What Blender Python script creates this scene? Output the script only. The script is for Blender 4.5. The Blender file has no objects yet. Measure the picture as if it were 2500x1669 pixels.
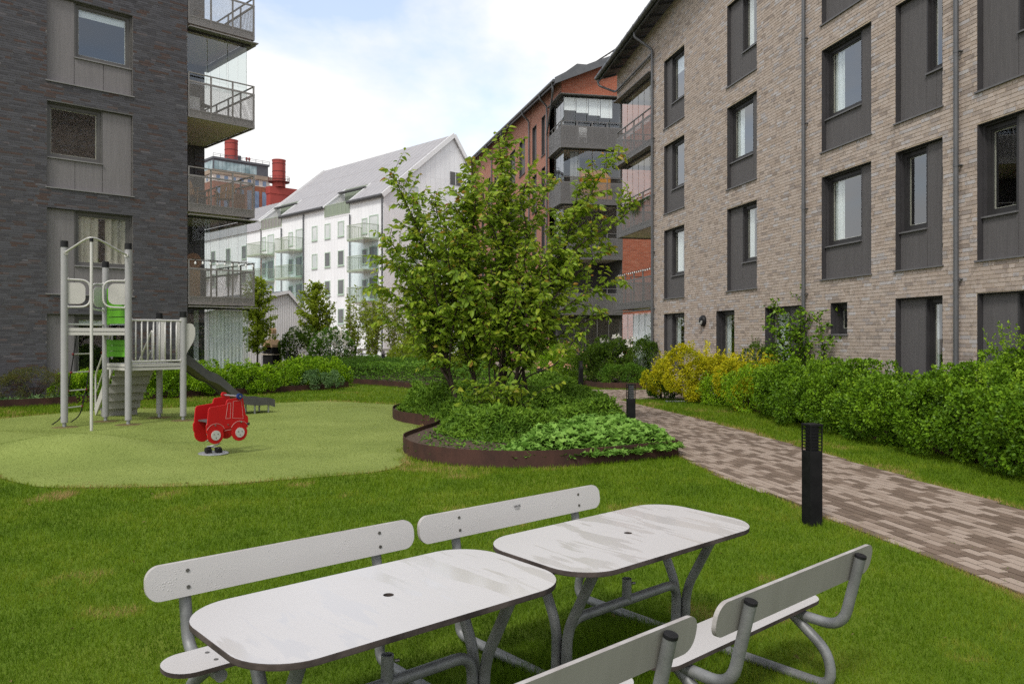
import bpy, math, random
import numpy as np
from mathutils import Vector, Matrix

random.seed(7)
rng = np.random.default_rng(7)
scene = bpy.context.scene
col = scene.collection

# ------------------------------------------------------------------ camera
EYE = 1.75
cam_d = bpy.data.cameras.new('camera')
cam_d.sensor_width = 36.0
cam_d.lens = 28.44
cam_d.shift_y = -0.0046
cam_d.clip_start = 0.1
cam_d.clip_end = 2500.0
cam = bpy.data.objects.new('camera', cam_d)
cam.location = (0, 0, EYE)
cam.rotation_euler = (math.radians(90), 0, 0)
col.objects.link(cam)
scene.camera = cam

# ------------------------------------------------------------------ sky + sun (bright thin overcast)
SUN_EL, SUN_AZ = math.radians(50), math.radians(205)      # azimuth clockwise from +Y: behind the camera, a little left
world = bpy.data.worlds.new('World')
scene.world = world
world.use_nodes = True
wn, wl = world.node_tree.nodes, world.node_tree.links
wn.clear()
w_out = wn.new('ShaderNodeOutputWorld')
bg = wn.new('ShaderNodeBackground')
sky = wn.new('ShaderNodeTexSky')
sky.sky_type = 'NISHITA'
sky.sun_disc = False
sky.sun_elevation = SUN_EL
sky.sun_rotation = SUN_AZ
sky.dust_density = 2.0
bg.inputs['Strength'].default_value = 0.1
tc = wn.new('ShaderNodeTexCoord')
mp = wn.new('ShaderNodeMapping')
mp.inputs['Scale'].default_value = (1.0, 1.0, 1.9)
mp.inputs['Location'].default_value = (0.35, 0.2, 0.12)
nz = wn.new('ShaderNodeTexNoise')
nz.inputs['Scale'].default_value = 2.6
nz.inputs['Detail'].default_value = 7.0
nz.inputs['Roughness'].default_value = 0.52
nz.inputs['Distortion'].default_value = 0.25
rmp = wn.new('ShaderNodeValToRGB')
rmp.color_ramp.elements[0].position = 0.38
rmp.color_ramp.elements[0].color = (0.26, 0.26, 0.26, 1)
rmp.color_ramp.elements[1].position = 0.54
rmp.color_ramp.elements[1].color = (1, 1, 1, 1)
nz2 = wn.new('ShaderNodeTexNoise')
nz2.inputs['Scale'].default_value = 4.0
nz2.inputs['Detail'].default_value = 5.0
rmp2 = wn.new('ShaderNodeValToRGB')
rmp2.color_ramp.elements[0].position = 0.35
rmp2.color_ramp.elements[0].color = (6.5, 6.55, 6.6, 1)
rmp2.color_ramp.elements[1].position = 0.65
rmp2.color_ramp.elements[1].color = (7.6, 7.55, 7.45, 1)
tint = wn.new('ShaderNodeMix'); tint.data_type = 'RGBA'; tint.blend_type = 'MULTIPLY'
tint.inputs[0].default_value = 1.0
tint.inputs[7].default_value = (2.2, 2.05, 1.9, 1)
mixc = wn.new('ShaderNodeMix'); mixc.data_type = 'RGBA'
wl.new(tc.outputs['Generated'], mp.inputs['Vector'])
wl.new(mp.outputs['Vector'], nz.inputs['Vector'])
wl.new(mp.outputs['Vector'], nz2.inputs['Vector'])
wl.new(nz.outputs['Fac'], rmp.inputs['Fac'])
wl.new(nz2.outputs['Fac'], rmp2.inputs['Fac'])
wl.new(sky.outputs['Color'], tint.inputs[6])
wl.new(rmp.outputs['Color'], mixc.inputs[0])
wl.new(tint.outputs[2], mixc.inputs[6])
wl.new(rmp2.outputs['Color'], mixc.inputs[7])
wl.new(mixc.outputs[2], bg.inputs['Color'])
wl.new(bg.outputs['Background'], w_out.inputs['Surface'])

sun_d = bpy.data.lights.new('sun', 'SUN')
sun_d.energy = 1.5
sun_d.angle = math.radians(11)
sun_d.color = (1.0, 0.97, 0.92)
sun = bpy.data.objects.new('sun', sun_d)
sdir = Vector((math.sin(SUN_AZ) * math.cos(SUN_EL), math.cos(SUN_AZ) * math.cos(SUN_EL), math.sin(SUN_EL)))
sun.rotation_euler = sdir.to_track_quat('Z', 'Y').to_euler()
sun.location = sdir * 60
col.objects.link(sun)

vs = scene.view_settings
vs.view_transform = 'Standard'
vs.look = 'None'
vs.exposure = 0.55
vs.gamma = 1.0
vs.use_curve_mapping = False
scene.cycles.max_bounces = 6
scene.cycles.diffuse_bounces = 3
scene.cycles.glossy_bounces = 3
scene.cycles.transparent_max_bounces = 16
scene.cycles.use_denoising = False
scene.cycles.use_adaptive_sampling = False
scene.cycles.sample_clamp_indirect = 3.0

# ------------------------------------------------------------------ materials
MATS = {}

def nodes_of(name):
    m = bpy.data.materials.new(name)
    m.use_nodes = True
    nt = m.node_tree
    for n in list(nt.nodes):
        nt.nodes.remove(n)
    out = nt.nodes.new('ShaderNodeOutputMaterial')
    return m, nt, out

def N(nt, kind, **kw):
    n = nt.nodes.new(kind)
    for k, v in kw.items():
        if k.startswith('i_'):
            n.inputs[k[2:].replace('_', ' ')].default_value = v
        else:
            setattr(n, k, v)
    return n

def ramp(nt, stops, interp='LINEAR'):
    r = nt.nodes.new('ShaderNodeValToRGB')
    cr = r.color_ramp
    cr.interpolation = interp
    while len(cr.elements) > 1:
        cr.elements.remove(cr.elements[-1])
    cr.elements[0].position = stops[0][0]
    cr.elements[0].color = (*stops[0][1], 1)
    for p, c in stops[1:]:
        e = cr.elements.new(p)
        e.color = (*c, 1)
    return r

def coords(nt, kind='Object', scale=None):
    t = nt.nodes.new('ShaderNodeTexCoord')
    if scale is None:
        return t.outputs[kind]
    m = nt.nodes.new('ShaderNodeMapping')
    m.inputs['Scale'].default_value = scale
    nt.links.new(t.outputs[kind], m.inputs['Vector'])
    return m.outputs['Vector']

def pmat(name, c1, c2=None, scale=4.0, detail=5.0, rough=0.6, rough2=None, metal=0.0, bump=0.0, bscale=60.0,
         spec=0.3, stretch=None, streak=None, band=(0.35, 0.65)):
    """Principled surface: two tones mixed by noise, fine relief, uneven gloss."""
    m, nt, out = nodes_of(name)
    p = N(nt, 'ShaderNodeBsdfPrincipled')
    p.inputs['Metallic'].default_value = metal
    p.inputs['Specular IOR Level'].default_value = spec
    nt.links.new(p.outputs[0], out.inputs[0])
    v = coords(nt, 'Object', stretch or (1, 1, 1))
    if c2 is None:
        c2 = tuple(min(1, x * 0.82) for x in c1)
    nzn = N(nt, 'ShaderNodeTexNoise', i_Scale=scale, i_Detail=detail, i_Roughness=0.6)
    nt.links.new(v, nzn.inputs['Vector'])
    r = ramp(nt, [(band[0], c1), (band[1], c2)])
    nt.links.new(nzn.outputs['Fac'], r.inputs['Fac'])
    nt.links.new(r.outputs['Color'], p.inputs['Base Color'])
    rr = N(nt, 'ShaderNodeMapRange')
    rr.inputs['To Min'].default_value = rough
    rr.inputs['To Max'].default_value = rough2 if rough2 is not None else min(1, rough + 0.12)
    nt.links.new(nzn.outputs['Fac'], rr.inputs['Value'])
    nt.links.new(rr.outputs[0], p.inputs['Roughness'])
    if bump:
        n2 = N(nt, 'ShaderNodeTexNoise', i_Scale=bscale, i_Detail=3.0)
        nt.links.new(v, n2.inputs['Vector'])
        b = N(nt, 'ShaderNodeBump', i_Strength=bump, i_Distance=0.01)
        nt.links.new(n2.outputs['Fac'], b.inputs['Height'])
        nt.links.new(b.outputs[0], p.inputs['Normal'])
    MATS[name] = m
    return m

def brickmat(name, stops, rough=0.85, speck=0.25, mott=14.0, spotcol=(0.1, 0.09, 0.085)):
    """One random tone per brick (island / object) with soft mottling inside each brick."""
    m, nt, out = nodes_of(name)
    p = N(nt, 'ShaderNodeBsdfPrincipled', i_Roughness=rough)
    p.inputs['Specular IOR Level'].default_value = 0.1
    nt.links.new(p.outputs[0], out.inputs[0])
    g = N(nt, 'ShaderNodeNewGeometry')
    oi = N(nt, 'ShaderNodeObjectInfo')
    a = N(nt, 'ShaderNodeMath', operation='MULTIPLY_ADD'); a.inputs[1].default_value = 7.31
    nt.links.new(oi.outputs['Random'], a.inputs[0])
    nt.links.new(g.outputs['Random Per Island'], a.inputs[2])
    f = N(nt, 'ShaderNodeMath', operation='FRACT')
    nt.links.new(a.outputs[0], f.inputs[0])
    r = ramp(nt, stops)
    nt.links.new(f.outputs[0], r.inputs['Fac'])
    nzn = N(nt, 'ShaderNodeTexNoise', i_Scale=mott, i_Detail=5.0, i_Roughness=0.65)
    nt.links.new(g.outputs['Position'], nzn.inputs['Vector'])
    rs = ramp(nt, [(0.52, (0, 0, 0)), (0.72, (speck,) * 3)])
    nt.links.new(nzn.outputs['Fac'], rs.inputs['Fac'])
    mx = N(nt, 'ShaderNodeMix', data_type='RGBA')
    nt.links.new(rs.outputs['Color'], mx.inputs[0])
    nt.links.new(r.outputs['Color'], mx.inputs[6])
    mx.inputs[7].default_value = (*spotcol, 1)
    nt.links.new(mx.outputs[2], p.inputs['Base Color'])
    n2 = N(nt, 'ShaderNodeTexNoise', i_Scale=110.0, i_Detail=3.0)
    nt.links.new(g.outputs['Position'], n2.inputs['Vector'])
    b = N(nt, 'ShaderNodeBump', i_Strength=0.35, i_Distance=0.004)
    nt.links.new(n2.outputs['Fac'], b.inputs['Height'])
    nt.links.new(b.outputs[0], p.inputs['Normal'])
    MATS[name] = m
    return m

def leafmat(name, stops, trans=0.3, rough=0.5, spec=0.16, nscale=2.2, nmix=0.35):
    """Leaves: tone attribute + island random choose the colour, part of the light passes through."""
    m, nt, out = nodes_of(name)
    at = N(nt, 'ShaderNodeAttribute', attribute_name='tone')
    g = N(nt, 'ShaderNodeNewGeometry')
    nzn = N(nt, 'ShaderNodeTexNoise', i_Scale=nscale, i_Detail=2.0)
    nt.links.new(g.outputs['Position'], nzn.inputs['Vector'])
    a = N(nt, 'ShaderNodeMath', operation='MULTIPLY_ADD')
    a.inputs[1].default_value = nmix
    nt.links.new(nzn.outputs['Fac'], a.inputs[0])
    nt.links.new(at.outputs['Fac'], a.inputs[2])
    s = N(nt, 'ShaderNodeMath', operation='SUBTRACT'); s.inputs[1].default_value = nmix * 0.5
    nt.links.new(a.outputs[0], s.inputs[0])
    r = ramp(nt, stops)
    nt.links.new(s.outputs[0], r.inputs['Fac'])
    p = N(nt, 'ShaderNodeBsdfPrincipled', i_Roughness=rough)
    p.inputs['Specular IOR Level'].default_value = spec
    nt.links.new(r.outputs['Color'], p.inputs['Base Color'])
    t = N(nt, 'ShaderNodeBsdfTranslucent')
    nt.links.new(r.outputs['Color'], t.inputs['Color'])
    mx = N(nt, 'ShaderNodeMixShader'); mx.inputs[0].default_value = trans
    nt.links.new(p.outputs[0], mx.inputs[1]); nt.links.new(t.outputs[0], mx.inputs[2])
    nt.links.new(mx.outputs[0], out.inputs[0])
    MATS[name] = m
    return m

def glassmat(name, tint=(0.92, 0.96, 0.95), ior=1.5, boost=1.0, rough=0.0):
    """Thin pane: see-through with a Fresnel mirror on top."""
    m, nt, out = nodes_of(name)
    t = N(nt, 'ShaderNodeBsdfTransparent'); t.inputs[0].default_value = (*tint, 1)
    g = N(nt, 'ShaderNodeBsdfGlossy', i_Roughness=rough); g.inputs[0].default_value = (0.95, 0.97, 1.0, 1)
    lw_ = N(nt, 'ShaderNodeLayerWeight'); lw_.inputs['Blend'].default_value = 0.5
    pw = N(nt, 'ShaderNodeMath', operation='POWER'); pw.inputs[1].default_value = 4.0
    nt.links.new(lw_.outputs['Facing'], pw.inputs[0])
    f0 = ((ior - 1) / (ior + 1)) ** 2 * boost
    mu = N(nt, 'ShaderNodeMath', operation='MULTIPLY_ADD', use_clamp=True)
    mu.inputs[1].default_value = 0.95 - f0; mu.inputs[2].default_value = f0
    nt.links.new(pw.outputs[0], mu.inputs[0])
    mx = N(nt, 'ShaderNodeMixShader')
    nt.links.new(mu.outputs[0], mx.inputs[0])
    nt.links.new(t.outputs[0], mx.inputs[1]); nt.links.new(g.outputs[0], mx.inputs[2])
    nt.links.new(mx.outputs[0], out.inputs[0])
    MATS[name] = m
    return m

def ribmat(name, c1, c2, pitch=0.02, rough=0.7, strength=0.7, axis='X'):
    """Ribbed sheet: vertical grooves as fine relief, faint vertical streaks."""
    m, nt, out = nodes_of(name)
    p = N(nt, 'ShaderNodeBsdfPrincipled', i_Roughness=rough)
    p.inputs['Specular IOR Level'].default_value = 0.15
    nt.links.new(p.outputs[0], out.inputs[0])
    v = coords(nt, 'Object')
    w = N(nt, 'ShaderNodeTexWave', wave_type='BANDS', bands_direction=axis, wave_profile='SIN')
    w.inputs['Scale'].default_value = 0.314 / pitch
    nt.links.new(v, w.inputs['Vector'])
    b = N(nt, 'ShaderNodeBump', i_Strength=strength, i_Distance=0.006)
    nt.links.new(w.outputs['Fac'], b.inputs['Height'])
    nt.links.new(b.outputs[0], p.inputs['Normal'])
    v2 = coords(nt, 'Object', (26, 26, 1.2))
    nzn = N(nt, 'ShaderNodeTexNoise', i_Scale=1.0, i_Detail=5.0, i_Roughness=0.65)
    nt.links.new(v2, nzn.inputs['Vector'])
    r = ramp(nt, [(0.3, c1), (0.7, c2)])
    nt.links.new(nzn.outputs['Fac'], r.inputs['Fac'])
    mx = N(nt, 'ShaderNodeMix', data_type='RGBA', blend_type='MULTIPLY')
    rw = ramp(nt, [(0.0, (0.72,) * 3), (0.5, (1,) * 3)])
    nt.links.new(w.outputs['Fac'], rw.inputs['Fac'])
    mx.inputs[0].default_value = 1.0
    nt.links.new(r.outputs['Color'], mx.inputs[6]); nt.links.new(rw.outputs['Color'], mx.inputs[7])
    nt.links.new(mx.outputs[2], p.inputs['Base Color'])
    MATS[name] = m
    return m

def meshmat(name, colr, pitch=0.022, open_=0.5, rough=0.5):
    """Expanded-metal sheet: diamond holes cut by a repeating pattern."""
    m, nt, out = nodes_of(name)
    p = N(nt, 'ShaderNodeBsdfPrincipled', i_Roughness=rough)
    p.inputs['Base Color'].default_value = (*colr, 1)
    p.inputs['Metallic'].default_value = 0.2
    t = N(nt, 'ShaderNodeBsdfTransparent')
    v = coords(nt, 'UV')
    sx = N(nt, 'ShaderNodeSeparateXYZ')
    nt.links.new(v, sx.inputs[0])
    def wave(sign):
        a = N(nt, 'ShaderNodeMath', operation='MULTIPLY'); a.inputs[1].default_value = math.pi / pitch
        b_ = N(nt, 'ShaderNodeMath', operation='MULTIPLY'); b_.inputs[1].default_value = sign * math.pi / (pitch * 0.62)
        c = N(nt, 'ShaderNodeMath', operation='ADD')
        s = N(nt, 'ShaderNodeMath', operation='SINE')
        q = N(nt, 'ShaderNodeMath', operation='ABSOLUTE')
        nt.links.new(sx.outputs[0], a.inputs[0]); nt.links.new(sx.outputs[1], b_.inputs[0])
        nt.links.new(a.outputs[0], c.inputs[0]); nt.links.new(b_.outputs[0], c.inputs[1])
        nt.links.new(c.outputs[0], s.inputs[0]); nt.links.new(s.outputs[0], q.inputs[0])
        return q.outputs[0]
    mn = N(nt, 'ShaderNodeMath', operation='MINIMUM')
    nt.links.new(wave(1), mn.inputs[0]); nt.links.new(wave(-1), mn.inputs[1])
    gt = N(nt, 'ShaderNodeMath', operation='GREATER_THAN'); gt.inputs[1].default_value = 1 - open_
    nt.links.new(mn.outputs[0], gt.inputs[0])
    mx = N(nt, 'ShaderNodeMixShader')
    nt.links.new(gt.outputs[0], mx.inputs[0])
    nt.links.new(p.outputs[0], mx.inputs[1]); nt.links.new(t.outputs[0], mx.inputs[2])
    nt.links.new(mx.outputs[0], out.inputs[0])
    MATS[name] = m
    return m

# ------------------------------------------------------------------ object helpers
def link(o, parent=None):
    col.objects.link(o)
    if parent is not None:
        o.parent = parent
    return o

def tag(o, label=None, cat=None, group=None, kind=None):
    if label: o['label'] = label
    if cat: o['category'] = cat
    if group: o['group'] = group
    if kind: o['kind'] = kind
    return o

def thing(name, label, cat, loc=(0, 0, 0), rz=0.0, group=None):
    o = bpy.data.objects.new(name, None)
    o.empty_display_size = 0.2
    o.location = loc
    o.rotation_euler = (0, 0, rz)
    link(o)
    return tag(o, label, cat, group)

def copy_tree(o, parent=None):
    c = o.copy()
    link(c)
    c.parent = parent
    for ch in list(o.children):
        copy_tree(ch, c)
    return c

def raw_mesh(name, V, F, mat, smooth=False):
    me = bpy.data.meshes.new(name)
    me.from_pydata([tuple(v) for v in V], [], [tuple(f) for f in F])
    if mat: me.materials.append(mat)
    if smooth:
        me.polygons.foreach_set('use_smooth', [True] * len(me.polygons))
    me.update()
    return me

def np_mesh(name, V, loops, nper, mat, tone=None, smooth=False):
    """Fast mesh from numpy: V (n,3); loops flat vertex indices; nper corners per face (int or array)."""
    me = bpy.data.meshes.new(name)
    V = np.ascontiguousarray(V, dtype=np.float32)
    loops = np.ascontiguousarray(loops, dtype=np.int32).ravel()
    nf = len(loops) // nper if np.isscalar(nper) else len(nper)
    tot = np.full(nf, nper, np.int32) if np.isscalar(nper) else np.asarray(nper, np.int32)
    st = np.zeros(nf, np.int32); st[1:] = np.cumsum(tot)[:-1]
    me.vertices.add(len(V)); me.vertices.foreach_set('co', V.ravel())
    me.loops.add(len(loops)); me.loops.foreach_set('vertex_index', loops)
    me.polygons.add(nf); me.polygons.foreach_set('loop_start', st); me.polygons.foreach_set('loop_total', tot)
    me.polygons.foreach_set('use_smooth', np.full(nf, bool(smooth)))
    if tone is not None:
        a = me.attributes.new('tone', 'FLOAT', 'POINT')
        a.data.foreach_set('value', np.ascontiguousarray(tone, dtype=np.float32))
    me.materials.append(mat)
    me.update(calc_edges=True)
    me.validate()
    return me

class MB:
    """Collects simple shapes into one mesh."""
    def __init__(self):
        self.v, self.f, self.uv = [], [], None
    def add(self, vs, fs):
        b = len(self.v)
        self.v += [tuple(p) for p in vs]
        self.f += [tuple(i + b for i in q) for q in fs]
        return self
    def box(self, x0, x1, y0, y1, z0, z1):
        return self.add([(x0, y0, z0), (x1, y0, z0), (x1, y1, z0), (x0, y1, z0), (x0, y0, z1), (x1, y0, z1), (x1, y1, z1), (x0, y1, z1)],
                        [(0, 3, 2, 1), (4, 5, 6, 7), (0, 1, 5, 4), (1, 2, 6, 5), (2, 3, 7, 6), (3, 0, 4, 7)])
    def bar(self, a, b, w, h=None, up=(0, 0, 1)):
        """box beam from a to b, w wide, h high"""
        h = h or w
        a, b = Vector(a), Vector(b)
        d = (b - a).normalized()
        u = Vector(up)
        s = d.cross(u)
        if s.length < 1e-4: s = d.cross(Vector((0, 1, 0)))
        s.normalize(); t = s.cross(d).normalized()
        P = []
        for c in (a, b):
            for i, j in ((-1, -1), (1, -1), (1, 1), (-1, 1)):
                P.append(c + s * (i * w / 2) + t * (j * h / 2))
        return self.add(P, [(0, 3, 2, 1), (4, 5, 6, 7), (0, 1, 5, 4), (1, 2, 6, 5), (2, 3, 7, 6), (3, 0, 4, 7)])
    def tube(self, pts, r, seg=10, caps=True):
        """round tube along pts; r number or list"""
        pts = [Vector(p) for p in pts]
        n = len(pts)
        R = r if isinstance(r, (list, tuple)) else [r] * n
        d0 = (pts[1] - pts[0]).normalized()
        s = d0.cross(Vector((0, 0, 1)))
        if s.length < 1e-3: s = d0.cross(Vector((1, 0, 0)))
        s.normalize()
        P = []
        for i in range(n):
            if i == 0: d = pts[1] - pts[0]
            elif i == n - 1: d = pts[-1] - pts[-2]
            else: d = (pts[i + 1] - pts[i]).normalized() + (pts[i] - pts[i - 1]).normalized()
            if d.length < 1e-9: d = Vector((0, 0, 1))
            d.normalize()
            s = (s - d * s.dot(d)).normalized()
            t = d.cross(s)
            for k in range(seg):
                a = 2 * math.pi * k / seg
                P.append(pts[i] + (s * math.cos(a) + t * math.sin(a)) * R[i])
        F = []
        for i in range(n - 1):
            for k in range(seg):
                k2 = (k + 1) % seg
                F.append((i * seg + k, i * seg + k2, (i + 1) * seg + k2, (i + 1) * seg + k))
        if caps:
            F.append(tuple(range(seg - 1, -1, -1)))
            F.append(tuple(range((n - 1) * seg, n * seg)))
        return self.add(P, F)
    def cyl(self, c, r, z0, z1, seg=20, r2=None):
        return self.tube([(c[0], c[1], z0), (c[0], c[1], z1)], [r, r if r2 is None else r2], seg)
    def prism(self, poly, z0, z1, frame=None):
        """extrude polygon (x,y) from z0 to z1; frame maps (x,y,z)"""
        n = len(poly)
        fr = frame or (lambda x, y, z: (x, y, z))
        P = [fr(x, y, z0) for x, y in poly] + [fr(x, y, z1) for x, y in poly]
        F = [tuple(range(n - 1, -1, -1)), tuple(range(n, 2 * n))]
        F += [(i, (i + 1) % n, n + (i + 1) % n, n + i) for i in range(n)]
        return self.add(P, F)
    def quad(self, a, b, c, d):
        return self.add([a, b, c, d], [(0, 1, 2, 3)])
    def lathe(self, prof, c=(0, 0, 0), seg=24):
        P, F = [], []
        n = len(prof)
        for k in range(seg):
            a = 2 * math.pi * k / seg
            for r, z in prof:
                P.append((c[0] + r * math.cos(a), c[1] + r * math.sin(a), c[2] + z))
        for k in range(seg):
            k2 = (k + 1) % seg
            for i in range(n - 1):
                F.append((k * n + i, k2 * n + i, k2 * n + i + 1, k * n + i + 1))
        return self.add(P, F)
    def mesh(self, name, mat, smooth=False):
        return raw_mesh(name, self.v, self.f, mat, smooth)
    def build(self, name, mat, parent=None, smooth=False, bevel=0.0):
        o = bpy.data.objects.new(name, self.mesh(name, mat, smooth))
        link(o, parent)
        if smooth:
            auto_smooth(o)
        if bevel:
            m = o.modifiers.new('bevel', 'BEVEL')
            m.width = bevel; m.segments = 2; m.limit_method = 'ANGLE'; m.angle_limit = math.radians(40)
        return o

def auto_smooth(o, ang=40):
    me = o.data
    try:
        me.set_sharp_from_angle(angle=math.radians(ang))
    except Exception:
        pass

def text_mesh(name, body, size, mat, parent, loc, rot, align='CENTER', extrude=.0003):
    c = bpy.data.curves.new(name, 'FONT'); c.body = body; c.size = size; c.align_x = align; c.extrude = extrude
    o = bpy.data.objects.new(name, c)
    col.objects.link(o)
    me = bpy.data.meshes.new_from_object(o.evaluated_get(bpy.context.evaluated_depsgraph_get()))
    bpy.data.objects.remove(o)
    me.materials.clear(); me.materials.append(mat)
    return mesh_obj(name, me, parent, loc, rot)

def mesh_obj(name, me, parent=None, loc=None, rot=None, scale=None):
    o = bpy.data.objects.new(name, me)
    if loc is not None: o.location = loc
    if rot is not None: o.rotation_euler = rot
    if scale is not None: o.scale = scale
    return link(o, parent)

def uv_quad(name, a, b, c, d, mat, parent=None):
    """flat sheet a-b-c-d with UV in metres (u along a-b, v along a-d)"""
    me = raw_mesh(name, [a, b, c, d], [(0, 1, 2, 3)], mat)
    L = (Vector(b) - Vector(a)).length; H = (Vector(d) - Vector(a)).length
    uv = me.uv_layers.new(name='UVMap')
    for i, t in enumerate(((0, 0), (L, 0), (L, H), (0, H))):
        uv.data[i].uv = t
    return mesh_obj(name, me, parent)

def rrect(hx, hy, r, seg=8, bow=0.0):
    """rounded rectangle outline, counter-clockwise"""
    P = []
    for cx, cy, a0 in ((hx - r, hy - r, 0), (-hx + r, hy - r, 90), (-hx + r, -hy + r, 180), (hx - r, -hy + r, 270)):
        for k in range(seg + 1):
            a = math.radians(a0 + 90 * k / seg)
            P.append((cx + r * math.cos(a), cy + r * math.sin(a)))
    return P

def smooth_path(pts, n=6):
    """Catmull-Rom through pts"""
    P = [Vector(p) for p in pts]
    P = [P[0] * 2 - P[1]] + P + [P[-1] * 2 - P[-2]]
    out = []
    for i in range(1, len(P) - 2):
        for k in range(n):
            t = k / n
            p0, p1, p2, p3 = P[i - 1], P[i], P[i + 1], P[i + 2]
            out.append(0.5 * ((2 * p1) + (p2 - p0) * t + (2 * p0 - 5 * p1 + 4 * p2 - p3) * t * t + (3 * p1 - p0 - 3 * p2 + p3) * t ** 3))
    out.append(P[-2])
    return out

def rounded(pts, r=0.06, n=5):
    """polyline with corners rounded (for bent tubes)"""
    P = [Vector(p) for p in pts]
    out = [P[0]]
    for i in range(1, len(P) - 1):
        a, b, c = P[i - 1], P[i], P[i + 1]
        la, lc = (a - b).length, (c - b).length
        rr = min(r, la * 0.48, lc * 0.48)
        s = b + (a - b).normalized() * rr; e = b + (c - b).normalized() * rr
        for k in range(n + 1):
            t = k / n
            out.append(s * (1 - t) ** 2 + b * 2 * t * (1 - t) + e * t * t)
    out.append(P[-1])
    return out

def inside(poly, X, Y):
    poly = np.asarray(poly, float)
    res = np.zeros(len(X), bool)
    j = len(poly) - 1
    for i in range(len(poly)):
        xi, yi = poly[i]; xj, yj = poly[j]
        c = ((yi > Y) != (yj > Y)) & (X < (xj - xi) * (Y - yi) / (yj - yi + 1e-12) + xi)
        res ^= c
        j = i
    return res

def dist_to_line(line, X, Y):
    P = np.asarray(line, float)
    d = np.full(len(X), 1e9)
    for a, b in zip(P[:-1], P[1:]):
        ab = b - a
        t = np.clip(((X - a[0]) * ab[0] + (Y - a[1]) * ab[1]) / (ab @ ab + 1e-12), 0, 1)
        d = np.minimum(d, np.hypot(X - a[0] - t * ab[0], Y - a[1] - t * ab[1]))
    return d

_perm = np.random.default_rng(3).random((256, 256))
def vnoise(X, Y, s):
    x, y = X * s, Y * s
    xi, yi = np.floor(x).astype(int), np.floor(y).astype(int)
    fx, fy = x - xi, y - yi
    fx, fy = fx * fx * (3 - 2 * fx), fy * fy * (3 - 2 * fy)
    g = lambda i, j: _perm[i & 255, j & 255]
    return (g(xi, yi) * (1 - fx) + g(xi + 1, yi) * fx) * (1 - fy) + (g(xi, yi + 1) * (1 - fx) + g(xi + 1, yi + 1) * fx) * fy

def poly_sheet(name, poly, z, mat, parent=None, thick=0.0):
    """flat polygon sheet (triangulated by Blender as an n-gon)"""
    m = MB()
    if thick:
        m.prism(poly, z - thick, z)
    else:
        m.add([(x, y, z) for x, y in poly], [tuple(range(len(poly)))])
    return m.build(name, mat, parent)
# ------------------------------------------------------------------ material library
brickmat('brick_dark', [(0.0, (0.070, 0.068, 0.075)), (0.30, (0.088, 0.087, 0.096)), (0.60, (0.105, 0.104, 0.115)), (0.80, (0.080, 0.076, 0.080)),
                        (0.86, (0.086, 0.066, 0.062)), (0.96, (0.100, 0.066, 0.056)), (1.0, (0.14, 0.138, 0.15))], speck=0.35, spotcol=(0.045, 0.038, 0.04))
pmat('mortar_dark', (0.19, 0.183, 0.18), (0.22, 0.213, 0.206), scale=6, rough=0.9, bump=0.3)
brickmat('brick_beige', [(0.0, (0.397, 0.326, 0.275)), (0.25, (0.447, 0.373, 0.320)), (0.5, (0.480, 0.410, 0.362)), (0.72, (0.414, 0.349, 0.303)),
                         (0.82, (0.294, 0.243, 0.213)), (0.90, (0.392, 0.362, 0.354)), (1.0, (0.480, 0.454, 0.449))], speck=0.8, mott=10.0, spotcol=(0.19, 0.155, 0.135))
pmat('mortar_beige', (0.50, 0.41, 0.305), (0.45, 0.365, 0.275), scale=6, rough=0.92, bump=0.3)
brickmat('brick_red', [(0.0, (0.31, 0.098, 0.058)), (0.4, (0.35, 0.116, 0.068)), (0.75, (0.27, 0.084, 0.050)), (1.0, (0.37, 0.145, 0.092))], speck=0.3, spotcol=(0.25, 0.07, 0.04))
pmat('mortar_red', (0.50, 0.37, 0.30), (0.43, 0.32, 0.26), scale=6, rough=0.92, bump=0.2)
ribmat('cladding', (0.108, 0.102, 0.103), (0.135, 0.128, 0.128), pitch=0.022, strength=0.5)
ribmat('cladding_left', (0.195, 0.183, 0.184), (0.24, 0.226, 0.227), pitch=0.012, strength=0.3)
pmat('dark_metal', (0.040, 0.038, 0.040), (0.048, 0.046, 0.048), scale=3, spec=0.3, rough=0.45, rough2=0.55)
pmat('frame_dark', (0.030, 0.029, 0.030), (0.038, 0.036, 0.036), scale=3, spec=0.3, rough=0.4, rough2=0.5)
pmat('frame_left', (0.10, 0.096, 0.092), (0.12, 0.115, 0.11), scale=3, rough=0.4, rough2=0.5)
pmat('sill_metal', (0.115, 0.112, 0.115), (0.14, 0.137, 0.14), scale=5, rough=0.35, rough2=0.5)
pmat('sill_left', (0.20, 0.195, 0.19), (0.24, 0.235, 0.23), scale=5, rough=0.35, rough2=0.5)
pmat('gutter_metal', (0.100, 0.104, 0.110), (0.125, 0.128, 0.134), scale=3, rough=0.32, rough2=0.45, metal=0.3)
pmat('gasket', (0.55, 0.50, 0.42), (0.5, 0.46, 0.39), rough=0.6)
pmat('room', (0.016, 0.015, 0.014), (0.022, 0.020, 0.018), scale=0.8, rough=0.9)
pmat('curtain_white', (0.72, 0.73, 0.72), (0.66, 0.67, 0.66), scale=2, rough=0.9)
pmat('curtain_beige', (0.50, 0.44, 0.37), (0.42, 0.37, 0.31), scale=2, rough=0.9)
pmat('blind', (0.75, 0.75, 0.76), (0.70, 0.70, 0.71), scale=1, rough=0.8)
pmat('balcony_metal', (0.235, 0.222, 0.208), (0.27, 0.255, 0.24), scale=4, rough=0.45, rough2=0.6, metal=0.2)
pmat('balcony_dark', (0.135, 0.130, 0.126), (0.165, 0.158, 0.152), scale=4, rough=0.45, rough2=0.6, metal=0.2)
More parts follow.
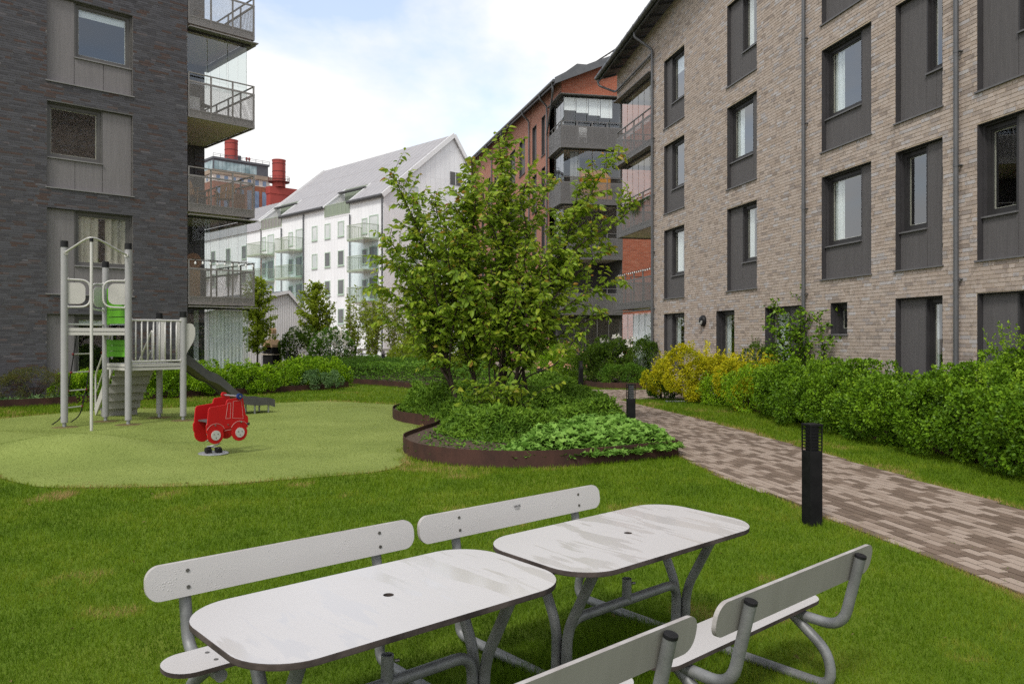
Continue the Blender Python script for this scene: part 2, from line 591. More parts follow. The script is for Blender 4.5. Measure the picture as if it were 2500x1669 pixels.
pmat('soffit', (0.80, 0.66, 0.60), (0.76, 0.62, 0.56), scale=1.5, rough=0.85)
pmat('loggia_panel', (0.085, 0.082, 0.085), (0.105, 0.10, 0.104), scale=2, rough=0.7)
meshmat('mesh_left', (0.26, 0.245, 0.23), pitch=0.030, open_=0.62)
meshmat('mesh_right', (0.165, 0.158, 0.153), pitch=0.028, open_=0.42)
glassmat('glass', (0.88, 0.93, 0.92), ior=1.52, boost=4.5)
glassmat('glass_left', (0.88, 0.93, 0.92), ior=1.52, boost=3.0)
glassmat('glass_clear', (0.93, 0.97, 0.96), ior=1.5, boost=2.6)
glassmat('glass_teal', (0.80, 0.91, 0.91), ior=1.5, boost=1.5)
pmat('soil', (0.055, 0.035, 0.024), (0.11, 0.078, 0.058), scale=18, rough=0.95, bump=0.9, bscale=40)
pmat('corten', (0.072, 0.032, 0.023), (0.042, 0.021, 0.016), scale=3.5, detail=8, rough=0.75, rough2=0.9, bump=0.25, bscale=70, stretch=(1, 1, 0.6))
pmat('black_paint', (0.010, 0.010, 0.011), (0.016, 0.016, 0.017), scale=6, rough=0.30, rough2=0.42)
pmat('bollard_paint', (0.0065, 0.0065, 0.007), (0.012, 0.012, 0.0125), scale=7, detail=9, rough=0.45, rough2=0.6, spec=0.12, bump=0.05, bscale=90)
pmat('louvre_light', (0.20, 0.21, 0.215), (0.17, 0.18, 0.185), rough=0.3)
pmat('galvanised', (0.30, 0.315, 0.325), (0.40, 0.415, 0.425), scale=9, detail=6, rough=0.36, rough2=0.55, metal=0.55, bump=0.1, bscale=50)
pmat('tube_grey', (0.165, 0.17, 0.17), (0.245, 0.25, 0.248), scale=8, detail=7, rough=0.42, rough2=0.6, metal=0.35, bump=0.12, bscale=60)
pmat('black_plastic', (0.010, 0.010, 0.011), (0.015, 0.015, 0.016), scale=8, rough=0.4, spec=0.2)
pmat('hpl_edge', (0.028, 0.022, 0.020), (0.085, 0.068, 0.060), scale=7, detail=7, rough=0.8, spec=0.2, bump=0.2)
pmat('post_grey', (0.30, 0.298, 0.30), (0.335, 0.332, 0.333), scale=3, rough=0.42, rough2=0.55)
pmat('post_pale', (0.50, 0.49, 0.465), (0.55, 0.54, 0.51), scale=3, rough=0.35, rough2=0.5, metal=0.15)
pmat('play_panel', (0.46, 0.445, 0.42), (0.50, 0.485, 0.455), scale=3, rough=0.5)
pmat('play_green', (0.115, 0.37, 0.018), (0.10, 0.33, 0.016), scale=3, rough=0.45)
pmat('slide_grey', (0.075, 0.074, 0.076), (0.095, 0.093, 0.094), scale=6, rough=0.45, bump=0.05)
pmat('rocker_red', (0.46, 0.007, 0.009), (0.40, 0.006, 0.008), scale=4, rough=0.38, rough2=0.5)
pmat('rocker_line', (0.50, 0.30, 0.28), (0.42, 0.24, 0.22), rough=0.5)
pmat('rocker_grey', (0.48, 0.475, 0.45), (0.43, 0.425, 0.40), rough=0.5)
pmat('rocker_blue', (0.012, 0.035, 0.17), (0.01, 0.03, 0.14), rough=0.35)
pmat('steel', (0.52, 0.52, 0.52), (0.44, 0.44, 0.44), rough=0.25, metal=0.9)
pmat('rope_black', (0.014, 0.013, 0.013), (0.02, 0.02, 0.02), rough=0.9)
pmat('rope_knob', (0.16, 0.02, 0.02), (0.12, 0.016, 0.016), rough=0.5)
pmat('rubber_brown', (0.10, 0.075, 0.03), (0.17, 0.14, 0.05), scale=14, rough=0.95, bump=0.6, bscale=80)
pmat('white_board', (0.70, 0.70, 0.70), (0.645, 0.645, 0.65), scale=1.2, rough=0.55)
pmat('white_trim', (0.74, 0.74, 0.74), (0.70, 0.70, 0.70), rough=0.5)
pmat('roof_pale', (0.315, 0.305, 0.31), (0.35, 0.34, 0.345), scale=1.0, rough=0.45, rough2=0.6)
pmat('roof_dark', (0.06, 0.06, 0.062), (0.08, 0.08, 0.082), rough=0.5)
pmat('green_frame', (0.44, 0.54, 0.44), (0.40, 0.50, 0.405), rough=0.5)
pmat('green_panel', (0.22, 0.26, 0.20), (0.25, 0.29, 0.225), rough=0.6)
pmat('green_rail', (0.36, 0.42, 0.31), (0.32, 0.38, 0.28), rough=0.5)
pmat('far_glass_dark', (0.085, 0.088, 0.09), (0.14, 0.145, 0.15), scale=0.6, rough=0.08, rough2=0.12)
pmat('far_glass_light', (0.50, 0.53, 0.52), (0.60, 0.62, 0.61), scale=0.6, rough=0.08, rough2=0.12)
pmat('vent_dark', (0.09, 0.088, 0.088), (0.11, 0.11, 0.11), rough=0.6)
ribmat('shed_white', (0.72, 0.72, 0.72), (0.77, 0.77, 0.77), pitch=0.16, strength=0.9, rough=0.55)
pmat('factory_brick', (0.24, 0.085, 0.05), (0.31, 0.13, 0.08), scale=1.5, detail=9, rough=0.9)
pmat('factory_concrete', (0.36, 0.29, 0.225), (0.27, 0.215, 0.165), scale=0.8, detail=8, rough=0.9)
pmat('factory_pale', (0.66, 0.60, 0.55), (0.60, 0.54, 0.49), rough=0.85)
pmat('factory_dark', (0.085, 0.088, 0.10), (0.11, 0.112, 0.125), scale=0.7, rough=0.55)
pmat('factory_glass', (0.16, 0.24, 0.26), (0.42, 0.52, 0.54), scale=0.5, rough=0.1, rough2=0.15)
pmat('factory_blue', (0.14, 0.20, 0.31), (0.24, 0.32, 0.45), scale=1.0, rough=0.15, rough2=0.2)
pmat('factory_red', (0.34, 0.058, 0.046), (0.28, 0.048, 0.04), scale=0.35, detail=6, rough=0.6)
pmat('factory_rust', (0.14, 0.03, 0.026), (0.10, 0.024, 0.022), rough=0.7)
pmat('sofa_orange', (0.62, 0.27, 0.035), (0.56, 0.23, 0.03), rough=0.85)
pmat('wood_warm', (0.45, 0.25, 0.10), (0.36, 0.19, 0.07), scale=6, stretch=(1, 1, 0.2), rough=0.6)
pmat('wood_brown', (0.22, 0.10, 0.05), (0.30, 0.15, 0.08), scale=6, rough=0.6)
pmat('bulb', (0.75, 0.75, 0.72), (0.7, 0.7, 0.68), rough=0.1)
pmat('grill_sand', (0.52, 0.34, 0.20), (0.46, 0.30, 0.18), scale=8, rough=0.9, bump=0.4)
pmat('grill_pale', (0.55, 0.46, 0.38), (0.50, 0.42, 0.35), scale=8, rough=0.9, bump=0.4)
pmat('soot', (0.012, 0.011, 0.011), (0.02, 0.018, 0.017), rough=0.9)
pmat('lamp_white', (0.78, 0.78, 0.78), (0.74, 0.74, 0.74), rough=0.3)
pmat('lamp_glass', (0.42, 0.42, 0.40), (0.36, 0.36, 0.34), rough=0.2)
pmat('bark', (0.030, 0.021, 0.017), (0.060, 0.042, 0.032), scale=14, rough=0.85, bump=0.4)
pmat('bark_birch', (0.16, 0.12, 0.09), (0.28, 0.24, 0.20), scale=16, rough=0.85)
pmat('sticker', (0.80, 0.80, 0.80), (0.76, 0.76, 0.76), rough=0.4)
pmat('ink', (0.02, 0.02, 0.022), (0.03, 0.03, 0.03), rough=0.6)
pmat('print_white', (0.75, 0.75, 0.73), (0.7, 0.7, 0.68), rough=0.6)
pmat('kid_red', (0.45, 0.03, 0.02), (0.40, 0.03, 0.02), rough=0.4)

leafmat('leaf_cherry', [(0.0, (0.080, 0.150, 0.016)), (0.3, (0.180, 0.290, 0.024)), (0.55, (0.285, 0.400, 0.030)), (0.78, (0.390, 0.425, 0.042)), (0.92, (0.480, 0.260, 0.055)), (1.0, (0.400, 0.135, 0.045))], trans=0.44, rough=0.42, spec=0.28)
leafmat('leaf_hedge', [(0.0, (0.030, 0.075, 0.0058)), (0.35, (0.091, 0.187, 0.0096)), (0.7, (0.178, 0.312, 0.0154)), (1.0, (0.278, 0.394, 0.0250))], trans=0.14, rough=0.42)
leafmat('leaf_spirea', [(0.0, (0.055, 0.127, 0.0061)), (0.35, (0.151, 0.293, 0.0101)), (0.65, (0.258, 0.425, 0.0142)), (1.0, (0.364, 0.506, 0.0223))], trans=0.16, rough=0.45)
leafmat('leaf_dark', [(0.0, (0.022, 0.052, 0.006)), (0.4, (0.062, 0.120, 0.010)), (0.8, (0.125, 0.205, 0.016)), (1.0, (0.19, 0.265, 0.026))], trans=0.2, rough=0.4)
leafmat('leaf_yellow', [(0.0, (0.16, 0.21, 0.010)), (0.22, (0.34, 0.36, 0.012)), (0.5, (0.52, 0.48, 0.015)), (0.94, (0.64, 0.58, 0.018)), (1.0, (0.50, 0.18, 0.03))], trans=0.18, rough=0.5, nmix=0.5)
leafmat('leaf_geranium', [(0.0, (0.088, 0.198, 0.0286)), (0.4, (0.165, 0.319, 0.0495)), (0.85, (0.264, 0.440, 0.0825)), (0.97, (0.308, 0.473, 0.0935)), (1.0, (0.495, 0.187, 0.0550))], trans=0.25, rough=0.55, nmix=0.2)
leafmat('leaf_cover', [(0.0, (0.035, 0.095, 0.010)), (0.45, (0.095, 0.205, 0.017)), (0.85, (0.175, 0.310, 0.030)), (1.0, (0.26, 0.38, 0.06))], trans=0.25, rough=0.5)
leafmat('leaf_birch', [(0.0, (0.144, 0.206, 0.0175)), (0.5, (0.281, 0.362, 0.0275)), (1.0, (0.413, 0.488, 0.0475))], trans=0.5, rough=0.45)
leafmat('leaf_olive', [(0.0, (0.065, 0.081, 0.0189)), (0.5, (0.115, 0.128, 0.0270)), (1.0, (0.189, 0.135, 0.0473))], trans=0.3, rough=0.5)
leafmat('leaf_island', [(0.0, (0.038, 0.095, 0.0108)), (0.4, (0.108, 0.209, 0.0189)), (0.8, (0.203, 0.344, 0.0324)), (1.0, (0.297, 0.419, 0.0473))], trans=0.28)
leafmat('leaf_pale', [(0.0, (0.060, 0.130, 0.040)), (0.5, (0.140, 0.250, 0.085)), (0.85, (0.30, 0.42, 0.20)), (1.0, (0.55, 0.60, 0.42))], trans=0.25, rough=0.5)
leafmat('petal_white', [(0.0, (0.75, 0.72, 0.64)), (1.0, (0.82, 0.80, 0.74))], trans=0.3, rough=0.6)
leafmat('petal_peach', [(0.0, (0.70, 0.38, 0.22)), (1.0, (0.78, 0.52, 0.34))], trans=0.3, rough=0.6)
leafmat('grass_blade', [(0.0, (0.049, 0.099, 0.0040)), (0.35, (0.098, 0.177, 0.0060)), (0.65, (0.154, 0.234, 0.0099)), (0.84, (0.220, 0.248, 0.0278)), (1.0, (0.373, 0.269, 0.1043))],
        trans=0.3, rough=0.55, spec=0.12, nscale=0.9, nmix=0.22)
leafmat('turf_blade', [(0.0, (0.125, 0.170, 0.035)), (0.5, (0.225, 0.275, 0.066)), (0.85, (0.300, 0.345, 0.100)), (1.0, (0.24, 0.13, 0.055))], trans=0.15, rough=0.7, spec=0.05, nscale=0.7, nmix=0.18)

def lawn_material():
    m, nt, out = nodes_of('lawn_ground')
    p = N(nt, 'ShaderNodeBsdfPrincipled', i_Roughness=0.9); p.inputs['Specular IOR Level'].default_value = 0.15
    nt.links.new(p.outputs[0], out.inputs[0])
    g = N(nt, 'ShaderNodeNewGeometry')
    a = N(nt, 'ShaderNodeTexNoise', i_Scale=0.8, i_Detail=4.0)
    b = N(nt, 'ShaderNodeTexNoise', i_Scale=70.0, i_Detail=4.0, i_Roughness=0.7)
    nt.links.new(g.outputs['Position'], a.inputs['Vector']); nt.links.new(g.outputs['Position'], b.inputs['Vector'])
    ad = N(nt, 'ShaderNodeMath', operation='MULTIPLY_ADD'); ad.inputs[1].default_value = 0.55
    nt.links.new(b.outputs['Fac'], ad.inputs[0])
    h = N(nt, 'ShaderNodeMath', operation='MULTIPLY'); h.inputs[1].default_value = 0.45
    nt.links.new(a.outputs['Fac'], h.inputs[0]); nt.links.new(h.outputs[0], ad.inputs[2])
    r = ramp(nt, [(0.28, (0.055, 0.100, 0.009)), (0.5, (0.105, 0.172, 0.012)), (0.62, (0.150, 0.195, 0.022)), (0.75, (0.21, 0.165, 0.055))])
    nt.links.new(ad.outputs[0], r.inputs['Fac']); nt.links.new(r.outputs['Color'], p.inputs['Base Color'])
    bp = N(nt, 'ShaderNodeBump', i_Strength=0.7, i_Distance=0.02)
    nt.links.new(b.outputs['Fac'], bp.inputs['Height']); nt.links.new(bp.outputs[0], p.inputs['Normal'])
    MATS['lawn_ground'] = m
lawn_material()

def turf_material():
    m, nt, out = nodes_of('turf_ground')
    p = N(nt, 'ShaderNodeBsdfPrincipled', i_Roughness=0.9); p.inputs['Specular IOR Level'].default_value = 0.15
    nt.links.new(p.outputs[0], out.inputs[0])
    g = N(nt, 'ShaderNodeNewGeometry')
    a = N(nt, 'ShaderNodeTexNoise', i_Scale=0.7, i_Detail=4.0)
    b = N(nt, 'ShaderNodeTexNoise', i_Scale=60.0, i_Detail=4.0, i_Roughness=0.75)
    nt.links.new(g.outputs['Position'], a.inputs['Vector']); nt.links.new(g.outputs['Position'], b.inputs['Vector'])
    ad = N(nt, 'ShaderNodeMath', operation='MULTIPLY_ADD'); ad.inputs[1].default_value = 0.6
    nt.links.new(b.outputs['Fac'], ad.inputs[0])
    h = N(nt, 'ShaderNodeMath', operation='MULTIPLY'); h.inputs[1].default_value = 0.4
    nt.links.new(a.outputs['Fac'], h.inputs[0]); nt.links.new(h.outputs[0], ad.inputs[2])
    r = ramp(nt, [(0.3, (0.115, 0.155, 0.034)), (0.5, (0.205, 0.255, 0.062)), (0.7, (0.290, 0.340, 0.098))])
    nt.links.new(ad.outputs[0], r.inputs['Fac']); nt.links.new(r.outputs['Color'], p.inputs['Base Color'])
    bp = N(nt, 'ShaderNodeBump', i_Strength=0.6, i_Distance=0.02)
    nt.links.new(b.outputs['Fac'], bp.inputs['Height']); nt.links.new(bp.outputs[0], p.inputs['Normal'])
    MATS['turf_ground'] = m
turf_material()

def paver_material():
    """pale or brown concrete paver; some are half dried after rain (patches with their own outline)"""
    m, nt, out = nodes_of('paver')
    p = N(nt, 'ShaderNodeBsdfPrincipled'); p.inputs['Specular IOR Level'].default_value = 0.35
    nt.links.new(p.outputs[0], out.inputs[0])
    g = N(nt, 'ShaderNodeNewGeometry'); oi = N(nt, 'ShaderNodeObjectInfo')
    a = N(nt, 'ShaderNodeMath', operation='MULTIPLY_ADD'); a.inputs[1].default_value = 7.31
    nt.links.new(oi.outputs['Random'], a.inputs[0]); nt.links.new(g.outputs['Random Per Island'], a.inputs[2])
    f = N(nt, 'ShaderNodeMath', operation='FRACT'); nt.links.new(a.outputs[0], f.inputs[0])
    nzn = N(nt, 'ShaderNodeTexNoise', i_Scale=4.5, i_Detail=3.0, i_Roughness=0.55)
    nt.links.new(g.outputs['Position'], nzn.inputs['Vector'])
    big = N(nt, 'ShaderNodeTexNoise', i_Scale=0.35, i_Detail=2.0)
    nt.links.new(g.outputs['Position'], big.inputs['Vector'])
    s1 = N(nt, 'ShaderNodeMath', operation='MULTIPLY_ADD'); s1.inputs[1].default_value = 0.24
    nt.links.new(nzn.outputs['Fac'], s1.inputs[0]); nt.links.new(f.outputs[0], s1.inputs[2])
    s2 = N(nt, 'ShaderNodeMath', operation='MULTIPLY_ADD'); s2.inputs[1].default_value = 0.16
    nt.links.new(big.outputs['Fac'], s2.inputs[0]); nt.links.new(s1.outputs[0], s2.inputs[2])
    r = ramp(nt, [(0.0, (0.130, 0.092, 0.068)), (0.45, (0.165, 0.120, 0.090)), (0.62, (0.200, 0.146, 0.110)), (0.72, (0.285, 0.220, 0.172)), (1.0, (0.345, 0.275, 0.222))])
    nt.links.new(s2.outputs[0], r.inputs['Fac'])
    fine = N(nt, 'ShaderNodeTexNoise', i_Scale=160.0, i_Detail=3.0)
    nt.links.new(g.outputs['Position'], fine.inputs['Vector'])
    rf = ramp(nt, [(0.3, (0.78,) * 3), (0.7, (1.08,) * 3)])
    nt.links.new(fine.outputs['Fac'], rf.inputs['Fac'])
    mx = N(nt, 'ShaderNodeMix', data_type='RGBA', blend_type='MULTIPLY'); mx.inputs[0].default_value = 1.0
    nt.links.new(r.outputs['Color'], mx.inputs[6]); nt.links.new(rf.outputs['Color'], mx.inputs[7])
    nt.links.new(mx.outputs[2], p.inputs['Base Color'])
    rr = N(nt, 'ShaderNodeMapRange'); rr.inputs['From Min'].default_value = 0.5; rr.inputs['From Max'].default_value = 0.9
    rr.inputs['To Min'].default_value = 0.55; rr.inputs['To Max'].default_value = 0.85
    nt.links.new(s2.outputs[0], rr.inputs['Value']); nt.links.new(rr.outputs[0], p.inputs['Roughness'])
    bp = N(nt, 'ShaderNodeBump', i_Strength=0.25, i_Distance=0.004)
    nt.links.new(fine.outputs['Fac'], bp.inputs['Height']); nt.links.new(bp.outputs[0], p.inputs['Normal'])
    MATS['paver'] = m
paver_material()
pmat('joint_sand', (0.050, 0.034, 0.016), (0.045, 0.042, 0.012), scale=6, rough=0.95, bump=0.5)
pmat('paving_far', (0.28, 0.24, 0.205), (0.22, 0.19, 0.165), scale=2, detail=8, rough=0.85)

def laminate(name, drops=0.0, wet=0.0):
    """pale grey laminate; wet film lies in drying streaks, or rain drops bead on it"""
    m, nt, out = nodes_of(name)
    p = N(nt, 'ShaderNodeBsdfPrincipled')
    nt.links.new(p.outputs[0], out.inputs[0])
    v = coords(nt, 'Object')
    base = N(nt, 'ShaderNodeTexNoise', i_Scale=1.3, i_Detail=6.0)
    nt.links.new(v, base.inputs['Vector'])
    r0 = ramp(nt, [(0.3, (0.475, 0.458, 0.448)), (0.7, (0.515, 0.497, 0.487))])
    nt.links.new(base.outputs['Fac'], r0.inputs['Fac'])
    p.inputs['Roughness'].default_value = 0.40
    p.inputs['Specular IOR Level'].default_value = 0.5
    col_out = r0.outputs['Color']
    if wet:
        mp_ = N(nt, 'ShaderNodeMapping'); mp_.inputs['Scale'].default_value = (11.0, 2.2, 1); mp_.inputs['Rotation'].default_value = (0, 0, 0.7)
        nt.links.new(v, mp_.inputs['Vector'])
        n1 = N(nt, 'ShaderNodeTexNoise', i_Scale=1.0, i_Detail=4.0, i_Distortion=0.9)
        nt.links.new(mp_.outputs['Vector'], n1.inputs['Vector'])
        n2 = N(nt, 'ShaderNodeTexNoise', i_Scale=1.4, i_Detail=2.0)
        nt.links.new(v, n2.inputs['Vector'])
        ad = N(nt, 'ShaderNodeMath', operation='MULTIPLY_ADD'); ad.inputs[1].default_value = 0.9
        nt.links.new(n2.outputs['Fac'], ad.inputs[0]); nt.links.new(n1.outputs['Fac'], ad.inputs[2])
        rm = ramp(nt, [(wet, (0, 0, 0)), (wet + 0.05, (1, 1, 1))])
        nt.links.new(ad.outputs[0], rm.inputs['Fac'])
        mx = N(nt, 'ShaderNodeMix', data_type='RGBA', blend_type='MULTIPLY')
        nt.links.new(rm.outputs['Color'], mx.inputs[0])
        nt.links.new(col_out, mx.inputs[6]); mx.inputs[7].default_value = (0.945, 0.935, 0.92, 1)
        col_out = mx.outputs[2]
        rr = N(nt, 'ShaderNodeMapRange'); rr.inputs['To Min'].default_value = 0.36; rr.inputs['To Max'].default_value = 0.10
        nt.links.new(rm.outputs['Color'], rr.inputs['Value']); nt.links.new(rr.outputs[0], p.inputs['Roughness'])
    if drops:
        vo = N(nt, 'ShaderNodeTexVoronoi', i_Scale=95.0); vo.inputs['Randomness'].default_value = 1.0
        nt.links.new(v, vo.inputs['Vector'])
        n3 = N(nt, 'ShaderNodeTexNoise', i_Scale=7.0, i_Detail=2.0)
        nt.links.new(v, n3.inputs['Vector'])
        rad = N(nt, 'ShaderNodeMapRange'); rad.inputs['From Min'].default_value = 0.36; rad.inputs['From Max'].default_value = 0.8
        rad.inputs['To Min'].default_value = 0.0; rad.inputs['To Max'].default_value = 0.5
        nt.links.new(n3.outputs['Fac'], rad.inputs['Value'])
        sb = N(nt, 'ShaderNodeMath', operation='SUBTRACT', use_clamp=True)
        nt.links.new(rad.outputs[0], sb.inputs[0]); nt.links.new(vo.outputs['Distance'], sb.inputs[1])
        bp = N(nt, 'ShaderNodeBump', i_Strength=0.5, i_Distance=0.010)
        nt.links.new(sb.outputs[0], bp.inputs['Height']); nt.links.new(bp.outputs[0], p.inputs['Normal'])
        p.inputs['Roughness'].default_value = 0.28
    nt.links.new(col_out, p.inputs['Base Color'])
    MATS[name] = m
laminate('table_top', wet=0.965)
laminate('table_top_wet', wet=0.94)
laminate('table_seat')
laminate('table_back', drops=1.0)
M = MATS
# ------------------------------------------------------------------ building kit
def in_frame(P):
    """rough size in the photograph of a world point's neighbourhood, 0 when out of frame"""
    y = P[1]
    if y < 1: return 0.0
    u = 1250 + 1975 * P[0] / y; v = 823 - 1975 * (P[2] - EYE) / y
    if u < 0 or u > 2500 or v < 0 or v > 1669: return 0.0
    return 1.0 / y

def brick_wall(parent, x0, x1, z0, ztop, holes, ch, bl, joint, bmat, mmat, wild=True, singles=300, hide_below=-9, depth=0.30, name='wall', seed=1, xf=None):
    """wall with real bricks: recessed mortar sheet with openings cut, bricks proud of it.
    ztop: number or function of x. holes: (x0,x1,z0,z1). local frame: x along, -y outward."""
    R = random.Random(seed)
    zt = ztop if callable(ztop) else (lambda x: ztop)
    # mortar sheet in cells
    xs = sorted({x0, x1} | {h[0] for h in holes if x0 < h[0] < x1} | {h[1] for h in holes if x0 < h[1] < x1})
    m = MB()
    for a, b in zip(xs[:-1], xs[1:]):
        cut = sorted((h[2], h[3]) for h in holes if h[0] <= a + 1e-6 and h[1] >= b - 1e-6)
        z = z0
        for c0, c1 in cut:
            if c0 > z + 1e-6:
                m.quad((a, 0, z), (b, 0, z), (b, 0, c0), (a, 0, c0))
            z = max(z, c1)
        if zt(a) > z:
            m.quad((a, 0, z), (b, 0, z), (b, 0, zt(b)), (a, 0, zt(a)))
    for h in holes:                                   # reveals
        a, b, c, d = h[:4]
        a, b = max(a, x0), min(b, x1)
        if h[0] >= x0: m.quad((a, 0, c), (a, depth, c), (a, depth, d), (a, 0, d))
        m.quad((b, depth, c), (b, 0, c), (b, 0, d), (b, depth, d))
        m.quad((a, 0, d), (a, depth, d), (b, depth, d), (b, 0, d))
        m.quad((a, depth, c), (a, 0, c), (b, 0, c), (b, depth, c))
    wall = m.build(name, mmat, parent)
    B = []
    row = 0
    z = z0
    zmax = max(zt(x0), zt(x1))
    while z + ch <= zmax + ch:
        zc = z + ch / 2
        segs = [(x0, x1)]
        for h in holes:
            if h[2] - ch * 0.35 < zc < h[3] + ch * 0.35 and (h[2] < zc < h[3]):
                new = []
                for a, b in segs:
                    if h[1] <= a or h[0] >= b: new.append((a, b)); continue
                    if h[0] > a: new.append((a, h[0]))
                    if h[1] < b: new.append((h[1], b))
                segs = new
        off = R.random() * bl if wild else (bl / 2 if row % 2 else 0)
        for a, b in segs:
            if not wild:
                x = math.floor((a - x0 + off) / bl) * bl + x0 - off
            else:
                x = a - R.random() * bl
            while x < b - 0.012:
                L = bl
                if wild and R.random() < 0.22: L = bl * 0.5
                xa, xb = max(x, a) + (joint / 2 if x > a else 0.0), min(x + L, b) - (joint / 2 if x + L < b else 0.0)
                if xb - xa > 0.02 and z + ch - joint < min(zt(xa), zt(xb)) + 0.01:
                    B.append((xa, xb, z + joint / 2, z + ch - joint / 2, 0.006 + 0.005 * R.random()))
                x += L
        row += 1
        z += ch
    # biggest in the picture become single parts
    order = []
    if singles:
        for i, b in enumerate(B):
            if b[2] < hide_below: continue
            P = xf @ Vector(((b[0] + b[1]) / 2, 0, (b[2] + b[3]) / 2))
            s = in_frame(P)
            if s > 0: order.append((-s, i))
        order.sort()
    pick = {i for _, i in order[:singles]}
    unit = MB().box(-0.5, 0.5, -1, 0.0, -0.5, 0.5).mesh('brick', bmat)
    for i in sorted(pick):
        xa, xb, za, zb, pr = B[i]
        mesh_obj('brick', unit, wall, loc=((xa + xb) / 2, 0.001, (za + zb) / 2), scale=(xb - xa, pr + 0.001, zb - za))
    rest = np.array([b for i, b in enumerate(B) if i not in pick], float)
    if len(rest):
        n = len(rest)
        xa, xb, za, zb, pr = rest.T
        o = np.full(n, 0.001)
        V = np.stack([np.stack(c, 1) for c in ((xa, -pr, za), (xb, -pr, za), (xb, -pr, zb), (xa, -pr, zb), (xa, o, za), (xb, o, za), (xb, o, zb), (xa, o, zb))], 1)
        fq = np.array([[0, 1, 2, 3], [1, 5, 6, 2], [4, 0, 3, 7], [3, 2, 6, 7], [4, 5, 1, 0]])
        L = (np.arange(n)[:, None, None] * 8 + fq[None]).reshape(-1)
        me = np_mesh('brickwork', V.reshape(-1, 3), L, 4, bmat)
        tag(mesh_obj('brickwork', me, wall), kind='stuff')
    return wall

def frame_xf(loc, rz):
    return Matrix.Translation(Vector((loc[0], loc[1], 0))) @ Matrix.Rotation(rz, 4, 'Z')

def window_unit(parent, x0, x1, z0, z1, y, mats, inner=None, tilt=False, mull=None):
    """framed window in a rectangle at depth y: window > pane, blind / curtain"""
    fm, gm = mats
    w = 0.075
    m = MB()
    m.box(x0, x0 + w, y, y + 0.08, z0, z1); m.box(x1 - w, x1, y, y + 0.08, z0, z1)
    m.box(x0 + w, x1 - w, y, y + 0.08, z0, z0 + w); m.box(x0 + w, x1 - w, y, y + 0.08, z1 - w, z1)
    v = 0.028                                          # sash
    a, b, c, d = x0 + w, x1 - w, z0 + w, z1 - w
    m.box(a, a + v, y + 0.02, y + 0.07, c, d); m.box(b - v, b, y + 0.02, y + 0.07, c, d)
    m.box(a + v, b - v, y + 0.02, y + 0.07, c, c + v); m.box(a + v, b - v, y + 0.02, y + 0.07, d - v, d)
    if mull:
        for t in mull:
            xm = a + (b - a) * t
            m.box(xm - 0.03, xm + 0.03, y + 0.015, y + 0.065, c + v, d - v)
    wn_ = m.build('window', fm, parent)
    ga = MB().box(a + v, b - v, y + 0.062, y + 0.066, c + v, d - v).build('gasket', M['gasket'], wn_)
    ga.data = frame_mesh(a + v, b - v, c + v, d - v, 0.016, y + 0.052, y + 0.070)
    MB().quad((a + v, y + 0.045, c + v), (b - v, y + 0.045, c + v), (b - v, y + 0.045, d - v), (a + v, y + 0.045, d - v)).build('pane', gm, wn_)
    if inner:
        kind, amt = inner
        ya = y + 0.10
        if kind == 'blind':
            MB().box(a, b, ya, ya + 0.01, d - (d - c) * amt, d).build('blind', M['blind'], wn_)
        elif kind == 'curtain':
            curtain(wn_, a, a + (b - a) * amt, c - 0.1, d, ya, M['curtain_beige'])
            curtain(wn_, b - (b - a) * amt, b, c - 0.1, d, ya, M['curtain_beige'])
        elif kind == 'sheer':
            curtain(wn_, a, a + (b - a) * amt, c - 0.1, d, ya, M['curtain_white'])
    return wn_

def frame_mesh(a, b, c, d, t, y0, y1):
    m = MB()
    m.box(a, a + t, y0, y1, c, d); m.box(b - t, b, y0, y1, c, d)
    m.box(a + t, b - t, y0, y1, c, c + t); m.box(a + t, b - t, y0, y1, d - t, d)
    return m.mesh('gasket', M['gasket'])

def curtain(parent, x0, x1, z0, z1, y, mat, waves=None, amp=0.03, name='curtain', axis='x'):
    n = max(12, int(abs(x1 - x0) * 48))
    waves = waves or max(3, int(abs(x1 - x0) * 7))
    V, F = [], []
    for i in range(n + 1):
        t = i / n
        xx = x0 + (x1 - x0) * t
        yy = y + amp * math.sin(t * waves * 2 * math.pi) + amp * 0.5 * math.sin(t * waves * 3.1 + 1)
        for z in (z0, z1):
            V.append((xx, yy, z) if axis == 'x' else (yy, xx, z))
    for i in range(n):
        F.append((2 * i, 2 * i + 2, 2 * i + 3, 2 * i + 1))
    me = raw_mesh(name, V, F, mat, True)
    return mesh_obj(name, me, parent)

def sill(parent, x0, x1, z, y_in, mat, over=0.045, name='sill', ears=0.03):
    m = MB()
    m.add([(x0 - ears, y_in, z + 0.018), (x1 + ears, y_in, z + 0.018), (x1 + ears, -over, z), (x0 - ears, -over, z),
           (x0 - ears, -over, z - 0.03), (x1 + ears, -over, z - 0.03), (x0 - ears, y_in, z - 0.012), (x1 + ears, y_in, z - 0.012)],
          [(3, 2, 1, 0), (4, 5, 2, 3), (6, 7, 5, 4), (0, 6, 4, 3), (1, 2, 5, 7)])
    return m.build(name, mat, parent)

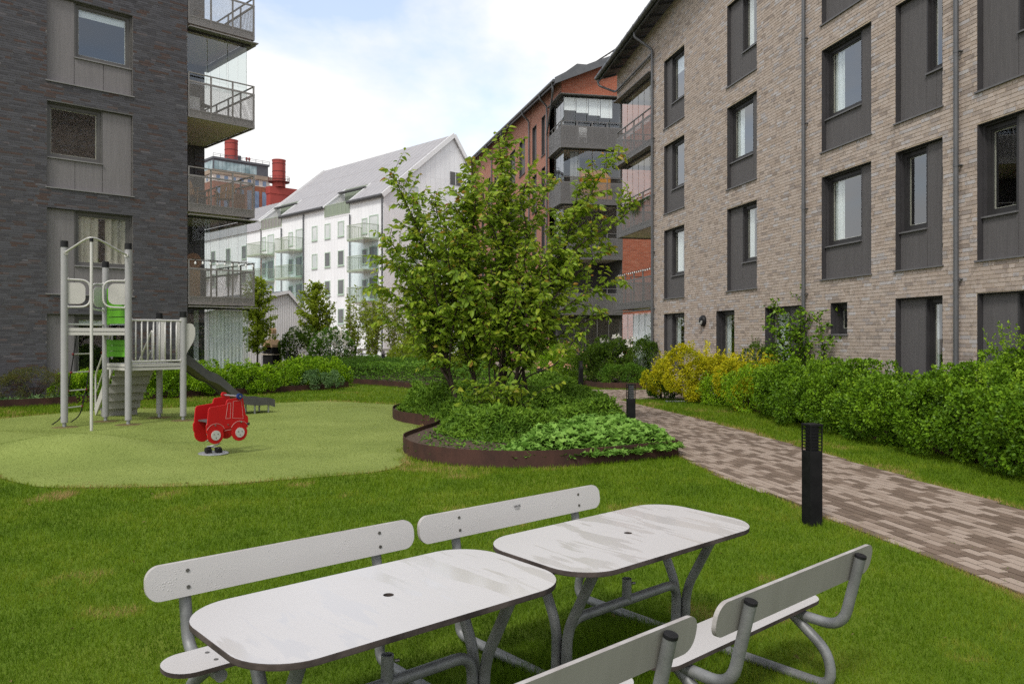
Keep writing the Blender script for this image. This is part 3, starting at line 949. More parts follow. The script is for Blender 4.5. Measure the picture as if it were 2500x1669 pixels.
def opening_fill(parent, x0, x1, z0, z1, side, frac, sillh, mats, inner=None, y_panel=0.10, ground=False, split=None):
    """facade recess: lining, ribbed panels, a window on one side, sills."""
    fm, gm, pm, lm, sm = mats
    m = MB()                                           # lining of the recess
    t = 0.012; D = 0.27
    m.box(x0 + .002, x0 + t, -0.004, D, z0, z1); m.box(x1 - t, x1 - .002, -0.004, D, z0, z1)
    m.box(x0 + t, x1 - t, 0.012, D, z1 - t, z1 - 0.002)
    m.build('lining', lm, parent)
    if not ground:
        sill(parent, x0, x1, z0 + 0.012, 0.12, sm)
    a, b = x0 + t + 0.004, x1 - t - 0.004
    W = b - a
    if side == 'R': wx0, wx1, px0, px1 = b - W * frac, b, a, b - W * frac
    else: wx0, wx1, px0, px1 = a, a + W * frac, a + W * frac, b
    zb = z0 + 0.03
    g = 0.006
    if px1 - px0 > 0.05:
        MB().box(px0 + g, px1 - g, y_panel, y_panel + 0.02, zb, z1 - t - g).build('cladding_panel', pm, parent)
    zs = zb
    if sillh > 0.1:
        parts = [(wx0, wx1)] if not split else [(wx0, wx0 + (wx1 - wx0) * split), (wx0 + (wx1 - wx0) * split, wx1)]
        for p0, p1 in parts:
            MB().box(p0 + g, p1 - g, y_panel, y_panel + 0.02, zb, z0 + sillh - 0.02).build('cladding_panel', pm, parent)
        zs = z0 + sillh
        sill(parent, wx0 + 0.03, wx1 - 0.03, zs, y_panel + 0.08, sm, over=-(y_panel - 0.045))
    m = MB()                                           # deep inner reveal around the window
    m.box(wx0, wx0 + 0.03, y_panel, y_panel + 0.14, zs, z1 - t); m.box(wx1 - 0.03, wx1, y_panel, y_panel + 0.14, zs, z1 - t)
    m.box(wx0 + .03, wx1 - .03, y_panel + 0.002, y_panel + 0.14, z1 - t - 0.03, z1 - t)
    m.build('casing', lm, parent)
    window_unit(parent, wx0 + 0.03, wx1 - 0.03, zs + 0.012, z1 - t - 0.03, y_panel + 0.06, (fm, gm), inner)

def balcony(parent, x0, x1, y0, y1, zf, mats, sides='FR', rail_h=1.36, mesh_h=1.10, glazed=None, canopy=True, front_y=None, npost=4, zg=None, panes=(3, 5)):
    """slab with mesh balustrade on its open sides (F front y0, R side x1, L side x0, B back y1).
    balcony (slab) > soffit, mesh_panel, rail, post, glass_pane, canopy"""
    bm, mm, gm = mats
    slab = MB().box(x0 + .02, x1 - .02, y0 + .02, y1, zf + 0.06, zf + 0.24).build('balcony', bm, parent)
    MB().box(x0 + .03, x1 - .03, y0 + .03, y1 - .01, zf + 0.045, zf + 0.06).build('soffit', M['soffit'], slab)
    def run(p, q, n):
        p, q = Vector(p), Vector(q)
        d = (q - p)
        for zz, w, h in ((zf + 0.02, 0.05, 0.05), (zf + 0.24, 0.03, 0.03), (zf + mesh_h, 0.06, 0.045), (zf + rail_h, 0.05, 0.03)):
            MB().bar((p.x, p.y, zz), (q.x, q.y, zz), w, h).build('rail', bm, slab)
        for k in range(n + 1):
            c = p + d * (k / n) * 0.985 + d * 0.0075
            MB().box(c.x - .022, c.x + .022, c.y - .022, c.y + .022, zf + 0.0, zf + (rail_h if 0 < k < n or rail_h > mesh_h else mesh_h) - 0.016).build('post', bm, slab)
        nrm = Vector((d.y, -d.x, 0)).normalized() * 0.035
        a, b = p + nrm, q + nrm
        uv_quad('mesh_panel', (a.x, a.y, zf + 0.03), (b.x, b.y, zf + 0.03), (b.x, b.y, zf + mesh_h - 0.02), (a.x, a.y, zf + mesh_h - 0.02), mm, slab)
    if 'F' in sides: run((x0, y0, 0), (x1, y0, 0), npost)
    if 'R' in sides: run((x1, y0, 0), (x1, y1, 0), npost + 1)
    if 'L' in sides: run((x0, y1, 0), (x0, y0, 0), npost)
    if glazed:
        ga, gb = glazed
        ins = 0.16
        def panes_run(p, q, n):
            p, q = Vector(p), Vector(q)
            for k in range(n):
                a = p + (q - p) * (k / n); b = p + (q - p) * ((k + 1) / n - 0.012)
                o = MB().quad((a.x, a.y, ga), (b.x, b.y, ga), (b.x, b.y, gb), (a.x, a.y, gb)).build('glass_pane', gm, slab)
                e = MB().bar((b.x, b.y, ga), (b.x, b.y, gb), 0.006, 0.006).build('pane_edge', M['glass_edge'], slab)
        if 'F' in sides: panes_run((x0 + (ins if 'L' in sides else .03), y0 + ins, 0), (x1 - (ins if 'R' in sides else .03), y0 + ins, 0), panes[0])
        if 'R' in sides: panes_run((x1 - ins, y0 + ins, 0), (x1 - ins, y1 - .05, 0), panes[1])
        if 'L' in sides: panes_run((x0 + ins, y1 - .05, 0), (x0 + ins, y0 + ins, 0), panes[1])
        if canopy:
            m = MB()
            if 'F' in sides: m.bar((x0 - (0.08 if 'L' in sides else 0), y0 - 0.03, gb + 0.05), (x1 + (0.08 if 'R' in sides else 0), y0 - 0.03, gb + 0.05), 0.26, 0.03)
            if 'R' in sides: m.bar((x1 + 0.0, y0 + 0.1, gb + 0.052), (x1 + 0.0, y1, gb + 0.052), 0.24, 0.03)
            if 'L' in sides: m.bar((x0, y0 + 0.1, gb + 0.052), (x0, y1, gb + 0.052), 0.24, 0.03)
            m.build('canopy', bm, slab)
            m = MB()
            if 'F' in sides: m.bar((x0 + .05, y0 + ins, gb + 0.03), (x1 - .05, y0 + ins, gb + 0.03), 0.07, 0.08)
            if 'R' in sides: m.bar((x1 - ins, y0 + ins, gb + 0.03), (x1 - ins, y1, gb + 0.03), 0.07, 0.08)
            if 'L' in sides: m.bar((x0 + ins, y0 + ins, gb + 0.03), (x0 + ins, y1, gb + 0.03), 0.07, 0.08)
            m.build('glazing_track', M['dark_metal'], slab)
    return slab

pmat('glass_edge', (0.30, 0.36, 0.35), (0.34, 0.40, 0.39), rough=0.2)

def downpipe(parent, x, z0, z1, y=-0.09, r=0.045, name='downpipe', top=None):
    pts = [(x, y, z0), (x, y, z1)]
    if top: pts = rounded([(x, y, z0), (x, y, z1), (x + top[0], y + top[1], z1 + top[2]), (x + top[0], y + top[1], z1 + top[2] + 0.16)], 0.10)
    m = MB().tube(pts, r, 14)
    z = z0 + 0.55
    while z < z1:
        m.tube([(x, y, z), (x, y, z + 0.05)], r + 0.006, 14)
        m.box(x + 0.012, x + 0.075, y, 0.0, z + 0.012, z + 0.03)
        z += 2.0
    return m.build(name, M['gutter_metal'], parent, smooth=True)

# ------------------------------------------------------------------ left building (dark brick)
LB_LOC, LB_RZ = (-12.64, 21.97), math.atan2(0.694, 0.720)
lb = thing('apartment_building', 'dark grey brick apartment block with corner balconies behind the play tower', 'building', (*LB_LOC, 0), LB_RZ)
LB_XF = frame_xf(LB_LOC, LB_RZ)
lb_holes = [(0.0, 2.248, -0.05, 2.39), (0.0, 2.248, 2.93, 5.29), (0.0, 2.248, 5.83, 8.19), (0.0, 2.248, 8.73, 11.09), (0.0, 2.248, 11.63, 13.99)]
brick_wall(lb, -7.0, 3.824, -0.1, 15.2, lb_holes, 0.0625, 0.292, 0.0105, M['brick_dark'], M['mortar_dark'], wild=True, singles=300, hide_below=0.5, xf=LB_XF, seed=4)
mats_l = (M['frame_left'], M['glass_left'], M['cladding_left'], M['frame_left'], M['sill_left'])
opening_fill(lb, 0, 2.248, 11.63, 13.99, 'L', 0.65, 0.84, mats_l)
opening_fill(lb, 0, 2.248, 8.73, 11.09, 'R', 0.685, 0.82, mats_l, ('blind', 0.16), split=0.5)
opening_fill(lb, 0, 2.248, 5.83, 8.19, 'L', 0.645, 0.85, mats_l, split=0.5)
opening_fill(lb, 0, 2.248, 2.93, 5.29, 'R', 0.685, 0.82, mats_l, ('curtain', 0.43), split=0.5)
opening_fill(lb, 0, 2.248, -0.05, 2.39, 'R', 0.685, 0.45, mats_l, ('blind', 0.10), ground=True)
# rooms behind the windows, floors and the rest of the block
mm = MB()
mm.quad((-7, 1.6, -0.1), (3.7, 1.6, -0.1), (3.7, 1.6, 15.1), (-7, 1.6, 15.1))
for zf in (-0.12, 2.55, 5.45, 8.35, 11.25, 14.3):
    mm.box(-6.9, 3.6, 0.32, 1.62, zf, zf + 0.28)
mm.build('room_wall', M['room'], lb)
mm = MB()
mm.box(3.80, 3.824, 0.03, 3.8, -0.1, 15.2)          # inner side wall of the loggia
mm.box(3.83, 5.62, 3.802, 3.83, -0.1, 15.2)         # back wall panels
mm.build('loggia_wall', M['loggia_panel'], lb)
# dark brick pier at the far corner
brick_wall(lb, 5.62, 5.98, -0.1, 15.2, [], 0.0625, 0.292, 0.0105, M['brick_dark'], M['mortar_dark'], singles=0, xf=LB_XF, seed=5, name='corner_pier').location = (0, 3.79, 0)
MB().box(-7, 5.985, 3.84, 12, -0.1, 15.2).build('block_core', M['mortar_dark'], lb)
MB().box(-7.2, 4.1, -0.25, 12, 15.2, 15.5).build('roof', M['roof_dark'], lb)
mats_b = (M['balcony_metal'], M['mesh_left'], M['glass_clear'])
BX0, BX1, BY1 = 3.86, 6.0, 3.79
bA = balcony(lb, BX0, BX1, 0.03, BY1, 11.34, mats_b, 'FR', npost=3)
bB = balcony(lb, BX0, BX1, 0.03, BY1, 8.48, mats_b, 'FR', npost=3, glazed=(9.50, 11.16))
bC = balcony(lb, BX0, BX1, 0.03, BY1, 5.60, mats_b, 'FR', npost=3)
bD = balcony(lb, BX0, BX1, 0.03, BY1, 2.76, mats_b, 'FR', npost=3, glazed=(3.80, 5.44))
gl = MB().box(BX0, BX1, 0.1, BY1, -0.05, 0.12).build('terrace_glazing', M['balcony_metal'], lb)
for k in range(3):
    a = BX0 + 0.03 + k * 0.66
    MB().quad((a, 0.19, 0.12), (a + 0.645, 0.19, 0.12), (a + 0.645, 0.19, 2.62), (a, 0.19, 2.62)).build('glass_pane', M['glass_clear'], gl)
    MB().box(a + 0.648, a + 0.66, 0.18, 0.20, 0.12, 2.62).build('pane_edge', M['glass_edge'], gl)
for k in range(5):
    a = 0.2 + k * 0.72
    MB().quad((BX1 - 0.16, a, 0.12), (BX1 - 0.16, a + 0.70, 0.12), (BX1 - 0.16, a + 0.70, 2.62), (BX1 - 0.16, a, 2.62)).build('glass_pane', M['glass_clear'], gl)
    MB().box(BX1 - 0.166, BX1 - 0.154, a + .705, a + .72, 0.12, 2.62).build('pane_edge', M['glass_edge'], gl)
MB().bar((BX0, -0.02, 2.69), (BX1 + 0.06, -0.02, 2.69), 0.26, 0.03).build('canopy', M['balcony_metal'], gl)
MB().bar((BX0, 0.16, 2.64), (BX1 - .1, 0.16, 2.64), 0.06, 0.05).build('glazing_track', M['dark_metal'], gl)
curtain(gl, 4.66, 5.76, 0.1, 2.60, 0.34, M['curtain_white'], waves=9, amp=0.025)
curtain(gl, 4.40, 4.56, 0.1, 2.60, 0.9, M['curtain_white'], waves=2, amp=0.02)
curtain(gl, 0.4, 1.3, 0.1, 2.60, 5.70, M['curtain_white'], waves=7, amp=0.02, axis='y')

# ------------------------------------------------------------------ right building (beige brick)
RB_LOC, RB_RZ = (4.24, 32.6), math.atan2(-0.9806, 0.1961)
rb = thing('apartment_building', 'beige brick apartment block with grey panelled windows behind the hedge', 'building', (*RB_LOC, 0), RB_RZ)
RB_XF = frame_xf(RB_LOC, RB_RZ)
COLS = [(4.97, 6.70), (9.70, 11.43), (14.42, 16.22), (16.97, 18.27), (19.09, 20.40)]
rows = [3.05, 5.94, 8.84]
rb_holes = [(c[0], c[1], z, z + 2.34) for c in COLS for z in rows]
ground_holes = [(4.97, 6.70, 0.75, 2.55), (9.00, 10.16, 0.1, 2.53), (11.85, 13.60, 0.1, 2.54), (14.77, 15.40, 1.80, 2.51), (16.97, 18.27, 0.05, 2.51), (19.09, 20.40, 0.05, 2.50)]
rb_holes += ground_holes
loggia_hole = (-0.01, 3.95, -0.1, 11.26)
rb_top = lambda x: 12.37 + 0.0957 * x
brick_wall(rb, 0.0, 25.5, -0.1, rb_top, rb_holes + [loggia_hole], 0.0725, 0.25, 0.011, M['brick_beige'], M['mortar_beige'], wild=True, singles=300, hide_below=1.4, xf=RB_XF, seed=9)
mats_r = (M['frame_dark'], M['glass'], M['cladding'], M['dark_metal'], M['sill_metal'])
LAY = {0: [('R', .75, .76), ('R', .75, .76), ('R', .75, .76)],
       1: [('R', .58, .76), ('L', .79, .76), ('R', .58, .76)],
       2: [('L', .75, .76), ('L', .75, .76), ('R', .61, .76)],
       3: [('L', .60, .76), ('R', .42, .76), ('L', .60, .76)],
       4: [('L', .59, .76), ('R', .41, .76), ('L', .59, .76)]}
INN = {(0, 2): ('blind', .35), (0, 0): ('sheer', .5), (1, 2): ('sheer', .35), (1, 1): ('sheer', .4), (1, 0): ('sheer', .4), (2, 1): ('sheer', .35), (2, 0): ('sheer', .35)}
for ci, c in enumerate(COLS):
    for ri, z in enumerate(rows):
        s, f, h = LAY[ci][ri]
        opening_fill(rb, c[0], c[1], z, z + 2.34, s, f, h, mats_r, INN.get((ci, ri)), split=None if s == 'L' or f > .7 else .5)
opening_fill(rb, *ground_holes[0], 'R', .75, 0.35, mats_r, ('sheer', .3))
opening_fill(rb, *ground_holes[1], 'R', .97, 0.0, mats_r, ('sheer', .35), ground=True)
opening_fill(rb, *ground_holes[2], 'L', .62, 0.0, mats_r, ('sheer', .7), ground=True)
opening_fill(rb, *ground_holes[3], 'R', .97, 0.0, mats_r)
opening_fill(rb, *ground_holes[4], 'R', .44, 0.0, mats_r, ('sheer', .2), ground=True)
opening_fill(rb, *ground_holes[5], 'R', .42, 0.0, mats_r, ground=True)
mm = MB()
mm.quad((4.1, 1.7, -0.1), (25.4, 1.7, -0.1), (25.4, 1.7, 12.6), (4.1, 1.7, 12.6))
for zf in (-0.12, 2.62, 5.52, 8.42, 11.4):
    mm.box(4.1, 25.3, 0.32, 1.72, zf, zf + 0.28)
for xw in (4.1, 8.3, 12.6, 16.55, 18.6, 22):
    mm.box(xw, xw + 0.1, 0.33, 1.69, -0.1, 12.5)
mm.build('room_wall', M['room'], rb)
# loggia at the far corner
mm = MB()
mm.box(3.952, 3.98, 0.02, 2.3, -0.1, 11.3)
mm.build('loggia_wall', M['mortar_beige'], rb)
MB().box(3.99, 4.09, 1.75, 9.0, -0.1, 12.9).build('block_core', M['mortar_beige'], rb)
MB().box(0.01, 3.95, 0.02, 2.6, 11.27, 12.3).build('loggia_ceiling', M['mortar_beige'], rb)
mats_rb = (M['balcony_dark'], M['mesh_right'], M['glass_clear'])
balcony(rb, 0.02, 3.90, 0.0, 2.25, 8.60, mats_rb, 'FL', npost=4, glazed=(9.62, 11.14), panes=(6, 3))
balcony(rb, 0.02, 3.90, 0.0, 2.25, 5.72, mats_rb, 'FL', npost=4, glazed=(6.76, 8.50), panes=(6, 3))
balcony(rb, 0.02, 3.90, 0.0, 2.25, 2.84, mats_rb, 'FL', npost=4)
gl = MB().box(0.02, 3.9, 0.1, 2.25, -0.05, 0.12).build('terrace_glazing', M['balcony_dark'], rb)
for k in range(6):
    a = 0.12 + k * 0.625
    MB().quad((a, 0.19, 0.12), (a + 0.61, 0.19, 0.12), (a + 0.61, 0.19, 2.66), (a, 0.19, 2.66)).build('glass_pane', M['glass_clear'], gl)
    MB().box(a + 0.612, a + 0.624, 0.18, 0.20, 0.12, 2.66).build('pane_edge', M['glass_edge'], gl)
MB().bar((0.0, -0.02, 2.74), (3.9, -0.02, 2.74), 0.24, 0.03).build('canopy', M['balcony_dark'], gl)
curtain(gl, 0.9, 3.85, 0.1, 2.62, 0.36, M['curtain_white'], waves=22, amp=0.03)
# roof with gutter: the eave climbs towards the camera
def rb_pt(x, y, dz): return (x, y, rb_top(x) + dz)
m = MB()
x0r, x1r = -0.55, 25.8
m.add([rb_pt(x0r, -0.62, -0.10), rb_pt(x1r, -0.62, -0.10), rb_pt(x1r, 7.0, 2.6), rb_pt(x0r, 7.0, 2.6),
       rb_pt(x0r, -0.62, 0.10), rb_pt(x1r, -0.62, 0.10), rb_pt(x1r, 7.0, 2.8), rb_pt(x0r, 7.0, 2.8)],
      [(0, 3, 2, 1), (4, 5, 6, 7), (0, 1, 5, 4), (1, 2, 6, 5), (2, 3, 7, 6), (3, 0, 4, 7)])
roof = m.build('roof', M['roof_dark'], rb)
for k in range(30):
    x = -0.2 + k * 0.85
    MB().bar(rb_pt(x, -0.5, -0.12), rb_pt(x, 0.02, 0.04), 0.045, 0.09).build('rafter_end', M['dark_metal'], roof)
m = MB()
m.bar(rb_pt(x0r, -0.60, -0.06), rb_pt(x1r, -0.60, -0.06), 0.03, 0.20)
m.build('fascia', M['gutter_metal'], roof)
MB().tube([rb_pt(x0r - .02, -0.70, -0.02), rb_pt(x1r, -0.70, -0.02)], 0.085, 14).build('gutter', M['gutter_metal'], roof, smooth=True)
m = MB()
for k in range(44):
    x = x0r + 0.3 + k * 0.6
    m.tube([rb_pt(x, -0.70, -0.02), rb_pt(x + 0.02, -0.70, -0.02)], 0.093, 14)
m.build('gutter_bracket', M['dark_metal'], roof, smooth=True)
downpipe(rb, 4.08, 0.2, 11.9, top=(-0.38, -0.52, 0.55))
downpipe(rb, 13.81, 0.2, 13.3)
downpipe(rb, 18.70, 0.2, 13.8)
MB().tube(rounded([(-0.45, -0.68, 12.20), (-0.45, -0.64, 11.98), (0.0, -0.10, 11.62), (0.25, -0.10, 11.60), (4.0, -0.10, 11.74)], 0.12), 0.042, 12).build('downpipe', M['gutter_metal'], rb, smooth=True)
# round wall lamp by the door
wl_o = MB().lathe([(0.0, 0.0), (0.17, 0.0), (0.175, 0.03), (0.165, 0.07), (0.12, 0.12), (0.05, 0.145), (0.0, 0.15)], seg=28)
wl = wl_o.build('wall_lamp', M['black_plastic'], None, smooth=True)
wl.matrix_world = RB_XF @ Matrix.Translation((8.18, -0.012, 2.25)) @ Matrix.Rotation(math.radians(90), 4, 'X')
tag(wl, 'round black bulkhead lamp on the beige brick wall left of the glazed door', 'wall lamp')
lg = MB().add([(0.13 * math.cos(math.radians(a)), 0.13 * math.sin(math.radians(a)), 0.118) for a in range(180, 361, 15)] + [(0.10 * math.cos(math.radians(a)), 0.10 * math.sin(math.radians(a)), 0.140) for a in range(180, 361, 15)],
              [(i, i + 1, i + 14, i + 13) for i in range(12)] + [tuple(range(13, 26))]).build('lens', M['lamp_glass'], wl)
# ------------------------------------------------------------------ red brick building
RD_LOC, RD_RZ = (2.56, 41.8), math.atan2(0.1961, 0.9806)         # local x: along the gable to the right, y: away
rd = thing('apartment_building', 'red brick apartment block with grey glazed corner balconies', 'building', (*RD_LOC, 0), RD_RZ)
RD_XF = frame_xf(RD_LOC, RD_RZ)
rd_top = lambda x: 15.05 + 0.42 * min(max(x, 0), 7.5)
RW, RDp = 3.30, 2.63                                              # corner loggia width, depth
g_holes = [(-0.01, RW, -0.1, 14.36)] + [(5.1, 6.6, z, z + 2.25) for z in (3.3, 6.2, 9.1)]
brick_wall(rd, 0.0, 8.0, -0.1, rd_top, g_holes, 0.075, 0.25, 0.012, M['brick_red'], M['mortar_red'], wild=False, singles=300, xf=RD_XF, seed=21, name='gable_wall')
for z in (3.3, 6.2, 9.1):
    opening_fill(rd, 5.1, 6.6, z, z + 2.25, 'R', .7, .8, mats_r)
# long side towards the courtyard; built in its own turned frame (x towards the camera)
def brick_sheet_mat():
    m, nt, out = nodes_of('brick_red_far')
    p = N(nt, 'ShaderNodeBsdfPrincipled', i_Roughness=0.88); p.inputs['Specular IOR Level'].default_value = 0.2
    nt.links.new(p.outputs[0], out.inputs[0])
    v = coords(nt, 'UV')
    b = N(nt, 'ShaderNodeTexBrick')
    b.inputs['Scale'].default_value = 1.0
    b.inputs['Brick Width'].default_value = 0.25; b.inputs['Row Height'].default_value = 0.075; b.inputs['Mortar Size'].default_value = 0.011
    b.inputs['Color1'].default_value = (0.34, 0.112, 0.066, 1); b.inputs['Color2'].default_value = (0.28, 0.09, 0.053, 1)
    b.inputs['Mortar'].default_value = (0.45, 0.33, 0.265, 1)
    nt.links.new(v, b.inputs['Vector'])
    nt.links.new(b.outputs['Color'], p.inputs['Base Color'])
    bp = N(nt, 'ShaderNodeBump', i_Strength=0.5, i_Distance=0.01, invert=True)
    nt.links.new(b.outputs['Fac'], bp.inputs['Height']); nt.links.new(bp.outputs[0], p.inputs['Normal'])
    MATS['brick_red_far'] = m
brick_sheet_mat()
LEN = 32.0
ltop = lambda t: 15.05 + 0.0775 * t
wcols = [(3.58, 4.47), (5.71, 6.86), (8.89, 10.63), (11.95, 13.8), (15.6, 16.9), (18.6, 19.9), (21.6, 22.9), (24.6, 25.9), (27.6, 28.9)]
wrows = [3.3, 6.2, 9.1, 12.0]
holes = [(a, b, z, z + 2.25) for a, b in wcols for z in wrows]
ts = sorted({RDp, LEN} | {c for h in holes for c in h[:2]})
V, F, UV = [], [], []
def q_(a, b, z0a, z0b, z1b, z1a):
    k = len(V)
    for t, z in ((b, z0b), (a, z0a), (a, z1a), (b, z1b)):
        V.append((0.0, t, z)); UV.append((t, z))
    F.append((k, k + 1, k + 2, k + 3))
q_(0, RDp, 14.36, 14.36, ltop(RDp), ltop(0))
for a, b in zip(ts[:-1], ts[1:]):
    cut = sorted((h[2], h[3]) for h in holes if h[0] <= a + 1e-6 and h[1] >= b - 1e-6)
    z = -0.1
    for c0, c1 in cut:
        q_(a, b, z, z, c0, c0); z = c1
    q_(a, b, z, z, ltop(b), ltop(a))
me = raw_mesh('long_wall', V, F, M['brick_red_far'])
uvl = me.uv_layers.new(name='UVMap')
for i, l in enumerate(me.loops): uvl.data[i].uv = UV[l.vertex_index]
lw = mesh_obj('long_wall', me, rd)
for a, b, z0, z1 in holes:
    m = MB()
    m.box(0.002, 0.30, a, a + 0.03, z0, z1); m.box(0.002, 0.30, b - 0.03, b, z0, z1)
    m.box(0.002, 0.30, a + .03, b - .03, z1 - 0.03, z1); m.box(-0.05, 0.30, a - .02, b + .02, z0 - 0.02, z0 + 0.03)
    lin = m.build('lining', M['dark_metal'], rd)
    am = a + (b - a) * 0.35
    MB().box(0.14, 0.16, am + .006, b - .036, z0 + .03, z1 - .03).build('cladding_panel', M['cladding'], rd)
    w = MB()
    w.box(0.17, 0.23, a + .03, a + .09, z0 + .03, z1 - .03); w.box(0.17, 0.23, am - .06, am, z0 + .03, z1 - .03)
    w.box(0.17, 0.23, a + .09, am - .06, z0 + .03, z0 + .09); w.box(0.17, 0.23, a + .09, am - .06, z1 - .09, z1 - .03)
    wo = w.build('window', M['frame_dark'], rd)
    MB().box(0.20, 0.21, a + .09, am - .06, z0 + .09, z1 - .09).build('pane', M['far_glass_dark'], wo)
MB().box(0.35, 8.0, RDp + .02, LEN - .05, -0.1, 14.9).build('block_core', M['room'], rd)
q = MB()
q.quad((0.0, LEN, -0.1), (8.0, LEN, -0.1), (8.0, LEN, 17.5), (0.0, LEN, 17.5))
q.build('back_wall', M['mortar_red'], rd)
# loggia interior
m = MB()
m.box(RW, RW + 0.02, 0.02, RDp, -0.1, 14.4)
m.box(0.36, RW, RDp - 0.02, RDp, -0.1, 14.4)
m.box(0.0, RW, 0.03, RDp, 14.37, 14.5)
m.build('loggia_wall', M['loggia_panel'], rd)
mats_rd = (M['balcony_dark'], M['mesh_right'], M['glass_clear'])
balcony(rd, 0.0, RW, 0.0, RDp, 11.58, mats_rd, 'FL', npost=4, glazed=(12.74, 14.26), panes=(5, 4))
balcony(rd, 0.0, RW, 0.0, RDp, 8.68, mats_rd, 'FL', npost=4, glazed=(9.84, 11.50), panes=(4, 4))
balcony(rd, 0.0, RW, 0.0, RDp, 5.80, mats_rd, 'FL', npost=4, glazed=(6.94, 8.60), panes=(4, 4))
balcony(rd, 0.0, RW, 0.0, RDp, 2.92, mats_rd, 'FL', npost=4)
gl = MB().box(0.02, RW, 0.1, RDp, -0.05, 0.12).build('terrace_glazing', M['balcony_dark'], rd)
for k in range(5):
    a = 0.1 + k * 0.63
    MB().quad((a, 0.19, 0.12), (a + 0.6, 0.19, 0.12), (a + 0.6, 0.19, 2.72), (a, 0.19, 2.72)).build('glass_pane', M['glass_clear'], gl)
    MB().box(a + 0.605, a + 0.63, 0.17, 0.20, 0.12, 2.72).build('pane_edge', M['balcony_dark'], gl)
for k in range(4):                                                # half-drawn blinds of the top glazing
    a = 0.2 + k * 0.66
    MB().box(a, a + 0.63, 0.22, 0.23, 13.55 - 0.10 * k, 14.22).build('blind', M['blind'], rd)
curtain(rd, 0.55, 1.05, 9.0, 11.45, 0.35, M['balcony_metal'], waves=5, amp=0.03)
# roof: gable verge in grey sheet, eave gutter, ladder
m = MB()
E = -0.45
def rp(x, t, dz):
    return (x, t, 15.05 + 0.0775 * t + 0.42 * (x + 0.0) + dz)
m.add([rp(E, -0.45, 0.12), rp(7.6, -0.45, 0.12), rp(7.6, LEN + .4, 0.12), rp(E, LEN + .4, 0.12),
       rp(E, -0.45, -0.06), rp(7.6, -0.45, -0.06), rp(7.6, LEN + .4, -0.06), rp(E, LEN + .4, -0.06)],
      [(0, 1, 2, 3), (7, 6, 5, 4), (0, 4, 5, 1), (1, 5, 6, 2), (2, 6, 7, 3), (3, 7, 4, 0)])
rroof = m.build('roof', M['roof_dark'], rd)
m = MB()
P = [rp(E - .03, -0.46, -0.14), rp(7.6, -0.46, -0.14), rp(7.6, -0.46, 0.20), rp(1.2, -0.46, 0.24), rp(0.7, -0.46, 0.46), rp(0.1, -0.46, 0.26), rp(E - .03, -0.46, 0.18)]
n = len(P)
m.add(P + [(x, y + 0.02, z) for x, y, z in P], [tuple(range(n))] + [tuple(range(2 * n - 1, n - 1, -1))] + [(i, (i + 1) % n + n, i + n) if False else (i, i + n, (i + 1) % n + n, (i + 1) % n) for i in range(n)])
m.build('verge', M['gutter_metal'], rroof)
MB().tube([rp(E - .07, -0.4, 0.06), rp(E - .07, LEN + .35, 0.06)], 0.075, 10).build('gutter', M['gutter_metal'], rroof, smooth=True)
MB().bar(rp(E, -0.4, -0.05), rp(E, LEN + .35, -0.05), 0.03, 0.22).build('fascia', M['dark_metal'], rroof)
m = MB()
for s in (0, 0.35):
    m.bar(rp(1.9, 1.0 + s, 0.35), rp(3.4, 1.0 + s, 0.75), 0.05)
for k in range(9):
    t = k / 8
    a = Vector(rp(1.9, 1.0, 0.35)) * (1 - t) + Vector(rp(3.4, 1.0, 0.75)) * t
    m.bar(a, a + Vector((0, 0.35, 0)), 0.03)
m.build('roof_ladder', M['dark_metal'], rroof)
for t, r_ in ((2.85, 0.0), (7.4, 0.0), (14.6, 0), (20.6, 0)):
    MB().tube(rounded([(-0.09, t, 0.2), (-0.09, t, ltop(t) - 0.8), (E - .05, t - .02, ltop(t) - 0.42), (E - .05, t - .02, ltop(t) - 0.15)], 0.15), 0.05, 10).build('downpipe', M['gutter_metal'], rd, smooth=True)
MB().tube(rounded([(-0.09, 2.80, 12.9), (E, 0.05, 14.4), (E - .05, 0.0, 14.9)], 0.2), 0.05, 10).build('downpipe', M['gutter_metal'], rd, smooth=True)

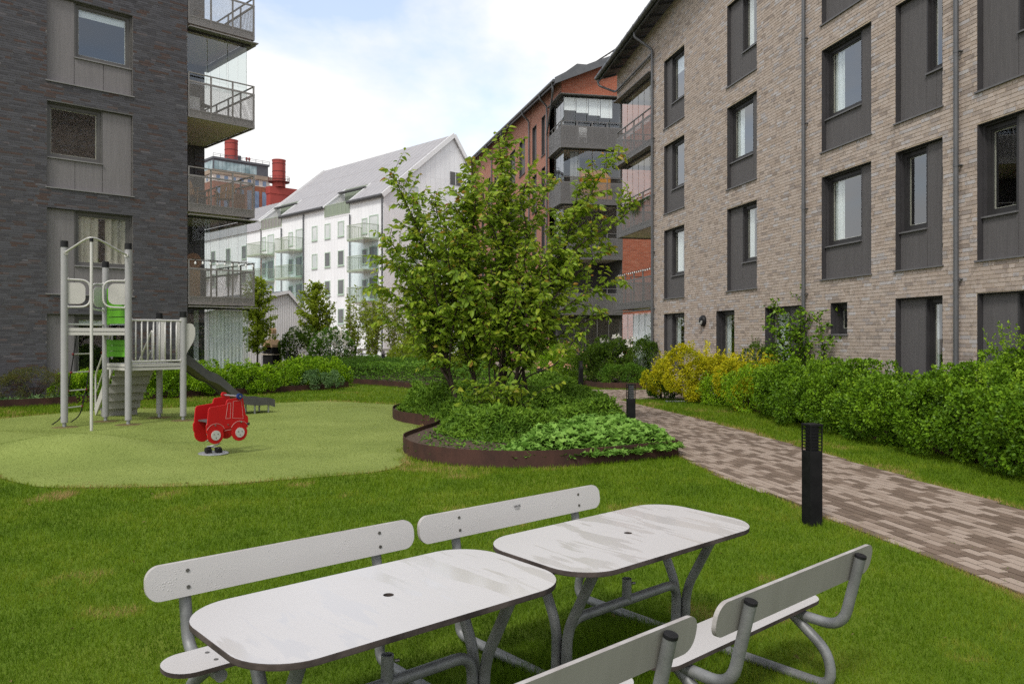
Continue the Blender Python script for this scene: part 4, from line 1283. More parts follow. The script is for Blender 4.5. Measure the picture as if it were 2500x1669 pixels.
# ------------------------------------------------------------------ white gabled house
WH_LOC, WH_RZ = (-11.73, 74.0), math.atan2(0.694, 0.720)          # local x: along the gable (right), y: away along the long side
wh = thing('apartment_building', 'white panelled apartment house with steep pale roof and green balconies', 'building', (*WH_LOC, 0), WH_RZ)
EZ, RZ_, HX, L1 = 14.83, 21.6, 8.2, 23.7
SL = (RZ_ - EZ) / HX
XR, ZR = 13.4, 14.6
def seam_mat():
    """white facade boards: thin vertical joints and horizontal floor joints"""
    m, nt, out = nodes_of('white_facade')
    p = N(nt, 'ShaderNodeBsdfPrincipled', i_Roughness=0.5); p.inputs['Specular IOR Level'].default_value = 0.4
    nt.links.new(p.outputs[0], out.inputs[0])
    nzn = N(nt, 'ShaderNodeTexNoise', i_Scale=0.7, i_Detail=5.0)
    nt.links.new(coords(nt, 'Object', (1, 1, 0.25)), nzn.inputs['Vector'])
    r = ramp(nt, [(0.3, (0.75, 0.755, 0.765)), (0.7, (0.81, 0.815, 0.825))])
    nt.links.new(nzn.outputs['Fac'], r.inputs['Fac'])
    b = N(nt, 'ShaderNodeTexBrick'); b.offset = 0.0
    b.inputs['Scale'].default_value = 1.0; b.inputs['Brick Width'].default_value = 0.6; b.inputs['Row Height'].default_value = 2.85
    b.inputs['Mortar Size'].default_value = 0.012
    b.inputs['Color1'].default_value = (1, 1, 1, 1); b.inputs['Color2'].default_value = (0.965, 0.965, 0.965, 1); b.inputs['Mortar'].default_value = (0.70, 0.70, 0.70, 1)
    nt.links.new(coords(nt, 'UV'), b.inputs['Vector'])
    mx = N(nt, 'ShaderNodeMix', data_type='RGBA', blend_type='MULTIPLY'); mx.inputs[0].default_value = 1
    nt.links.new(r.outputs['Color'], mx.inputs[6]); nt.links.new(b.outputs['Color'], mx.inputs[7])
    nt.links.new(mx.outputs[2], p.inputs['Base Color'])
    MATS['white_facade'] = m
seam_mat()
def uv_mesh(name, polys, mat, parent):
    """polys: list of (3D points, uv list)"""
    V, F, U = [], [], []
    for P, uv in polys:
        k = len(V); V += P; U += uv; F.append(tuple(range(k, k + len(P))))
    me = raw_mesh(name, V, F, mat)
    l = me.uv_layers.new(name='UVMap')
    for i, lo in enumerate(me.loops): l.data[i].uv = U[lo.vertex_index]
    return mesh_obj(name, me, parent)
T1, T2 = (5.66, 10.2), (19.1, L1)
FZ = 13.75
# long wall (x=0 plane), lowered at the two roof terraces
segs = [(0, T1[0], EZ), (T1[0], T1[1], FZ), (T1[1], T2[0], EZ), (T2[0], T2[1], FZ)]
polys = []
for a, b, zt in segs:
    polys.append(([(0, b, -0.5), (0, a, -0.5), (0, a, zt), (0, b, zt)], [(b, -.5), (a, -.5), (a, zt), (b, zt)]))
uv_mesh('long_wall', polys, M['white_facade'], wh)
uv_mesh('gable_wall', [([(0, 0, -0.5), (XR, 0, -0.5), (XR, 0, ZR), (HX, 0, RZ_), (0, 0, EZ)], [(0, -.5), (XR, -.5), (XR, ZR), (HX, RZ_), (0, EZ)])], M['white_facade'], wh)
uv_mesh('far_gable_wall', [([(XR, L1, -0.5), (0, L1, -0.5), (0, L1, EZ), (HX, L1, RZ_), (XR, L1, ZR)], [(0, -.5), (XR, -.5), (XR, ZR), (HX, RZ_), (0, EZ)])], M['white_facade'], wh)
MB().quad((XR, 0, -.5), (XR, L1, -.5), (XR, L1, ZR), (XR, 0, ZR)).build('back_wall', M['white_board'], wh)
# roof plane in standing-seam strips with terrace recesses
TD = 2.33
TZ = EZ + SL * TD
rp2 = lambda x, t: (x, t, EZ + SL * x + 0.06)
roofm = MB()
for a, b, x0_ in ((-0.25, T1[0], -0.22), (T1[0], T1[1], TD), (T1[1], T2[0], -0.22), (T2[0], L1 + 0.25, TD)):
    roofm.quad(rp2(x0_, b), rp2(x0_, a), rp2(HX, a), rp2(HX, b))
roofm.quad((HX, L1 + .25, RZ_ + .06), (HX, -.25, RZ_ + .06), (XR + .2, -.25, ZR - .1), (XR + .2, L1 + .25, ZR - .1))
wroof = roofm.build('roof', M['roof_pale'], wh)
k = 0.1
while k < L1:
    xa = -0.2 if not (T1[0] < k < T1[1] or T2[0] < k < T2[1]) else TD
    MB().bar(rp2(xa, k), rp2(HX, k), 0.025, 0.035).build('roof_seam', M['roof_seam'] if 'roof_seam' in M else pmat('roof_seam', (0.36, 0.35, 0.355), (0.40, 0.39, 0.395), rough=0.5), wroof)
    k += 0.92
m = MB()
for x in (2.6, 5.4):
    for a, b in ((0, T1[0]), (T1[0], T1[1]), (T1[1], T2[0]), (T2[0], L1)):
        if x < TD and (a in (T1[0], T2[0])): continue
        m.bar(rp2(x, a), rp2(x, b), 0.03, 0.012)
m.build('roof_joint', M['roof_seam'], wroof)
for t in (-0.25, L1 + 0.22):                                       # white verges
    m = MB()
    m.bar((-0.3, t, EZ - 0.15), (HX, t, RZ_ + 0.02), 0.12, 0.42); m.bar((HX, t + .001, RZ_ + 0.02), (XR + .25, t + .001, ZR - 0.2), 0.12, 0.36)
    m.build('verge', M['white_trim'], wroof)
for a, b in ((0, T1[0]), (T1[1], T2[0])):
    MB().tube([(-0.32, a - .2 if a == 0 else a, EZ - 0.12), (-0.32, b, EZ - 0.12)], 0.16, 10).build('gutter', M['roof_dark'], wroof, smooth=True)
for a, b in (T1, T2):                                              # terrace recess: cheeks, back, lintel, railing
    m = MB()
    for t in (a + .02, b - .02):
        m.add([(0.02, t, FZ), (TD, t, FZ), (TD, t, TZ), (0.0, t, EZ)], [(0, 1, 2, 3)])
    m.box(-0.02, TD, a, b, FZ - 0.2, FZ)
    m.build('terrace_cheek', M['white_board'], wh)
    MB().box(TD, TD + .1, a, b, FZ, TZ + .1).build('terrace_back', M['green_panel'], wh)
    MB().box(TD - .04, TD - .01, a + .8, b - 1.6, FZ, FZ + 2.1).build('terrace_door', M['far_glass_light'], wh)
    m = MB(); m.bar((TD - 0.55, a - .1, TZ - .32), (TD - 0.55, b + .1, TZ - .32), 0.5, 0.12); m.build('terrace_lintel', M['roof_dark'], wh)
    for t in (a, b):
        MB().bar((-0.25, t, EZ - 0.1), (TD + .1, t, TZ + .14), 0.14, 0.12).build('terrace_verge', M['white_trim'], wh)
    m = MB()
    m.bar((-0.04, a, FZ + 1.15), (-0.04, b, FZ + 1.15), 0.06, 0.05); m.bar((-0.04, a, FZ + .06), (-0.04, b, FZ + .06), 0.06, 0.05)
    nb = 6
    for i in range(nb + 1):
        t = a + (b - a) * i / nb
        m.bar((-0.04, t, FZ), (-0.04, t, FZ + 1.15), 0.05)
    r_ = m.build('terrace_railing', M['green_rail'], wh)
    MB().box(-0.03, -0.015, a + .05, b - .05, FZ + .1, FZ + 1.1).build('railing_sheet', M['green_panel'] if a < 10 else M['balcony_metal'], r_)

def white_window(t0, t1, z0, z1, face='long', light=False, xoff=0.0, parent=None):
    parent = parent or wh
    fr = (lambda s, d, z: (xoff - d, s, z)) if face == 'long' else (lambda s, d, z: (s, -d, z))
    def bx(m, s0, s1, d0, d1, a, b):
        P = [fr(s, d, z) for z in (a, b) for s, d in ((s0, d0), (s1, d0), (s1, d1), (s0, d1))]
        m.add(P, [(0, 1, 2, 3), (7, 6, 5, 4), (0, 4, 5, 1), (1, 5, 6, 2), (2, 6, 7, 3), (3, 7, 4, 0)])
    m = MB(); w = 0.09
    bx(m, t0, t0 + w, 0.003, 0.05, z0, z1); bx(m, t1 - w, t1, 0.003, 0.05, z0, z1)
    bx(m, t0 + w, t1 - w, 0.003, 0.05, z0, z0 + w); bx(m, t0 + w, t1 - w, 0.003, 0.05, z1 - w, z1)
    o = m.build('window', M['green_frame'], parent)
    m = MB(); bx(m, t0 + w, t1 - w, 0.003, 0.015, z0 + w, z1 - w)
    m.build('pane', M['far_glass_light'] if light else M['far_glass_dark'], o)
    m = MB(); bx(m, t0 - .04, t1 + .04, 0.003, 0.12, z0 - .06, z0)
    m.build('sill', M['green_frame'], o)
    return o
wz = [13.1, 10.25, 7.4, 4.55]
for i, (a, b) in enumerate(((6.66, 7.75), (9.16, 10.2), (11.65, 12.7))):
    for j, zt in enumerate(wz):
        white_window(a, b, zt - 1.5, zt, light=(j == 0) or (i == 2 and j == 1))
for st, en in ((0.75, 3.4), (14.45, 17.4), (20.7, 23.4)):
    for j, zf in enumerate((10.75, 7.87, 5.0, 2.1)):
        white_window(st + 0.1, st + 1.55, zf + 0.25, zf + 2.35, light=j == 0)
        white_window(en - 0.75, en + 0.15, zf + 0.75, zf + 2.2, light=j == 0)
def white_balcony(t0, t1, zf, glaze, D=1.7):
    b = MB().box(-D, 0.0, t0, t1, zf - 0.10, zf).build('balcony', M['green_rail'], wh)
    m = MB()
    for p, q in (((-D, t0), (-D, t1)), ((-D, t0), (0, t0)), ((-D, t1), (0, t1))):
        m.bar((*p, zf + 1.35), (*q, zf + 1.35), 0.05, 0.05)
        m.bar((*p, zf + 0.05), (*q, zf + 0.05), 0.05, 0.10)
        n = max(4, int((Vector(q) - Vector(p)).length / 0.135))
        for i in range(n + 1):
            x = p[0] + (q[0] - p[0]) * i / n; y = p[1] + (q[1] - p[1]) * i / n
            m.bar((x, y, zf), (x, y, zf + 1.33), 0.022)
    m.build('railing', M['green_rail'], b)
    MB().box(-D + .1, -0.02, t0 + .1, t1 - .1, zf - 0.12, zf - 0.10).build('soffit', M['soffit'], b)
    if glaze:
        for p, q in (((-D + .08, t0 + .08), (-D + .08, t1 - .08)), ((-D + .08, t0 + .08), (-.02, t0 + .08))):
            for i in range(3):
                a = Vector(p) + (Vector(q) - Vector(p)) * (i / 3); c = Vector(p) + (Vector(q) - Vector(p)) * ((i + 1) / 3 - .01)
                MB().quad((a.x, a.y, zf + 0.1), (c.x, c.y, zf + 0.1), (c.x, c.y, zf + 2.74), (a.x, a.y, zf + 2.74)).build('glass_pane', M['glass_teal'], b)
for st, en in ((0.8, 3.5), (14.5, 17.4), (20.7, 23.9)):
    for j, zf in enumerate((10.75, 7.87, 5.0)):
        white_balcony(st, en, zf, j > 0)
for t, zt in ((0.12, EZ - .3), (5.5, FZ - .2), (14.3, EZ - .3), (19.0, FZ - .2)):
    MB().tube([(-0.12, t, 0), (-0.12, t, zt)], 0.07, 8).build('downpipe', M['gutter_metal'], wh, smooth=True)
for a, b, zs in ((2.78, 3.88, (14.5, 16.0)),):
    white_window(a, b, zs[0], zs[1], 'gable', True)
for a, b in ((2.78, 3.88), (5.57, 6.67), (8.4, 9.5)):
    for j, zt in enumerate(wz):
        white_window(a, b, zt - 1.6, zt, 'gable', j == 0)
for a, b, z0, z1 in ((7.85, 9.17, 16.75, 18.0), (10.4, 11.4, 15.2, 15.9)):
    m = MB().box(a, b, -0.06, -0.002, z0, z1)
    vo = m.build('vent', M['vent_dark'], wh)
    m = MB().box(a - .04, b + .04, -0.07, -0.061, z1, z1 + .05); m.box((a + b) / 2 - .03, (a + b) / 2 + .03, -0.075, -0.061, z0, z1)
    m.build('vent_frame', M['white_trim'], vo)
# lower wing behind, same line
w2 = thing('apartment_building', 'lower white wing with pale roof seen left of the steep white house', 'building', (WH_LOC[0], WH_LOC[1], 0), WH_RZ)
E2, R2, La, Lb = 13.9, 19.2, L1 + 0.3, 62.0
uv_mesh('long_wall', [([(0, Lb, -.5), (0, La, -.5), (0, La, E2), (0, Lb, E2)], [(Lb, -.5), (La, -.5), (La, E2), (Lb, E2)])], M['white_facade'], w2)
uv_mesh('gable_wall', [([(16.4, Lb, -.5), (0, Lb, -.5), (0, Lb, E2), (HX, Lb, R2), (16.4, Lb, E2)], [(0, -.5), (16, -.5), (16, 13), (8, 19), (0, 13)])], M['white_facade'], w2)
m = MB()
m.quad((-.2, Lb, E2 - .1), (-.2, La, E2 - .1), (HX, La, R2), (HX, Lb, R2)); m.quad((HX, Lb, R2), (HX, La, R2), (16.6, La, E2 - .1), (16.6, Lb, E2 - .1))
r2 = m.build('roof', M['roof_pale'], w2)
k = La
while k < Lb:
    z_ = lambda x: E2 - .1 + (R2 - E2 + .1) * (x + .2) / (HX + .2)
    MB().bar((-.2, k, z_(-.2) + .03), (HX, k, z_(HX) + .03), 0.03, 0.04).build('roof_seam', M['roof_seam'], r2)
    k += 0.92
for i in range(8):
    for j, zt in enumerate((12.4, 9.55, 6.7)):
        white_window(La + 3.4 + i * 4.2, La + 4.6 + i * 4.2, zt - 1.6, zt, parent=w2)
for i in range(3):
    t0 = La + 5.6 + i * 8
    b = MB().box(-1.5, 0, t0, t0 + 2.6, 9.0, 9.1).build('balcony', M['green_rail'], w2)
    m = MB()
    for p, q in (((-1.5, t0), (-1.5, t0 + 2.6)), ((-1.5, t0), (0, t0))):
        m.bar((*p, 10.3), (*q, 10.3), .06)
        for s in range(15):
            x = p[0] + (q[0] - p[0]) * s / 14; y = p[1] + (q[1] - p[1]) * s / 14
            m.bar((x, y, 9.1), (x, y, 10.3), .03)
    m.build('railing', M['green_rail'], b)

# ------------------------------------------------------------------ old power station far behind
PS_LOC, PS_RZ = (-73.9, 200.0), math.atan2(0.694, 0.720)
ps = thing('power_station', 'old brick power station with glazed dark penthouse beyond the white house', 'building', (*PS_LOC, 0), PS_RZ)
W_ = 15.0
MB().box(0, W_, 0, 22, -1, 40.5).build('brick_body', M['factory_brick'], ps)
MB().box(-0.05, W_ + .05, -0.06, 22, 40.5, 42.25).build('window_band', M['factory_pale'], ps)
MB().box(-0.5, W_ + .5, -0.5, 22.5, 42.25, 43.25).build('cornice', M['factory_concrete'], ps)
MB().box(0.1, W_ - .3, 0.1, 21, 43.25, 46.0).build('penthouse', M['factory_dark'], ps)
MB().box(-0.1, W_, -0.2, 21.4, 46.0, 46.5).build('penthouse_roof', M['factory_dark'], ps)
for i in range(11):
    a = 0.35 + i * 1.02
    MB().box(a, a + 0.94, 0.05, 0.095, 43.45, 45.55).build('penthouse_pane', M['factory_glass'], ps)
for i in range(8):
    a = 0.5 + i * 1.3
    MB().box(0.05, 0.095, a, a + 1.2, 43.45, 45.55).build('penthouse_pane', M['factory_glass'], ps)
for i in range(7):
    a = 0.8 + i * 2.05
    MB().box(a, a + 0.95, -0.12, -0.065, 40.75, 42.0).build('window', M['factory_blue'], ps)
    MB().box(a - .1, a + 1.05, -0.08, -0.01, 31.5, 39.2).build('tall_window', M['factory_blue'], ps)
    MB().box(a - .1, a + 1.05, -0.08, -0.01, 22.0, 29.8).build('tall_window', M['factory_blue'], ps)
for i in range(9):
    a = 0.8 + i * 2.05
    MB().box(-0.12, -0.055, a, a + 0.95, 40.75, 42.0).build('window', M['factory_blue'], ps)
m = MB()
m.bar((0, 0, 47.3), (W_, 0, 47.3), .08); m.bar((0, 0, 46.9), (W_, 0, 46.9), .06)
for i in range(9): m.bar((W_ * i / 8, 0, 46.4), (W_ * i / 8, 0, 47.3), .08)
m.build('roof_railing', M['factory_dark'], ps)
MB().box(6.5, 9.2, 4, 7, 46.5, 48.6).build('roof_unit', M['factory_dark'], ps)
for x in (10.2, 10.9):
    MB().lathe([(0.0, 0), (.16, 0), (.16, 1.1), (.3, 1.2), (.3, 1.6), (.1, 1.8), (0, 1.8)], (x, 3.0, 46.5), 10).build('roof_vent', M['factory_red'], ps, smooth=True)
def chimney(label, x, y, z0, z1, r, platform=False):
    c = thing('chimney', label, 'chimney', (x, y, 0), 0, 'red power station chimneys')
    prof = [(r * 1.03, z0), (r * 1.0, z0 + .4)]
    s = MB().lathe([(r, z0), (r, z1), (r * 1.06, z1), (r * 1.06, z1 + .25), (r * .9, z1 + .25), (r * .9, z1 - 2), (0, z1 - 2)], seg=28)
    st = s.build('shaft', M['factory_red'], c, smooth=True)
    n = int((z1 - z0) / 1.75)
    for i in range(1, n + 1):
        z = z0 + (z1 - z0) * i / (n + 0.4)
        MB().lathe([(r, z - .07), (r * 1.035, z - .07), (r * 1.035, z + .07), (r, z + .07)], seg=28).build('band', M['factory_rust'], st, smooth=True)
    m = MB()
    for s_ in (-.25, .25):
        m.bar((r * .86 + .12 + 0.0, -r * .62 + s_ * .5, z0), (r * .86 + .12, -r * .62 + s_ * .5, z1), .07)
    zz = z0 + .3
    while zz < z1:
        m.bar((r * .86 + .12, -r * .62 - .13, zz), (r * .86 + .12, -r * .62 + .13, zz), .05); zz += .5
    m.build('ladder', M['factory_rust'], c)
    if platform:
        zp = z0 + 1.2
        m = MB().lathe([(r, zp), (r + 1.0, zp), (r + 1.0, zp + .12), (r, zp + .12)], seg=28)
        for i in range(20):
            a = 2 * math.pi * i / 20
            m.bar(((r + .95) * math.cos(a), (r + .95) * math.sin(a), zp), ((r + .95) * math.cos(a), (r + .95) * math.sin(a), zp + 1.3), .06)
        for zz in (zp + .65, zp + 1.3):
            m.tube([((r + .95) * math.cos(2 * math.pi * i / 24), (r + .95) * math.sin(2 * math.pi * i / 24), zz) for i in range(25)], .04, 6, False)
        m.build('platform', M['factory_rust'], c)
    return c
chimney('red steel chimney rising behind the glazed penthouse of the power station', -71.5, 206.0, 46.0, 51.6, 1.62)
chimney('red steel chimney with ring platform beside the power station, right one', -58.5, 203.0, 39.3, 45.9, 1.62, True)
rbx = thing('boiler_house', 'red steel boiler house below the right chimney beside the power station', 'building', (-61.0, 201.8, 0), PS_RZ)
MB().box(0, 8.6, -1.5, .6, -1, 37.5).build('body', M['factory_red'], rbx)
MB().box(-.15, 8.75, -1.65, .7, 37.5, 39.3).build('parapet', M['factory_red'], rbx)
MB().box(2.0, 3.2, -1.6, -1.51, 32.5, 35.2).build('door', M['factory_rust'], rbx)
m = MB(); m.bar((5.6, -2.6, 37.2), (7.9, -2.6, 37.6), .4, .5)
for x in (5.0, 6.6, 7.6): m.bar((x, -2.6, 30), (x + .6, -2.6, 37.2), .18)
m.box(5.9, 7.4, -2.6, -1.7, 30, 36.6)
m.build('gantry', M['factory_rust'], rbx)

# ------------------------------------------------------------------ white corrugated shed, lamp, grill, fence in the middle distance
sh = thing('shed', 'white corrugated shed with sloping roof behind the young trees', 'shed', (-14.45, 52.0, 0), WH_RZ)
def sp(u, v, Y=54.0): return ((u - 1250) / 1975 * Y, Y, EYE - (v - 823) / 1975 * Y)
xl, xp, xr = -6.5, 0.0, 2.6                          # x along the front, y away
zl, zp, zr = 3.1, 4.68, 2.0
m = MB()
m.add([(xl, 0, -.1), (xr, 0, -.1), (xr, 0, zr), (xp, 0, zp), (xl, 0, zl), (xl, 9, -.1), (xr, 9, -.1), (xr, 9, zr), (xp, 9, zp), (xl, 9, zl)],
      [(0, 1, 2, 3, 4), (1, 6, 7, 2), (9, 8, 7, 6, 5), (5, 0, 4, 9)])
m.build('wall', M['shed_white'], sh)
m = MB()
m.add([(xl - .1, -.2, zl + .06), (xp, -.2, zp + .06), (xp, 9.2, zp + .06), (xl - .1, 9.2, zl + .06), (xr + .15, -.2, zr - .06), (xr + .15, 9.2, zr - .06)], [(0, 1, 2, 3), (1, 4, 5, 2)])
sr = m.build('roof', M['roof_dark'], sh)
m = MB(); m.bar((xl - .1, -.2, zl - .02), (xp, -.2, zp - .02), .06, .2); m.bar((xp, -.201, zp - .02), (xr + .15, -.201, zr - .1), .06, .2)
m.build('verge', M['white_trim'], sr)

lp = thing('street_lamp', 'tall street lamp with white dome shade in front of the shed', 'street lamp', (sp(643, 0, 50)[0], 50.0, 0))
zl_ = sp(0, 716, 50)[2]
MB().tube([(0, 0, 0), (0, 0, zl_ + .35)], [.06, .045], 10).build('pole', M['gutter_metal'], lp, smooth=True)
MB().bar((0, 0, zl_ + .3), (.36, 0, zl_ + .3), .03).build('arm', M['gutter_metal'], lp)
MB().lathe([(.05, .34), (.10, .30), (.19, .20), (.215, .06), (.215, 0), (.19, -.02), (0, -.02)], (.36, 0, zl_), 20).build('shade', M['lamp_white'], lp, smooth=True)

gr = thing('masonry_grill', 'sand coloured garden grill with chimney beyond the green hedge', 'grill', (sp(665, 0, 46)[0], 46.0, 0), math.radians(-35))
m = MB()
m.box(-.42, .42, -.32, .32, 0, .75); m.build('base', M['soot'], gr)
MB().box(-.46, .46, -.42, .34, .75, .81).build('shelf', M['grill_pale'], gr)
m = MB()
m.box(-.38, -.30, -.32, .30, .81, 1.22); m.box(.30, .38, -.32, .30, .81, 1.22); m.box(-.30, .30, .24, .30, .81, 1.22)
m.build('firebox', M['soot'], gr)
arch = [(-.40, 1.22)] + [(-.40 + .0, 1.22)]
m = MB()
pr = [(-.40, 1.18), (-.26, 1.18), (-.24, 1.28), (-.14, 1.40), (0, 1.44), (.14, 1.40), (.24, 1.28), (.26, 1.18), (.40, 1.18), (.40, 1.32), (.17, 1.62), (-.17, 1.62), (-.40, 1.32)]
m.prism(pr, -.34, .30, lambda x, y, z: (x, z, y))
m.build('hood', M['grill_sand'], gr)
m = MB().box(-.16, .16, -.14, .16, 1.60, 1.95); m.build('flue', M['grill_pale'], gr)
m = MB()
arc = [(.16 * math.cos(math.radians(a)), 2.12 + .16 * math.sin(math.radians(a))) for a in range(0, 181, 15)]
m.prism([(.16, 1.95)] + arc + [(-.16, 1.95)], .10, .16, lambda x, y, z: (x, z, y))
m.prism([(.16, 1.95)] + arc + [(-.16, 1.95), (-.10, 1.95), (-.10, 2.10)] + [(-.10 * math.cos(math.radians(a)), 2.12 + .10 * math.sin(math.radians(a))) for a in range(0, 181, 30)] + [(.10, 1.95)], -.14, .10, lambda x, y, z: (x, z, y))
m.build('cowl', M['grill_sand'], gr)
m = MB()
for z in (.90, 1.02): 
    for i in range(7): m.bar((-.3 + i * .1, -.3, z), (-.3 + i * .1, .2, z), .015)
m.build('grate', M['steel'], gr)

def bar_fence(label, a, b, h=1.15, step=0.11):
    a, b = Vector(a), Vector(b)
    f = thing('fence', label, 'fence', (a.x, a.y, 0))
    d = b - a
    for zr_ in (h, .12): MB().bar((0, 0, zr_), (d.x, d.y, zr_), .035).build('rail', M['black_paint'], f)
    n = int(d.length / step)
    me = MB().bar((0, 0, .12), (0, 0, h), .014).mesh('baluster', M['black_paint'])
    for i in range(n + 1):
        mesh_obj('baluster', me, f, loc=(d.x * i / n, d.y * i / n, 0))
    for i in range(0, n + 1, 20):
        MB().box(-.025, .025, -.025, .025, 0, h + .05).build('post', M['black_paint'], f).location = (d.x * i / n, d.y * i / n, 0)
bar_fence('black bar fence behind the grill in front of the shed', (-20.5, 50.8), (-11.5, 52.4))
bar_fence('black bar fence by the terrace of the red brick block', (-0.6, 40.6), (2.2, 41.0), h=1.1, step=0.12)
# ------------------------------------------------------------------ ground, path, turf, beds
g_ = MB().quad((-700, -300, -0.03), (700, -300, -0.03), (700, 1200, -0.03), (-700, 1200, -0.03)).build('ground', M['paving_far'])
tag(g_, kind='structure')
LAWN = [(-22, -2.0), (12, -2.0), (12, 40), (-2, 47), (-12, 47), (-22, 40)]
tag(poly_sheet('lawn', LAWN, 0.0, M['lawn_ground']), kind='structure')

PATH_L = [(3.95, 2.5), (3.62, 4.6), (3.46, 5.47), (3.28, 6.61), (3.15, 7.35), (2.93, 8.64), (2.62, 10.1), (2.50, 11.4), (2.28, 14), (1.95, 17), (1.65, 21), (1.3, 25), (0.7, 33), (0.0, 42)]
PATH_R = [(6.2, 2.5), (5.45, 6), (5.18, 8.19), (5.02, 9.18), (4.88, 10.49), (4.68, 12.04), (4.36, 14.64), (4.10, 16.57), (3.62, 19), (3.2, 21.2), (3.0, 22.4), (3.2, 22.75),
          (4.2, 22.9), (5.6, 22.8), (5.3, 26.9), (2.7, 26.9), (2.35, 28), (1.8, 33), (1.05, 42)]
PATH = PATH_L + PATH_R[::-1]
path = tag(poly_sheet('path', PATH, 0.004, M['joint_sand']), kind='structure')
ANG = math.atan2(0.98, -0.19)
ca, sa = math.cos(ANG), math.sin(ANG)
PLn, PWd, J = 0.214, 0.102, 0.0135
cells = []
P_ = np.array(PATH)
for r_ in range(-80, 80):
    off = (r_ % 2) * 0.5 * PLn + 0.03 * math.sin(r_ * 12.3)
    for k in range(-20, 240):
        a = k * PLn + off; b = r_ * PWd
        cells.append((4.0 + a * ca - b * sa, 2.0 + a * sa + b * ca))
C_ = np.array(cells)
ok = inside(PATH, C_[:, 0], C_[:, 1])
C_ = C_[ok]
infr = np.array([in_frame((x, y, 0)) for x, y in C_])
order = np.argsort(-infr)
h_ = rng.uniform(0.003, 0.006, len(C_))
pl, pw = PLn - J, PWd - J
bv = 0.004
unit = MB()
unit.add([(-pl/2, -pw/2, 0), (pl/2, -pw/2, 0), (pl/2, pw/2, 0), (-pl/2, pw/2, 0),
          (-pl/2, -pw/2, .9), (pl/2, -pw/2, .9), (pl/2, pw/2, .9), (-pl/2, pw/2, .9),
          (-pl/2+bv, -pw/2+bv, 1), (pl/2-bv, -pw/2+bv, 1), (pl/2-bv, pw/2-bv, 1), (-pl/2+bv, pw/2-bv, 1)],
         [(0, 1, 5, 4), (1, 2, 6, 5), (2, 3, 7, 6), (3, 0, 4, 7), (4, 5, 9, 8), (5, 6, 10, 9), (6, 7, 11, 10), (7, 4, 8, 11), (8, 9, 10, 11)])
ume = unit.mesh('paver', M['paver'])
for i in order[:300]:
    mesh_obj('paver', ume, path, loc=(C_[i, 0], C_[i, 1], 0.004), rot=(random.uniform(-.006, .006), random.uniform(-.004, .004), ANG + random.uniform(-.01, .01)), scale=(1, 1, h_[i] + 0.004))
rest = order[300:]
uv_ = np.array(unit.v); ff = np.array(unit.f)
jr = rng.uniform(-.01, .01, len(rest)) + ANG
cx, sx_ = np.cos(jr), np.sin(jr)
X = C_[rest, 0][:, None] + uv_[None, :, 0] * cx[:, None] - uv_[None, :, 1] * sx_[:, None]
Y = C_[rest, 1][:, None] + uv_[None, :, 0] * sx_[:, None] + uv_[None, :, 1] * cx[:, None]
Z = 0.004 + uv_[None, :, 2] * (h_[rest] + 0.004)[:, None]
V = np.stack([X, Y, Z], -1).reshape(-1, 3)
Lp = (np.arange(len(rest))[:, None, None] * len(uv_) + ff[None]).reshape(-1)
tag(mesh_obj('paving', np_mesh('paving', V, Lp, 4, M['paver']), path), kind='stuff')

# artificial turf of the playground, with low mounds
TURF = [(p.x, p.y) for p in smooth_path([(-6.36, 10.05, 0), (-5.78, 9.6, 0), (-5.27, 9.4, 0), (-3.75, 9.5, 0), (-2.76, 9.93, 0), (-1.75, 10.5, 0), (-1.5, 11.3, 0), (-1.62, 12.6, 0), (-1.7, 15.5, 0),
                                         (-2.3, 17.5, 0), (-2.75, 19.6, 0), (-2.9, 20.8, 0), (-4.1, 21.6, 0), (-5.1, 22.1, 0), (-6.25, 21.4, 0), (-8.2, 20.1, 0), (-9.6, 19.5, 0), (-10.6, 18.1, 0), (-11.2, 16.4, 0),
                                         (-11.2, 13.8, 0), (-9.4, 11.6, 0), (-7.6, 10.6, 0), (-6.5, 10.1, 0)], 4)]
def turf_h(x, y):
    d = dist_to_line(TURF + [TURF[0]], x, y)
    e = np.clip(d / 0.9, 0, 1); e = e * e * (3 - 2 * e)
    h = 0.30 * np.exp(-(((x + 6.5) / 1.25) ** 2 + ((y - 11.9) / 1.0) ** 2)) + 0.12 * np.exp(-(((x + 3.2) / 1.1) ** 2 + ((y - 18.6) / 1.0) ** 2))
    h += 0.14 * np.exp(-(((x + 8.9) / 1.2) ** 2 + ((y - 13.4) / 1.0) ** 2))
    return 0.008 + e * h + 0.02 * np.clip(d / 0.25, 0, 1)
TC = np.array((-6.2, 15.6)); TO = np.array(TURF)
NR = 70
fr_ = np.linspace(1, 0, NR + 1)[:-1]
ring = TC + (TO[None] - TC) * fr_[:, None, None]
nT = len(TO)
RV = np.concatenate([ring.reshape(-1, 2), TC[None]])
rz_ = turf_h(RV[:, 0], RV[:, 1])
V = [(x, y, z) for (x, y), z in zip(RV, rz_)]
F = [(r * nT + i, r * nT + (i + 1) % nT, (r + 1) * nT + (i + 1) % nT, (r + 1) * nT + i) for r in range(NR - 1) for i in range(nT)]
F += [((NR - 1) * nT + i, (NR - 1) * nT + (i + 1) % nT, NR * nT) for i in range(nT)]
turf = mesh_obj('playground_turf', raw_mesh('playground_turf', V, F, M['turf_ground'], True))
tag(turf, kind='structure')

